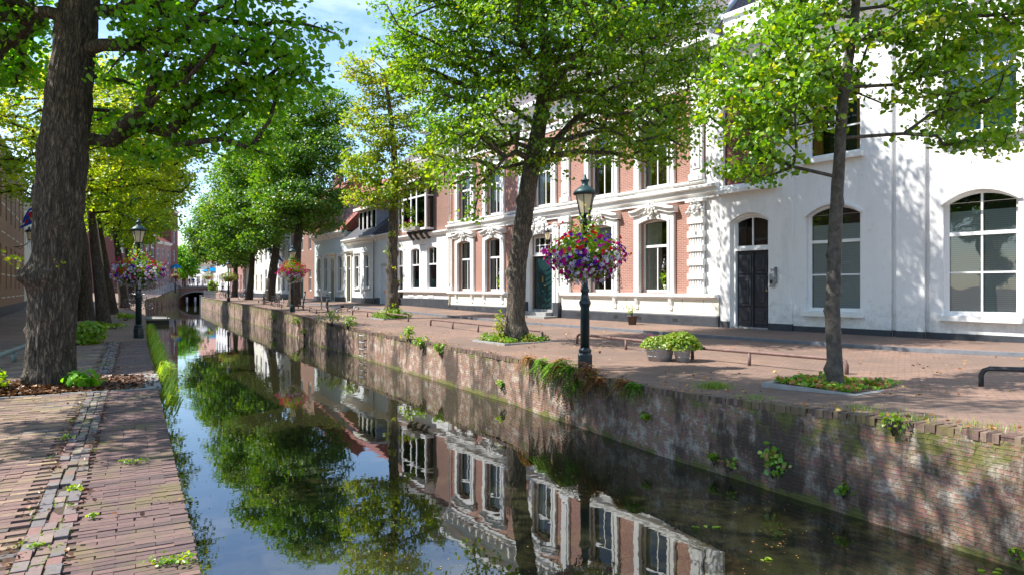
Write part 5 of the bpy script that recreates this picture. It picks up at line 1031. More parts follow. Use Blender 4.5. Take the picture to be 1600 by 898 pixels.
# ------------------------------------------------------------------ trees
def trunk_mesh(name, path, rad, mat, parent, seg=28, flare=.24, lump=.05, bumps=(), step=.12, ridges=0.0, seed=0):
    P = [Vector(p) for p in path]; d = [0]
    for i in range(1, len(P)): d.append(d[-1] + (P[i]-P[i-1]).length)
    S = np.arange(0, d[-1], step); S = np.r_[S, d[-1]]
    def sm(arr):
        v = np.interp(S, d, arr); k = max(1, int(.35/step)); pad = np.r_[2*v[0]-v[k:0:-1], v, 2*v[-1]-v[-2:-k-2:-1]]; return np.convolve(pad, np.ones(2*k+1)/(2*k+1), 'valid')
    X_, Y_, Z_ = sm([p.x for p in P]), sm([p.y for p in P]), sm([p.z for p in P]); RR = np.interp(S, d, rad); vs = []
    for i in range(len(S)):
        base = math.exp(-max(Z_[i]-Z_[0], 0)/.22)
        for k in range(seg):
            a = 2*math.pi*k/seg; c, s_ = math.cos(a), math.sin(a); r = RR[i]; r *= 1 + flare*base*(1 + .35*math.sin(a*3+seed) + .25*math.sin(a*5+seed*2)) + lump*2*noise.noise(Vector((c*1.3, s_*1.3, S[i]*1.4 + seed*7))) + lump*noise.noise(Vector((c*3, s_*3, S[i]*4 + seed*7)))
            if ridges: r += ridges*(abs(noise.noise(Vector((a*RR[i]*20, S[i]*1.8, seed)))) - .3) + ridges*.5*noise.noise(Vector((a*RR[i]*40, S[i]*6, seed)))
            for (bz, ba, bw, bamp) in bumps:
                da = math.atan2(math.sin(a-ba), math.cos(a-ba))*RR[i]; r += bamp*math.exp(-(da*da*1.0 + (S[i]-bz)**2*2.2)/(bw*bw))*(1 + .5*noise.noise(Vector((a*5, S[i]*9, 1))))
            vs.append((X_[i] + r*c, Y_[i] + r*s_, Z_[i]))
    fs = [(i*seg+k, i*seg+(k+1) % seg, (i+1)*seg+(k+1) % seg, (i+1)*seg+k) for i in range(len(S)-1) for k in range(seg)]
    q = MB(); q.add(vs, fs, 0, True); return q, np.c_[X_, Y_, Z_], RR
def tree(base, path, rad, blobs, n, leaves, lsize, crad, label, mat='leaf', seed=0, limb_from=1.8, tip=.012, bumps=(), ridges=0.0, name='lime_tree', flatten=.5, bark='bark', group='lime trees along the canal', segs=28, yellow=0.0, limb_max=None, step=.12):
    rg = np.random.default_rng(seed); rt = empty(name, base, 0, label, 'tree', group); B0 = np.array(base)
    path = [Vector(p)-Vector(base) for p in path]; path[0].z -= .1
    q, TP, TR = trunk_mesh('trunk', path, rad, M[bark], rt, seg=segs, bumps=bumps, ridges=ridges, seed=seed, step=step)
    # targets in the blobs
    vol = np.array([b[3]*b[4]*b[5] for b in blobs])**.8; pr = vol/vol.sum(); T = []; tries = 0; mind = crad*1.05
    while len(T) < n and tries < n*30:
        tries += 1; b = blobs[rg.choice(len(blobs), p=pr)]; v = rg.normal(size=3); v /= np.linalg.norm(v); v *= (.35 + .65*rg.random()**.6); p = np.array(b[:3]) + v*np.array(b[3:6]) - B0
        if T and np.min(np.linalg.norm(np.array(T)[-400:] - p, axis=1)) < mind*.75: continue
        T.append(p)
    T = np.array(T)
    nodes = [p for p, z in zip(TP, TP[:,2]) if z > limb_from]; par = [-1]*len(nodes); plen = [i*.02 for i in range(len(nodes))]; nt0 = len(nodes); cnt = [0]*nt0
    top = nodes[-1]; order = np.argsort([np.min(np.linalg.norm(np.array(nodes)[::3] - t, axis=1)) for t in T]); ends = []
    NA = np.zeros((nt0 + len(T)*14 + 10, 3)); NA[:nt0] = nodes; PL_ = np.zeros(len(NA)); PL_[:nt0] = plen; m = nt0; stepL = .5 if crad < .5 else .9
    PAR = list(par)
    for ti in order:
        t = T[ti]; D = np.linalg.norm(NA[:m] - t, axis=1); up = np.clip(NA[:m,2] - t[2] - .0, 0, None)*.25; cost = D + .35*PL_[:m] + up; j = int(np.argmin(cost)); p0 = NA[j].copy(); k = max(1, int(D[j]/stepL)); prev = j
        sag = rg.normal(size=3)*.07*D[j]; sag[2] += .09*D[j]
        for s_ in range(1, k+1):
            f = s_/k; p = p0 + (t-p0)*f + sag*4*f*(1-f)*.6 + (rg.normal(size=3)*.03 if s_ < k else 0)
            if m >= len(NA)-1: break
            NA[m] = p; PL_[m] = PL_[prev] + D[j]/k; PAR.append(prev); prev = m; m += 1
        ends.append(prev)
    C = np.zeros(m); 
    for e_ in ends:
        k = e_
        while k >= nt0: C[k] += 1; k = PAR[k]
    lm = limb_max or rad[-1]*.8; kids = {}
    for k in range(nt0, m): kids.setdefault(PAR[k], []).append(k)
    def rr(k): return min(tip*(C[k]**.5) + .002, lm)
    done = set(); stack = [(j, k) for j in range(nt0) for k in kids.get(j, [])]
    while stack:
        j, k = stack.pop(); pts = [NA[j], NA[k]]; rs_ = [rr(k)*1.1, rr(k)]; cur = k
        while kids.get(cur):
            ch = sorted(kids[cur], key=lambda c: -C[c]); 
            for c in ch[1:]: stack.append((cur, c))
            cur = ch[0]; pts.append(NA[cur]); rs_.append(rr(cur))
        rs_[-1] = .004; q.tube(pts, rs_, 7 if rs_[0] > .03 else 4, 1 if rs_[0] < .02 else 0, caps=False)
    q.build('trunk', [M[bark], M['twig']], rt, fix=False)
    # leaves: hang in sprays round every target and along the last twig pieces
    src = []; 
    for e_ in ends:
        k = e_; src.append((NA[k], 1.0)); kk = PAR[k]
        if kk >= nt0: src.append(((NA[kk] + NA[k])/2, .55))
    Cn = np.array([s_[0] for s_ in src]); wt = np.array([s_[1] for s_ in src]); reps = np.maximum(1, (wt*leaves*rg.uniform(.6, 1.4, len(wt))).astype(int)); idx = np.repeat(np.arange(len(Cn)), reps); nn = len(idx)
    off = rg.normal(size=(nn,3)); off = unit(off)*(rg.random(nn)**.55)[:,None]*crad*1.25; off[:,2] *= flatten; off[:,2] -= .22*(off[:,0]**2 + off[:,1]**2)/crad
    Pp = Cn[idx] + off; outw = unit(Pp - np.array([0, 0, 0]) - np.array([TP[-1][0], TP[-1][1], Pp[:,2].mean()]))
    nr = unit(np.c_[np.zeros(nn), np.zeros(nn), np.full(nn, .9)] + outw*.45 + rg.normal(size=(nn,3))*.5)
    cl = rg.normal(0, .16, len(Cn)); rnd = np.clip(.42 + cl[idx] + rg.normal(0, .17, nn) + .12*off[:,2]/crad + yellow*(Pp[:,2]-Pp[:,2].min())/(np.ptp(Pp[:,2])+.01), 0, 1)
    cr = leaf_quads(Pp, nr, lsize*rg.uniform(.45, 1.3, nn), 'crown', M[mat], rt, rnd, droop=.35)
    return rt, nn
def bl(px, py, Y, rx, rz=None, ry=None): p = inpl(px, py, Y); return (p.x, p.y, p.z, rx, ry or rx, rz or rx*.8)
NL = 0
def T_(*a, **k):
    global NL; r_, n_ = tree(*a, **k); NL += n_; return r_
# T1: young tree right foreground
y = T1.y; P = lambda px, py: tuple(inpl(px, py, y))
T_(tuple(T1), [tuple(T1), P(1301,500), P(1303,400), P(1309,290), P(1317,150), P(1334,40), P(1345,-60), P(1350,-200), P(1352,-300)], [.118,.108,.10,.09,.078,.065,.055,.04,.03],
  [bl(1165,230,y,.62,.42,.9), bl(1135,170,y,.5,.4,.7), bl(1200,255,y-.2,.45,.25,.6), bl(1130,110,y+.2,.5,.4,.7), bl(1240,120,y,.7,.5,.8), bl(1210,150,y-.4,.85,.55,1), bl(1175,90,y+.5,.8,.6,1), bl(1270,60,y-.6,.9,.6,1.1), bl(1250,190,y+.6,.6,.5,.8), bl(1340,-40,y,1.5,.9,1.7), bl(1430,30,y-.8,.7,.35,.8), bl(1480,120,y-.3,.8,.6,1.1), bl(1555,160,y+.4,.8,.7,1), bl(1530,60,y,1.0,.6,1.2), bl(1500,215,y-.2,.38,.22,.5), bl(1560,215,y-.2,.4,.25,.5), bl(1290,120,y+.8,.7,.5,.8), bl(1420,205,y,.16,.1,.2), bl(1365,215,y-.2,.22,.14,.3),
   bl(1290,-220,y,2.0,1.2,2), bl(1420,-260,y,1.9,1.3,2), bl(1345,-420,y,1.8,1.2,1.8)], 1080, 25, .083, .24, 'slim young lime tree in the stone edged pit in front of the white building', seed=11, limb_from=2.6, tip=.0075, bark='bark_young', segs=24, limb_max=.026, step=.06,
  bumps=[(.35,2.8,.12,.05), (.9,.3,.08,.03), (1.25,3.1,.08,.035), (1.7,0.2,.08,.03), (2.1,3.2,.07,.03), (2.9,.1,.07,.03), (1.0,4.4,.07,.03), (1.5,5.0,.06,.03), (2.4,4.6,.07,.03)])
# T2: thick leaning tree in the middle
y = T2.y
T_(tuple(T2), [tuple(T2), P(806,480), P(808,420), P(818,340), P(829,270), P(842,200), P(852,130), P(850,60), P(845,-40), P(850,-150)], [.33,.275,.265,.26,.25,.225,.18,.14,.10,.06],
  [bl(665,30,y,1.7,1.5), bl(640,90,y+1,1.2,.9), bl(720,120,y,1.7,1.1,2.4), bl(740,210,y-1,1.5,.8), bl(720,265,y-1,1.1,.55), bl(790,250,y+1,1.2,.9), bl(870,40,y-1,2.6,1.8,3.2), bl(780,50,y,2.2,1.5,3), bl(960,100,y-1,2.1,1.5,3), bl(1000,190,y-1.5,1.6,1.0,2), bl(1050,140,y,1.3,1.3,2), bl(1040,225,y-1.5,1.0,.7,1.3), bl(930,205,y+1,1.5,1.0,1.6), bl(880,245,y-.5,.9,.6,1.2), bl(1050,50,y,1.3,1.1,2), bl(745,320,y-1,.5,.6,.5), bl(1075,90,y-.5,1.1,.9), bl(1085,175,y-.5,.9,.9), bl(1060,15,y,1.4,1.0), bl(700,190,y,1.3,.9), bl(800,180,y-1,1.5,1.0), bl(660,255,y,.6,.45,.8),
   bl(850,-90,y,3.6,2.0,3.6), bl(720,-50,y,2.6,1.6,3), bl(980,-40,y,2.6,1.8,3), bl(850,-210,y,2.6,1.5,3)], 1800, 27, .105, .40, 'thick old lime tree leaning right in front of the brick mansion door', seed=5, limb_from=5.2, tip=.0125, limb_max=.12, ridges=.022, bark='bark_mid',
  bumps=[(.4,5.6,.22,.12), (2.1,3.2,.16,.10), (3.2,.2,.14,.08), (2.7,4.6,.14,.07), (4.2,3.3,.14,.07), (3.6,5.2,.12,.06)], step=.08, segs=36)
# T3: slim yellowing tree
y = T3.y
T_(tuple(T3), [tuple(T3), P(613,450), P(613,400), P(615,340), P(617,280), P(615,220), P(606,150), P(600,110)], [.31,.27,.25,.23,.18,.13,.09,.05],
  [bl(565,110,y,1.0,.8), bl(597,140,y,1.2,.9), bl(640,120,y,1.2,1.0), bl(570,190,y,.9,1.0), bl(615,210,y-.5,1.4,1.0), bl(570,260,y,1.2,.9), bl(645,185,y,.8,.6), bl(645,270,y-1,1.2,.8), bl(600,300,y-.5,1.3,.8), bl(560,305,y,.8,.5), bl(675,235,y,.8,.6), bl(630,325,y-1,.6,.4)], 360, 28, .13, .38, 'slim lime tree with yellowing top left of the oriel house', mat='leaf_yellow', seed=8, limb_from=4.6, tip=.012, bumps=[(.6,3,.25,.12), (1.7,.3,.2,.1), (2.4,3.4,.2,.1), (3.2,.5,.2,.09), (1.1,5,.2,.1)], yellow=.28, bark='bark_mid')
# T4..T7 further right-bank trees
def far_tree(bx, by, pth, r0, blobs, n, lf, ls, cr, label, seed, mat='leaf', yellow=.15, lf_from=3.5):
    b = at(bx, by); y = b.y; path = [tuple(b)] + [tuple(inpl(px, py, y)) for px, py in pth]; k = len(path)
    T_(tuple(b), path, [r0*(1 - .8*i/(k-1)) for i in range(k)], [bl(px, py, y + dy, rx, rz) for px, py, dy, rx, rz in blobs], n, lf, ls, cr, label, mat=mat, seed=seed, limb_from=lf_from, tip=.02, segs=14, step=.3, yellow=yellow)
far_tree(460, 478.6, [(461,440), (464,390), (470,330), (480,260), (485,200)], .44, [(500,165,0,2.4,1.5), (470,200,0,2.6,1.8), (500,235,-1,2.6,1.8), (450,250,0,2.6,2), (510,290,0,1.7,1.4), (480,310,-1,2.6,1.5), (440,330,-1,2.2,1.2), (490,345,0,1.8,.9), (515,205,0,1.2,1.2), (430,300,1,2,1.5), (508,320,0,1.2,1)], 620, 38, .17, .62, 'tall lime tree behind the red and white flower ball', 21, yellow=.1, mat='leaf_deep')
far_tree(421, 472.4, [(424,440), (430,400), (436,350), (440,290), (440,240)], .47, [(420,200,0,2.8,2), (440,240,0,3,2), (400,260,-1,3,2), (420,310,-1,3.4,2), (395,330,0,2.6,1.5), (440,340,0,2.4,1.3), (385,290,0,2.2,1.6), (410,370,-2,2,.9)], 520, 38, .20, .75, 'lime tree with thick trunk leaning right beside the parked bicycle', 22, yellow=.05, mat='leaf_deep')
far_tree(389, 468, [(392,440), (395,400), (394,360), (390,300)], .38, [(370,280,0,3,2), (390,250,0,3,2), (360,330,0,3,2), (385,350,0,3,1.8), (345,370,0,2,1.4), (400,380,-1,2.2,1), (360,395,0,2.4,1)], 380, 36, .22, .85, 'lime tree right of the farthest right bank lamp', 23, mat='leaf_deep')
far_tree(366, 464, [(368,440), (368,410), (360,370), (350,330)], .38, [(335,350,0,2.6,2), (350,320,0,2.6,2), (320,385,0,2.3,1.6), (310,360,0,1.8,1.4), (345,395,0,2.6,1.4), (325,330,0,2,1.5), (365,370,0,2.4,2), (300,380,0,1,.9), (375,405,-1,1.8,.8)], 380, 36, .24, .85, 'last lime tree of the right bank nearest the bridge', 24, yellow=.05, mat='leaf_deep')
# left bank
Lb = Vector((-7.35, 10.9, 0.0)); y = Lb.y
T_(tuple(Lb), [tuple(Lb), P(80,520), P(86,430), P(92,340), P(98,250), P(108,150), P(118,60), P(128,-30), P(140,-150), P(150,-260)], [.345,.335,.335,.34,.34,.32,.30,.26,.2,.12],
  [bl(262,35,y+.1,.95,.6), bl(260,130,y,1.0,.6), bl(330,60,y-.6,1.2,.7), bl(330,150,y+.3,1.0,.55), bl(410,110,y,1.0,.6), bl(430,30,y-.5,.9,.6), bl(400,190,y+.3,.8,.42), bl(460,150,y,.65,.4), bl(470,60,y,.6,.5), bl(330,215,y+.8,.8,.35), bl(250,215,y+.6,.8,.4), bl(190,150,y+1.2,.7,.6), bl(480,10,y-.3,.35,.3), bl(495,115,y,.22,.12), bl(390,235,y+.3,.5,.22),
   bl(10,30,y+1.2,.9,.6), bl(-60,80,y+1,1.1,.8), bl(0,110,y+1.5,.6,.4), bl(-150,0,y,1.8,1.0), bl(150,-240,y,3.0,1.0,2.2), (-9.6,7.2,6.6,1.7,1.1,.8), (-8.2,8.0,7.2,1.5,1.0,.7), (-10.4,8.6,7.2,1.6,1.2,.8), bl(350,-120,y,2.0,.8,1.4), (-3.4,9.6,9.4,2.2,2.2,.9), bl(-50,-160,y,2.6,1.5), bl(150,-320,y,3.2,1.4), bl(460,-90,y,1.0,.7), (-3.4,9.6,8.0,1.6,2.0,.8), (-2.2,10.6,8.6,1.5,1.8,.8), (-4.2,7.6,8.6,1.8,1.5,.8), (-6.4,7.2,7.6,1.6,1.2,.7), (-7.6,8.0,6.6,1.2,1,.6), bl(330,-260,y-.5,2,1.2,1.4), bl(150,-430,y,2.4,1.2)], 2050, 23, .10, .30, 'massive old lime tree with furrowed burred trunk at the left edge', mat='leaf_dark', seed=3, limb_from=4.0, tip=.0125, limb_max=.10, ridges=.035, segs=120, step=.045,  # lobes in metres lie out of frame, added to shade pavement and quay
  bumps=[(1.95,2.6,.26,.08), (1.9,3.5,.24,.13), (1.85,4.4,.22,.11), (1.0,3.1,.14,.12), (.3,4.2,.14,.05), (3.2,3.2,.3,.06), (3.9,2.9,.3,.05), (2.7,5.2,.18,.05)])
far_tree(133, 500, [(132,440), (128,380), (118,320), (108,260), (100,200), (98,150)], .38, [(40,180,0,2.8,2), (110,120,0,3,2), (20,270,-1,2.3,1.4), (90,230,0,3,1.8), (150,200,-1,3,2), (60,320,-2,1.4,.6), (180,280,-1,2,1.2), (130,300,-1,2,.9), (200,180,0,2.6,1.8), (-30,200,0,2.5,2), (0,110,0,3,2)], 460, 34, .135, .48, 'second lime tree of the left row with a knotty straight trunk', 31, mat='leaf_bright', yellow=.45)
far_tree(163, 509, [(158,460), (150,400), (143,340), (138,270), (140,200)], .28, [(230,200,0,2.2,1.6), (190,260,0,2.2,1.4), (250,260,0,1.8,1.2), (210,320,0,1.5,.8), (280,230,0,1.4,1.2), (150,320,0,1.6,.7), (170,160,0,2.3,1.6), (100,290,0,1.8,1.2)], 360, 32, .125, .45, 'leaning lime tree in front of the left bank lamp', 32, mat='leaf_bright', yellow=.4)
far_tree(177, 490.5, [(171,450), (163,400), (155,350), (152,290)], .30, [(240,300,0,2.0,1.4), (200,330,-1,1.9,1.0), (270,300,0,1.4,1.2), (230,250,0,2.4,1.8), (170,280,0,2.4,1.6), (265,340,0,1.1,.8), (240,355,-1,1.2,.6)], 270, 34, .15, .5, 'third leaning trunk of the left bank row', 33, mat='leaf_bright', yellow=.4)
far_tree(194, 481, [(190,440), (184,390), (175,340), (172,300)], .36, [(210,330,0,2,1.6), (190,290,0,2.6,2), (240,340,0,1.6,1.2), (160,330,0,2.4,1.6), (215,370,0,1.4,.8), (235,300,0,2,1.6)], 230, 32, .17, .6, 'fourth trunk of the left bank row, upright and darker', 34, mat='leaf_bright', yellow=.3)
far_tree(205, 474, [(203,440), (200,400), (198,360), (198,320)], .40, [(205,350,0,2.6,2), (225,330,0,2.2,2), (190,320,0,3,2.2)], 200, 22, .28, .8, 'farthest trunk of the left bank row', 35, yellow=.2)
# willow and greenery beyond the bridge
wb = inpl(287, 449, 128); wb.z = 1.49
T_(tuple(wb), [tuple(wb), tuple(inpl(287,425,128)), tuple(inpl(288,400,128))], [.4,.35,.2], [bl(285,400,128,2.4,2.0), bl(293,410,128,2.4,2.2), bl(288,422,128,2.6,1.5), bl(280,415,128,2,2)], 160, 26, .36, .8, 'grey green willow behind the dark brick house beyond the bridge', mat='leaf_dark', seed=41, limb_from=2, tip=.02, name='willow_tree', group='trees beyond the bridge', segs=10, step=.4)
wb = inpl(345, 449, 140); wb.z = 1.49
T_(tuple(wb), [tuple(wb), tuple(inpl(345,425,140)), tuple(inpl(345,405,140))], [.4,.35,.2], [bl(345,405,140,4,2.5), bl(370,410,140,4,2.5), bl(325,410,140,3,2)], 160, 26, .4, 1.0, 'round tree standing behind the terrace parasols', mat='leaf', seed=42, limb_from=2, tip=.02, name='lime_tree', group='trees beyond the bridge', segs=10, step=.4)
print('leaves', NL)
# ------------------------------------------------------------------ plants
def bush(p, r, h, n, lsize, label, mat='leaf', name='shrub', seed=0, group=None, stems=True, cat='shrub', flat_=1.0):
    rg = np.random.default_rng(seed); t = empty(name, p, 0, label, cat, group); lobes = [(rg.normal()*r*.35, rg.normal()*r*.3, h*(.3+.4*rg.random()), r*(.35+.35*rg.random())) for _ in range(7)]
    q = MB()
    for x, yy, z, rr in lobes: q.tube([(0,0,-.03), (x*.5, yy*.5, z*.5), (x, yy, z)], [min(.012, r*.04), min(.008, r*.025), .002], 4)
    q.build('stem', M['twig'], t); c = np.array(lobes)[rg.integers(0, 7, n)]; d = unit(rg.normal(size=(n,3))); P = c[:,:3] + d*(c[:,3]*(.6+.45*rg.random(n)))[:,None]*np.array((1,1,h/r*.6)); P[:,2] = np.abs(P[:,2]) + .01
    leaf_quads(P, unit(d*.7 + (0,0,.6) + rg.normal(size=(n,3))*.4), lsize*rg.uniform(.6,1.3,n), 'foliage', M[mat], t, np.clip(rg.normal(.55,.22,n),0,1), droop=.25)
    return t
bush(at(136, 538), .62, .72, 900, .11, 'round leafy shrub on the pavement behind the big left tree', seed=1)
bush(Vector((-7.35+.62, 10.9-.25, 0)), .30, .34, 90, .12, 'leafy basal shoots right of the massive left trunk', mat='leaf_dark', seed=2)
bush(Vector((-7.35-.42, 10.9-.62, 0)), .20, .42, 40, .10, 'few bright shoots left of the massive left trunk', seed=3)
bush(at(165, 512)+Vector((.5,-.2,0)), .5, .22, 200, .09, 'low weeds at the foot of the leaning left bank tree', seed=4)
bush(at(190, 500)+Vector((.2,0,0)), .6, .35, 220, .10, 'weeds between the left lamp and the trunks behind it', seed=5)
bush(at(212, 533)+Vector((-.9,-1.2,0)), .5, .10, 160, .08, 'creeping weeds in front of the left bank lamp', seed=6)
def cover(p, ang, half, n, label, brown=.3, seed=0, h=.16, name='ground_cover'):
    rg = np.random.default_rng(seed); P = rg.uniform(-1, 1, (n,3))*np.array((half, half, 0)); c, s_ = math.cos(ang), math.sin(ang); w = np.array([noise.noise(Vector((x*2.5, yy*2.5, seed))) for x, yy, z in P]); keep = (np.hypot(P[:,0], P[:,1]) > .16) & (w > -.22); P, w = P[keep], w[keep]; m = len(P)
    Q = np.c_[P[:,0]*c - P[:,1]*s_, P[:,0]*s_ + P[:,1]*c, .03 + h*rg.random(m)*(.4+np.clip(w+.3,0,1))]; o = leaf_quads(Q, unit(rg.normal(size=(m,3))*.6 + (0,0,.8)), .06*rg.uniform(.6,1.4,m), name, M['fern'], None, np.where(rg.random(m) < brown, rg.uniform(.8,1,m), rg.uniform(0,.7,m))); o.location = p; return tag(o, label, 'ground cover', kind='stuff')
cover(T1, PA, .66, 1300, 'low green and reddish weeds in the pit of the young tree', .35, 1, .09); cover(T2 + Vector((-.05,0,0)), PA, .78, 1700, 'low green weeds in the pit of the thick leaning tree', .15, 2, .2); cover(T3, PA, .8, 1800, 'bright weeds in the pit of the slim yellowing tree', .1, 3, .3)
bush(T3 + Vector((.1,-.45,0)), .5, .5, 260, .10, 'bright shoots at the foot of the slim yellowing tree', seed=9)
bush(T2 + Vector((-.42,-.15,0)), .22, .9, 150, .07, 'yellow green ivy shoots climbing the left side of the thick leaning trunk', mat='leaf_yellow', seed=10)
def sprouts(p, Z, r, label, seed, n=9):
    rg = np.random.default_rng(seed); P = []; 
    for k in range(n):
        a = rg.uniform(math.pi, 2*math.pi + .6); z = rg.uniform(*Z); c = np.array((math.cos(a)*r, math.sin(a)*r, z)); P.append(c + rg.normal(size=(14,3))*.07)
    P = np.concatenate(P); o = leaf_quads(P, unit(rg.normal(size=P.shape)), .09*rg.uniform(.6,1.2,len(P)), 'trunk_shoots', M['leaf_yellow'], None, rg.uniform(.3,.9,len(P))); o.location = p; return tag(o, label, 'leafy shoots', kind='stuff')
sprouts(T3, (.5, 4.2), .38, 'small yellow green shoots growing along the slim yellowing tree trunk', 1)
sprouts(Lb + Vector((-.12,0,0)), (1.9, 2.3), .42, 'small fresh shoots on the burr of the massive left trunk', 2, 2)
# fronds
def fern(p, ang, L_, n, mat, label, seed=0, name='fern', up=.5, group='ferns on the quay wall', leafw=.05):
    rg = np.random.default_rng(seed); t = empty(name, p, 0, label, 'fern', group); C = []; Nn = []; Rr = []; S = []; q = MB()
    for k in range(n):
        a = ang + rg.uniform(-1.3, 1.3); l = L_*rg.uniform(.5, 1.1); e0 = rg.uniform(.1, 1.0)*up*2; tip_ = []; col_ = rg.random()
        for i in range(9):
            f = i/8; r = l*f*.85; z = l*(e0*f - (e0+.55)*f*f); tip_.append(Vector((math.cos(a)*r, math.sin(a)*r, z)))
        q.tube(tip_, [.004]*9, 3)
        for i in range(1, 9):
            for j in range(3):
                f = (i-j/3)/8; p_ = tip_[i-1].lerp(tip_[i], 1-j/3); w = leafw*2.2*(1-f*.75)
                for sgn in (-1, 1):
                    side = Vector((-math.sin(a), math.cos(a), 0))*sgn; C.append(p_ + side*w*.5 - Vector((0,0,.01))); Nn.append((Vector((0,0,1)) + side*.3 + Vector(rg.normal(size=3))*.25).normalized()); S.append((w, a + sgn*math.pi/2*.85)); Rr.append(min(1, max(0, col_*.75 + rg.normal()*.12)))
    q.build('stem', M['twig'], t); n_ = len(C); C = np.array(C); Nn = np.array(Nn); w = np.array([s_[0] for s_ in S]); an_ = np.array([s_[1] for s_ in S])
    A = np.c_[np.cos(an_), np.sin(an_), -.15*np.ones(n_)]; B = unit(np.cross(Nn, A)); V = np.stack([C - A*w[:,None]*.5, C + B*.012, C + A*w[:,None]*.5, C - B*.012], 1); np_mesh('fronds', V.reshape(-1,3), np.arange(n_*4).reshape(-1,4), M[mat], t, attrs={'rnd': Rr}); return t
def wallpt(pxx, z, off=0.0):           # point on the face of the right quay at picture column pxx, height z
    Q, _, _ = resample(RE, RZ, .1); best = min(Q, key=lambda q: abs((q[0]/q[1])*F + 800 - pxx) if q[1] > 2 else 1e9); return Vector((best[0] - NN[0]*off, best[1] - NN[1]*off, z))
wa = math.atan2(-NN[1], -NN[0])
for i, (px, z, l, n, m_, nm) in enumerate([(872,-.06,.50,13,'fern','green fern fans spilling over the quay edge left of the near lamp'), (893,-.02,.55,16,'fern','biggest green fern clump hanging below the near lamp'), (905,-.28,.42,12,'fern','lower green fern clump on the wall below the near lamp'), (925,.0,.46,12,'fern_brown','withered brown fern right of the near lamp foot'), (940,-.15,.40,12,'fern_brown','rust coloured fern lower on the wall right of the lamp'), (880,.02,.42,9,'fern_brown','withered fern tops standing on the edge left of the lamp'), (850,-.02,.36,9,'fern','small fern tuft on the edge between tree pit and lamp'), (833,0,.34,8,'fern_brown','sparse brownish fern on the edge left of the big clump'), (977,-.05,.32,9,'fern_brown','brown fern tuft hanging from the dark wall right of the lamp'), (995,-.08,.30,8,'fern','small fern at the end of the brown tufts right of the lamp')]):
    fern(wallpt(px, z+.03, .0), wa, l*1.2, int(n*1.35), m_, nm, seed=50+i, up=1.0, leafw=.07)
for i, (px, z, r, n, nm) in enumerate([(788,-.75,.14,110,'upright bright green plant growing at the waterline left of the ferns'), (1215,-.82,.26,170,'broad leafy plant on the dark wall just above the water'), (1328,-.82,.12,70,'slender plant growing from the brick wall above the water'), (1118,-.9,.12,50,'small weed at the waterline of the dark wall'), (1142,-.9,.12,50,'second small weed at the waterline right of the first'), (1012,-.55,.1,60,'thin trailing weed below the brown fern tufts'), (660,-.2,.25,150,'hanging weeds high on the quay wall left of the thick tree'), (690,-.25,.22,120,'clump of hanging weeds on the sunlit quay wall'), (1395,.02,.16,60,'mossy weed at the top of the near quay wall'), (520,0,.5,260,'overgrown bushy weeds on the quay edge below the slim tree'), (545,0,.4,200,'bushy weeds on the quay edge left of the tree pit'), (640,-.05,.3,160,'yellow green weeds on the quay edge below the tree pit'), (468,-.4,.35,150,'weeds hanging right of the second lamp foot'), (430,-.5,.4,200,'green curtain of weeds hanging on the far quay wall'), (478,-.8,.3,130,'low weeds near the waterline in the dark wall bay'), (1600,-.93,.08,20,'tiny weed at the waterline at the right edge')]):
    p = wallpt(px, z, .06); bush(p, r, r*1.5, n, .05 if r < .2 else .07, nm, mat='fern' if i % 3 == 1 else 'leaf', name='wall_plant', seed=80+i, cat='wall plant', group='weeds on the quay wall')
# grass: hanging from the left quay, tufts elsewhere, joints
def blades(name, C, H_, lean, seed, mat='grass', w=.008, label=None, spread=.5):
    rg = np.random.default_rng(seed); C = np.asarray(C); n = len(C); a = rg.uniform(0, 2*math.pi, n); hh = H_*rg.uniform(.5,1.2,n); d = np.c_[np.cos(a), np.sin(a), np.zeros(n)]*spread*hh[:,None]*rg.random(n)[:,None] + np.array(lean)*hh[:,None]; sd = np.c_[-np.sin(a), np.cos(a), np.zeros(n)]*w
    mid = C + d*.45 + np.c_[np.zeros((n,2)), hh*.75]; tp = C + d*1.3 + np.c_[np.zeros((n,2)), hh*.72]; V = np.stack([C-sd, C+sd, mid+sd*.8, mid-sd*.8, tp+sd*.15, tp-sd*.15], 1); fq = np.array([(0,1,2,3), (3,2,4,5)]); o = np_mesh(name, V.reshape(-1,3), (np.arange(n)[:,None,None]*6 + fq[None]).reshape(-1,4), M[mat], None, attrs={'rnd': np.repeat(np.clip(rg.normal(.5,.25,n),0,1), 2)}); return tag(o, label, 'grass', kind='stuff')
C = []
for a in np.arange(6.8, 27, .011):
    v = noise.noise(Vector((a*.55, 0, 2))) + .35*(a > 7.5) - .5*(a < 6.6)
    if v > random.random()*.8-.25:
        p = LO + lu*a; s_ = .02 + .10*random.random()
        for _ in range(2):
            q_ = LO + lu*(a + random.uniform(-.05,.05)) + ln*(s_ + .02 + .12*random.random()); C.append((q_[0], q_[1], +.02 - .34*random.random()**1.5))
blades('grass', C, .26, (.62*NN[0], .62*NN[1], -.1), 5, mat='grass_bright', label='bright green grass hanging over the left quay wall', w=.012)
def tuft(p, r, n, h, label, seed, lean=(0,0,0)):
    rg = np.random.default_rng(seed); return blades('grass', np.array(p) + rg.normal(size=(n,3))*(r,r,0), h, lean, seed, label=label, w=.003, spread=1.0)
tuft(at(1115, 607), .13, 420, .13, 'bright tuft of fine grass on the quay edge left of the young tree pit', 1)
for i, (px, py, lab) in enumerate([(1180,622,'dry grass on the edge stones below the pit corner'), (1345,640,'grass tufts on the near quay edge below the young tree'), (1425,655,'sparse green blades on the near quay edge'), (1540,668,'few blades at the quay edge on the right')]): tuft(at(px, py), .16, 120, .07, lab, 10+i)
C = []
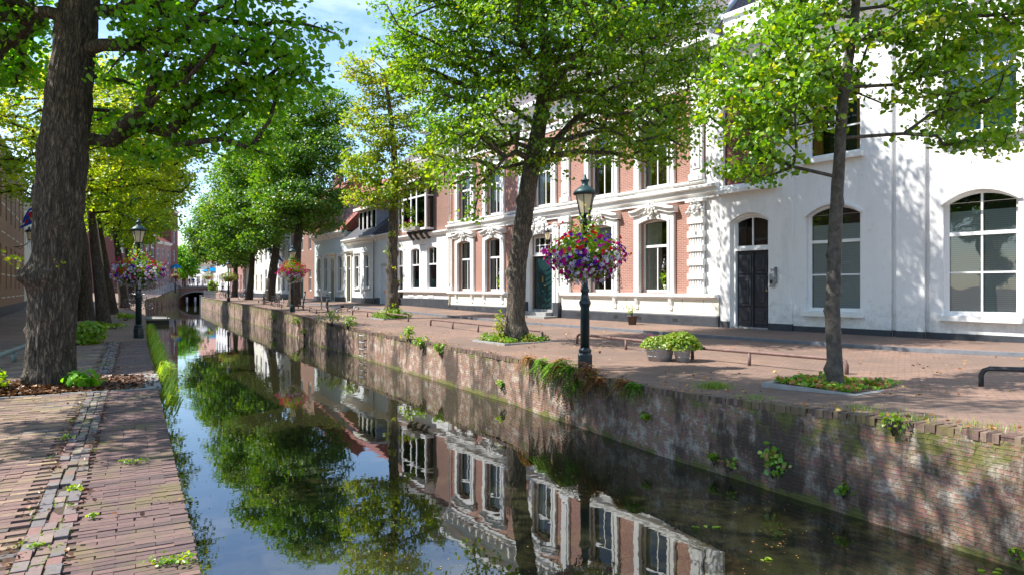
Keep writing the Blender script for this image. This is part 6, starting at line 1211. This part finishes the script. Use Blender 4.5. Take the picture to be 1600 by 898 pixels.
for k in range(160):
    n = random.choice([-.67, -.935, -.84, -.755]) + random.gauss(0, .02); a = random.uniform(-1.5, 14)
    if noise.noise(Vector((a*.9, n*3, 9))) > .12:
        for _ in range(6): p = LO + lu*(a+random.gauss(0,.04)) + ln*(n+random.gauss(0,.015)); C.append((p[0], p[1], .0))
blades('grass', C, .045, (0,0,0), 77, label='tiny weeds growing in the joints of the left gutter', w=.006, spread=1.2)
for i, (px, py, r, n_) in enumerate([(118,770,.09,60), (205,728,.12,60), (150,815,.06,30), (275,885,.13,70), (250,888,.08,30), (60,862,.05,20), (285,693,.06,25), (105,690,.08,30)]):
    bush(at(px, py) + Vector((0,0,.02)), r, .04, n_, .022, 'tiny weed rosette number %s in the left pavement' % '' if False else ['leafy weed in the gutter of the left pavement, middle distance','weed patch beside the upper gutter','small weed right of the sett gutter','weed patch on the quay edge at the bottom','small weed in the edge paving near the bottom','weed sprig in the brick pavement at lower left','sprig on the red edge paving halfway up','weed sprig in the shaded brick pavement'][i], mat='leaf', name='weed', seed=120+i, cat='weed', group='weeds in the left pavement')
# fallen leaves and litter
def litter(name, C, size, label, seed=0, mat='litter'):
    rg = np.random.default_rng(seed); C = np.array(C); n = len(C); o = leaf_quads(C, unit(rg.normal(size=(n,3))*.35 + (0,0,1)), size*rg.uniform(.5,1.4,n), name, M[mat], None, rg.random(n)); return tag(o, label, 'fallen leaves', kind='stuff')
C = []
for _ in range(2600):
    n = -random.random()**.8*5.5; a = random.uniform(-1.7, 18); p = LO + lu*a + ln*n
    if noise.noise(Vector((p[0]*1.1, p[1]*1.1, 5))) > -.02: C.append((p[0], p[1], .045))
for _ in range(1500): a = random.uniform(-1.7, 18); n = random.choice([-.66, -.94]) + random.gauss(0, .035); p = LO + lu*a + ln*n; C.append((p[0], p[1], .03 + .015*random.random())) if noise.noise(Vector((a*1.3, 0, n*2))) > -.1 else None
litter('fallen_leaves', C, .028, 'small brown leaves scattered over the left pavement', 3, 'litter_brown')
C = []
for _ in range(5200): r = abs(random.gauss(0, .55)) + .38; t = random.uniform(0, 2*math.pi); u_, v_ = r*math.cos(t)*1.1, max(-.95, min(.95, r*math.sin(t))); p = Vector((-7.35, 10.9)) + Vector(ln)*u_ + Vector(lu)*v_; C.append((p.x, p.y, .02 + .09*random.random()*math.exp(-(r-.4)*1.5)))
litter('fallen_leaves', C, .06, 'brown litter heaped round the foot of the massive left tree', 4, 'litter_brown')
C = []
Q, ZZ, s_ = resample(RE, RZ, .1)
for _ in range(5200):
    i = random.randrange(len(Q)); x, yy = Q[i]; d = random.random()**1.6*8; X_, Y_ = x + NN[0]*d, yy + NN[1]*d
    if 4 < Y_ < 50 and noise.noise(Vector((X_*.5, Y_*.5, 8))) > -.05: C.append((X_, Y_, gz(X_, Y_) + .035))
litter('fallen_leaves', C, .05, 'yellow and brown leaves scattered over the right hand street', 5)
C = []
for _ in range(5200):
    i = random.randrange(len(Q)); x, yy = Q[i]; d = .03 + abs(random.gauss(0, .30)); X_, Y_ = x + NN[0]*d, yy + NN[1]*d
    if 4.5 < Y_ < 26 and noise.noise(Vector((X_*.9, Y_*.9, 1))) > -.05: C.append((X_, Y_, gz(X_, Y_) + .03))
litter('fallen_leaves', C, .04, 'orange leaf litter and moss bits along the right quay edge', 6)
# specks floating on the water
C = []
for _ in range(2600):
    n = random.uniform(.9, 7.2); a = random.uniform(-2, 30); 
    if noise.noise(Vector((n*.5, a*.3, 4))) > 0.0: C.append((NN[0]*n + U[0]*a, NN[1]*n + U[1]*a, WATER + .004))
rg = np.random.default_rng(1); C = np.array(C); o = leaf_quads(C, np.tile((0,0,1.0), (len(C),1)), .012*rg.uniform(.4,1.6,len(C)), 'floating_specks', M['litter'], None, rg.uniform(.6,1,len(C))); tag(o, 'pale specks floating on the dark water', 'floating specks', kind='stuff')
def floating(px, py, r, label): 
    Y = F*(1.6-WATER)/(py-449); p = Vector(((px-800)/F*Y, Y, WATER+.006)); rg = np.random.default_rng(int(px)); C = rg.normal(size=(max(3, int(r*60)),3))*(r,r*.6,.002); o = leaf_quads(C, unit(rg.normal(size=C.shape)*.1 + (0,0,1)), (.07 if len(C) < 4 else .03)*rg.uniform(.5,1.2,len(C)), 'floating_leaf', M['grass' if len(C) < 4 else 'fern_brown'], None, rg.random(len(C))); o.location = p; tag(o, label, 'floating leaves')
floating(1087, 823, .05, 'bright green leaf floating near the reflected mansion'); floating(1119, 824, .03, 'small green leaf floating right of the brighter one'); floating(1195, 850, .16, 'loose patch of leaves floating below the dark wall'); floating(1545, 893, .05, 'leaf floating under the near brick wall'); floating(1195, 873, .03, 'single yellow leaf floating below the loose patch')
# ------------------------------------------------------------------ planters and pots
def tub(p, r0, r1, h, label, ell=1.0, ang=0):
    t = empty('zinc_tub', p, ang, label, 'planter', 'zinc planters in front of the white building'); q = MB(); q.lathe([(r0,0), (r1,h), (r1+.015,h+.005), (r1+.015,h+.03), (r1-.01,h+.03), (r1-.03,h-.03)], seg=28)
    for z in (.35, .72): rr = r0+(r1-r0)*z; q.lathe([(rr,h*z-.008), (rr+.008,h*z), (rr,h*z+.008)], seg=28)
    o = q.build('tub', M['zinc'], t); q = MB(); q.lathe([(0,h-.02), (r1-.02,h-.02)], seg=20); q.build('soil', M['soil'], t)
    for s in (-1, 1): q = MB(); q.tube([(s*(r1+.01), -.05, h-.06), (s*(r1+.05), -.03, h-.09), (s*(r1+.05), .03, h-.09), (s*(r1+.01), .05, h-.06)], .006, 5); q.build('handle', M['zinc'], t)
    t.scale = (ell, 1, 1); return t
pA, pB = at(1031, 562.5), at(1066, 564.5)
tub(pA, .22, .28, .29, 'wide zinc tub with pink flowers standing left of the bucket', 1.1); tub(pB, .13, .19, .30, 'narrow zinc bucket with leafy plant right of the wide tub')
def plant_ball(p, rx, rz, n, ls, label, mat, seed, z=.3):
    rg = np.random.default_rng(seed); t = empty('potted_plant', (p.x, p.y, p.z+z), 0, label, 'potted plant', 'plants in the zinc planters'); d = unit(rg.normal(size=(n,3))); d[:,2] = np.abs(d[:,2])*1.0 - .12; P = d*np.array((rx,rx*.8,rz))*(.7+.35*rg.random(n))[:,None]
    leaf_quads(P, unit(d*.6 + rg.normal(size=(n,3))*.5 + (0,0,.4)), ls*rg.uniform(.6,1.3,n), 'foliage', M[mat], t, np.clip(rg.normal(.72,.2,n),0,1)); q = MB()
    for k in range(8): q.tube([(0,0,0), tuple(P[k]*.9)], .005, 4)
    q.build('stem', M['twig'], t); return t, P, d
t, P, d = plant_ball(pA, .40, .26, 1600, .045, 'feathery green plant with small pink flowers in the wide tub', 'grass', 1)
rg = np.random.default_rng(3); k = 16; Pf = rg.normal(size=(k,3))*(.12,.08,.02) + (-.16,-.1,.24); flower_mesh(Pf, unit(rg.normal(size=(k,3))*.5 + (0,-.4,.7)), np.full(k,.013), 'pink_blossoms', M['fl_magenta'], t)
plant_ball(pB + Vector((-.02,.1,0)), .44, .36, 1500, .06, 'taller bright leafy plant growing from the narrow bucket', 'grass', 2)
pp = at(988, 510.5); pp.z += .08; t = empty('flower_pot', pp, 0, 'dark pot with a thin straggly plant against the mansion plinth', 'flower pot'); q = MB(); q.lathe([(.13,0), (.18,.30), (.2,.31), (.2,.34), (.17,.34), (.16,.3)], seg=16); q.build('pot', M['terracotta'], t)
bush(pp + Vector((0,0,.3)), .28, .55, 90, .05, 'thin straggly plant rising from the dark pot by the mansion', mat='leaf_yellow', seed=7, name='potted_plant', cat='potted plant')
q_ = FO + TB*.3 + nB*.4; t = empty('flower_pot', (q_.x, q_.y, gz(q_.x, q_.y)+.08), 0, 'pale tub with red flowers at the left end of the oriel house', 'flower pot'); q = MB(); q.lathe([(.28,0), (.34,.75), (.36,.76), (.36,.8)], seg=16); q.build('pot', M['trim'], t); rg = np.random.default_rng(8); C = rg.normal(size=(60,3))*(.25,.2,.06) + (0,0,.9); flower_mesh(C, unit(rg.normal(size=(60,3)) + (0,0,1)), np.full(60,.05), 'red_blossoms', M['fl_red'], t); leaf_quads(rg.normal(size=(120,3))*(.25,.2,.05) + (0,0,.85), unit(rg.normal(size=(120,3))), np.full(120,.08), 'foliage', M['leaf'], t, rg.random(120))
# window box flowers of the oriel
q_ = FO + TB*(26.3-22.4) + nB*.7; t = empty('window_box_plants', (q_.x, q_.y, 5.2), 0, 'green plants with pink flowers in the box under the oriel window', 'window box plants'); rg = np.random.default_rng(9); C = rg.normal(size=(170,3))*(.45,.35,.12) + (0,0,.1); leaf_quads(C, unit(rg.normal(size=C.shape)), np.full(170,.09), 'foliage', M['leaf'], t, rg.random(170)); flower_mesh(C[:25] + (0,0,.08), unit(rg.normal(size=(25,3))), np.full(25,.04), 'pink_blossoms', M['fl_pink'], t)
for i, px in enumerate((395, 402)):
    p = at(px, 463.5); t = empty('flower_pot', p, 0, ['left pale pot with orange flowers in front of the far white house', 'right pale pot with orange flowers in front of the far white house'][i], 'flower pot', 'pale pots by the far white house'); q = MB(); q.lathe([(.25,0), (.34,.7)], seg=12); q.build('pot', M['pile_white'], t); rg = np.random.default_rng(i); C = rg.normal(size=(50,3))*(.3,.3,.12) + (0,0,.9); leaf_quads(C, unit(rg.normal(size=C.shape)), np.full(50,.18), 'foliage', M['leaf'], t, rg.random(50)); flower_mesh(C[:20]*(1,1,1.05), unit(rg.normal(size=(20,3))), np.full(20,.09), 'orange_blossoms', M['fl_orange'], t)
p = inpl(335, 449, 96); p.z = gz(p.x, p.y); bush(p, 1.0, 2.2, 500, .25, 'bright yellow green round shrub beside the far lamp near the bridge', mat='grass', seed=40)
# ------------------------------------------------------------------ bicycles
def make_bike():
    t = empty('bicycle', (0,0,0), 0, 'bicycle', 'bicycle', 'parked bicycles')
    def wheel(x):
        q = MB(); n = 22; q.tube([(x + .33*math.cos(2*math.pi*k/n), 0, .34 + .33*math.sin(2*math.pi*k/n)) for k in range(n+1)], .02, 6, caps=False); w = q.build('wheel', M['tyre'], t, fix=False)
        q = MB(); q.tube([(x + .305*math.cos(2*math.pi*k/n), 0, .34 + .305*math.sin(2*math.pi*k/n)) for k in range(n+1)], .01, 5, caps=False)
        for k in range(14): a = 2*math.pi*k/14; q.tube([(x,0,.34), (x + .3*math.cos(a), 0, .34 + .3*math.sin(a))], .003, 3, caps=False)
        q.tube([(x,-.04,.34), (x,.04,.34)], .02, 6); q.build('spokes', M['steel'], w, fix=False)
    wheel(0); wheel(1.08); q = MB()
    for a, b in (((0,0,.34), (.42,0,.30)), ((.42,0,.30), (.28,0,.86)), ((.0,0,.34), (.3,0,.78)), ((.42,0,.30), (.90,0,.80)), ((.32,0,.72), (.88,0,.90)), ((.86,0,1.0), (1.08,0,.34))): q.tube([a, b], .017, 6)
    q.build('frame', M['iron'], t); q = MB(); q.tube([(.86,0,.98), (.85,0,1.1)], .014, 6); q.tube([(.68,-.28,1.12), (.82,-.2,1.12), (.88,0,1.1), (.82,.2,1.12), (.68,.28,1.12)], .013, 6); q.build('handlebar', M['steel'], t)
    q = MB(); q.box(.14, .38, -.07, .07, .90, .95); q.build('saddle', M['tyre'], t, bevel=.02); q = MB(); q.box(-.25, .2, -.07, .07, .72, .74); q.tube([(-.2,0,.72), (0,0,.34)], .01, 4); q.build('carrier', M['steel'], t)
    q = MB(); q.tube([(.42,-.12,.20), (.42,.12,.40)], .012, 5); q.build('pedals', M['iron'], t)
    return t
bk = make_bike(); first = True
bikes = [(512, 487, 1.9, 'bicycle standing in front of the low white house beside the low rail'), (519, 488, .3, 'bicycle lying low against the rail in front of the low white house'), (428, 478, 1.4, 'silver bicycle leaning by the thick leaning far trunk'), (436, 479, 2.0, 'dark bicycle right of the silver one by the far trunk'), (412, 475, 1.8, 'bicycle half hidden behind the thick leaning far trunk'), (346, 465.5, 1.2, 'bicycle parked at the dark railing left of the far lamp'), (352, 466.5, 1.9, 'bicycle parked at the dark railing nearest the far lamp'), (374, 467.5, 1.5, 'bicycle between the two farthest right bank trunks'), (199, 483, 1.1, 'bicycle against the row of left bank trunks'), (203, 481, 2.1, 'second bicycle among the left bank trunks'), (206, 478, 1.4, 'bicycle near the start of the left railing'), (208, 484, .8, 'dark bicycle just behind the left bank lamp')]
for px, py, a, lab in bikes:
    o = bk if first else copy_tree(bk); first = False; o.location = at(px, py); o.rotation_euler[2] = a; o['label'] = lab
bp_ = [o for o in col.objects if o.name.startswith('bicycle') and o.get('label', '').startswith('bicycle lying')][0]; bp_.rotation_euler = (R(70), 0, .6); bp_.location.z += .05
# bicycle stand
p = at(502, 484); t = empty('bicycle_stand', p, .3, 'curved grey bicycle stand beside the standing bicycle', 'bicycle stand'); q = MB(); q.tube([(0,0,0), (.02,0,.6), (-.1,0,1.15), (-.25,0,1.25)], .045, 8); q.build('hoop', M['steel'], t); q = MB(); q.box(-.4,.5,-.1,.1,0,.05); q.build('base', M['stone'], t)
p = at(473, 481); t = empty('bollard', p, 0, 'thin black leaning post between second lamp and bicycles', 'bollard'); q = MB(); q.tube([(0,0,0), (.15,0,1.0)], .05, 8); q.lathe([(.07,1.0), (.05,1.1), (0,1.12)], (.15,0,0), 8); q.build('post', M['iron'], t)
# ------------------------------------------------------------------ pontoon, piles, ladder rungs
p = Vector((-27.2, 50.2)); d_ = Vector((.866,.5)); t = empty('pontoon', (p.x+d_.x*.9, p.y+d_.y*.9, WATER), math.atan2(lu[1], lu[0]), 'small grey floating pontoon moored at the left quay', 'pontoon'); q = MB(); q.box(-2.2, 2.2, -.85, .85, .30, .42); q.build('deck', M['wood'], t); q = MB(); q.box(-2.15, 2.15, -.8, .8, -.1, .30); q.build('float', M['dark'], t)
for x in (-2, 2): q = MB(); q.tube([(x,-.7,.42), (x,-.7,.55)], .04, 6); q.build('cleat', M['iron'], t)
for i, (px, Y, mt, lab) in enumerate([(315.5, 92.5, 'pile_white', 'pale fender pile at the corner of the right quay'), (319.5, 91.0, 'iron', 'dark fender pile beside the pale one at the right quay corner')]):
    q = MB(); x = (px-800)/F*Y; q.box(x-.22, x+.22, Y-.2, Y+.2, -1.5, .55); q.box(x-.25, x+.25, Y-.23, Y+.23, .55, .62); tag(q.build('fender_pile', M[mt]), lab, 'fender pile')
for i, (px, lab) in enumerate([(292, 'left mooring pile inside the bridge arch'), (305, 'right mooring pile inside the bridge arch')]): Y = 108; q = MB(); x = (px-800)/F*Y; q.tube([(x,Y,-1.6), (x,Y,.1)], .17, 8); tag(q.build('mooring_pile', M['pile_white']), lab, 'mooring pile')
p0 = wallpt(570, 0, .05); t = empty('wall_ladder', (p0.x, p0.y, 0), PA, 'pale iron ladder rungs set into the quay wall below the slim tree', 'ladder')
for k in range(4): q = MB(); z = -.15 - k*.25; q.tube([(-.2,.0,z), (-.2,-.1,z), (.2,-.1,z), (.2,.0,z)], .018, 6); q.build('rung', M['pile_white'], t)
# ------------------------------------------------------------------ parasols, terrace, people
def parasol(px, py, Y, w, h, mat, lab, mat2=None):
    p = inpl(px, py, Y); t = empty('parasol', (p.x, p.y, 1.49), 0, lab, 'parasol', 'parasols of the far terrace'); q = MB(); q.tube([(0,0,0), (0,0,h)], .04, 6); q.build('pole', M['iron'], t); q = MB(); q.lathe([(w,h-.75), (w*.55,h-.35), (0,h)], seg=8, sm=False)
    if mat2:
        for i in range(len(q.m)): q.m[i] = 1 if (i % 8) in (0,1,2,3) else 0
    q.build('canopy', [M[mat]] + ([M[mat2]] if mat2 else []), t)
parasol(331, 430, 118, 1.9, 3.6, 'cloth_sky', 'blue and yellow parasol above the far terrace', 'cloth_yellow'); parasol(343, 430, 122, 1.8, 3.4, 'cloth_cream', 'cream parasol right of the blue and yellow one'); parasol(352, 430, 116, 1.6, 3.0, 'cloth_white', 'white parasol at the right end of the terrace'); parasol(318, 430, 126, 1.6, 2.9, 'cloth_white', 'white parasol left of the blue and yellow one'); parasol(378, 430, 108, 1.2, 3.9, 'cloth_sky', 'blue parasol seen between far trunks'); parasol(275, 430, 118, 1.0, 4.2, 'cloth_sky', 'small blue parasol by the dark brick house')
def person(p, ang, label, top, bottom, sit=False, s=1.0):
    J = {'pelvis': (0,0,.95), 'chest': (0,.02,1.32), 'neck': (0,0,1.50), 'head': (0,-.02,1.60), 'crown': (0,-.01,1.74), 'shL': (-.19,0,1.42), 'elL': (-.24,.03,1.14), 'haL': (-.22,-.12,.92), 'shR': (.19,0,1.42), 'elR': (.25,.03,1.14), 'haR': (.20,-.16,.98), 'hpL': (-.10,0,.90), 'knL': (-.12,-.06,.48), 'anL': (-.12,.02,.08), 'toL': (-.12,-.16,.03), 'hpR': (.10,0,.90), 'knR': (.11,.03,.48), 'anR': (.12,.14,.08), 'toR': (.12,-.04,.03)}
    if sit:
        for k, v in dict(knL=(-.14,-.45,.93-.03), anL=(-.14,-.42,.50), toL=(-.14,-.6,.45), knR=(.14,-.45,.90), anR=(.14,-.40,.50), toR=(.14,-.58,.45)).items(): J[k] = v
    E_ = [('pelvis','chest'),('chest','neck'),('neck','head'),('head','crown'),('chest','shL'),('shL','elL'),('elL','haL'),('chest','shR'),('shR','elR'),('elR','haR'),('pelvis','hpL'),('hpL','knL'),('knL','anL'),('anL','toL'),('pelvis','hpR'),('hpR','knR'),('knR','anR'),('anR','toR')]
    rad_ = dict(pelvis=.14, chest=.15, neck=.055, head=.09, crown=.075, shL=.07, shR=.07, elL=.042, elR=.042, haL=.035, haR=.035, hpL=.09, hpR=.09, knL=.06, knR=.06, anL=.04, anR=.04, toL=.035, toR=.035); ks = list(J); zoff = -.45 if sit else 0
    me = bpy.data.meshes.new('person'); me.from_pydata([(J[k][0], J[k][1], J[k][2]+zoff) for k in ks], [(ks.index(a), ks.index(b)) for a, b in E_], []); o = bpy.data.objects.new('person', me); col.objects.link(o); sk = o.modifiers.new('skin', 'SKIN')
    for i, k in enumerate(ks): me.skin_vertices[0].data[i].radius = (rad_[k], rad_[k]); me.skin_vertices[0].data[i].use_root = (k == 'pelvis')
    sb = o.modifiers.new('sub', 'SUBSURF'); sb.levels = sb.render_levels = 1; dg = bpy.context.evaluated_depsgraph_get(); m2 = bpy.data.meshes.new_from_object(o.evaluated_get(dg)); o.modifiers.clear(); o.data = m2
    for m_ in ('skin', top, bottom, 'hair'): m2.materials.append(M[m_])
    for pl in m2.polygons:
        x, yy, z = pl.center; z -= zoff; pl.material_index = 3 if (z > 1.66 or (z > 1.56 and yy > .02)) else (0 if z > 1.47 else (1 if (z > .93 and not (abs(x) > .2 and z < 1.15)) else (2 if z > .1 and (z < .93 and abs(x) < .2) else 0))); pl.use_smooth = True
    o.location = p; o.rotation_euler = (0,0,ang); o.scale = (s,)*3; return tag(o, label, 'person')
pe = [(302,447,120,.3,'person in blue shirt walking on the bridge','cloth_blue','cloth_dark'), (309,447,121,1.2,'person in white shirt standing on the bridge right of the one in blue','cloth_white','cloth_blue'), (296,447,119,2.5,'person in dark jacket crossing the bridge on the left','cloth_dark','cloth_dark'), (316,447,123,2,'person in cream clothes near the terrace','cloth_cream','cloth_dark'), (348,447,100,1,'person in white shirt among the bicycles at the far railing','cloth_white','cloth_dark')]
for px, py, Y, a, lab, c1, c2 in pe: p = inpl(px, py, Y); p.z = 1.6 if Y > 112 else gz(p.x, p.y); person(p, a, lab, c1, c2)
b_ = PL + TL2*8 + Vector((.9,-.4))*1.0; person((b_.x, b_.y, gz(b_.x, b_.y)), .8, 'seated person in red on the bench by the pinkish house', 'cloth_red', 'cloth_dark', sit=True)
t = empty('bench', (b_.x, b_.y, gz(b_.x, b_.y)), .8, 'dark bench under the seated person by the pinkish house', 'bench'); q = MB(); q.box(-.9,.9,-.15,.3,.38,.42); q.build('seat', M['wood'], t); q = MB(); q.box(-.9,.9,.3,.34,.5,.9); q.build('backrest', M['wood'], t)
for x in (-.8,.8): q = MB(); q.box(x-.04,x+.04,-.12,.3,0,.38); q.build('leg', M['iron'], t)
# shade outside the frame: the row goes on behind the camera
yb = 1.0
T_((-7.6, -1.5, 0), [(-7.6,-1.5,0), (-7.5,-1.5,3), (-7.3,-1.3,6), (-7.2,-1.2,9)], [.42,.36,.25,.1], [(-7.3,-1.4,7.6,3.0,3.0,1.9), (-5.4,0.2,7.2,2.0,2.2,1.3), (-7,-1,9.6,2.2,2.2,1.4), (-5.0,-2.6,7.0,2,2,1.2), (-9,1.6,6.6,1.8,1.8,1)], 520, 24, .13, .42, 'lime tree behind the viewer on the left bank', seed=61, limb_from=3.2, tip=.012, segs=16, step=.3)

# window plants standing inside two panes of the brick mansion
for i, (cx, sx_) in enumerate(((-2.98, .32), (-14.15, .3))):
    rg = np.random.default_rng(70+i); w_ = FB + TB*(cx+sx_) - nB*.22; t = empty('window_plant', (w_.x, w_.y, 1.52), 0, ['white flowering plant behind the large window right of the near lamp', 'white flowering plant behind the window left of the thick leaning tree'][i], 'window plant')
    C = rg.normal(size=(70,3))*(.07,.04,.22) + (0,0,.75); flower_mesh(C, unit(rg.normal(size=(70,3))*.5 + (nB.x, nB.y, .2)), np.full(70,.03), 'white_blossoms', M['fl_white'], t)
    C = rg.normal(size=(80,3))*(.08,.05,.2) + (0,0,.35); leaf_quads(C, unit(rg.normal(size=C.shape)), np.full(80,.12), 'foliage', M['leaf'], t, rg.random(80)); q = MB(); q.lathe([(.06,0), (.1,.16), (.09,.17)], seg=10); q.build('pot', M['white'], t)

for (pp_, seed_, z_) in ((L1p, 31, 2.2), (L2p, 32, 2.08)):
    host = min([o for o in col.objects if o.name.startswith('flower_basket')], key=lambda o: (o.location - pp_).length + abs(o.location.z - pp_.z - z_)); rg = np.random.default_rng(seed_); q = MB(); C = []
    for k in range(26):
        a = rg.uniform(0, 2*math.pi); r0 = rg.uniform(.35, .68); L_ = rg.uniform(.12, .34); x0, y0 = r0*math.cos(a), r0*math.sin(a)*.8; pts = [(x0, y0, -.28), (x0*1.06, y0*1.06, -.30-L_*.5), (x0*1.02, y0*1.02, -.30-L_)]; q.tube(pts, [.005,.004,.002], 3)
        for f in np.linspace(0, 1, 7): C.append(np.array(pts[0])*(1-f) + np.array(pts[2])*f + rg.normal(size=3)*.02)
    q.build('trailing_stems', M['twig'], host)['kind'] = 'stuff'; C = np.array(C); o = leaf_quads(C, unit(rg.normal(size=C.shape)), np.full(len(C), .035), 'trailing_leaves', M['leaf'], host, rg.random(len(C))); o['kind'] = 'stuff'
    S = C[rg.random(len(C)) < .45]; flower_mesh(S, unit(S*(1,1,0) + rg.normal(size=S.shape)*.3), np.full(len(S), .026), 'lilac_blossoms', M['fl_lilac'], host)
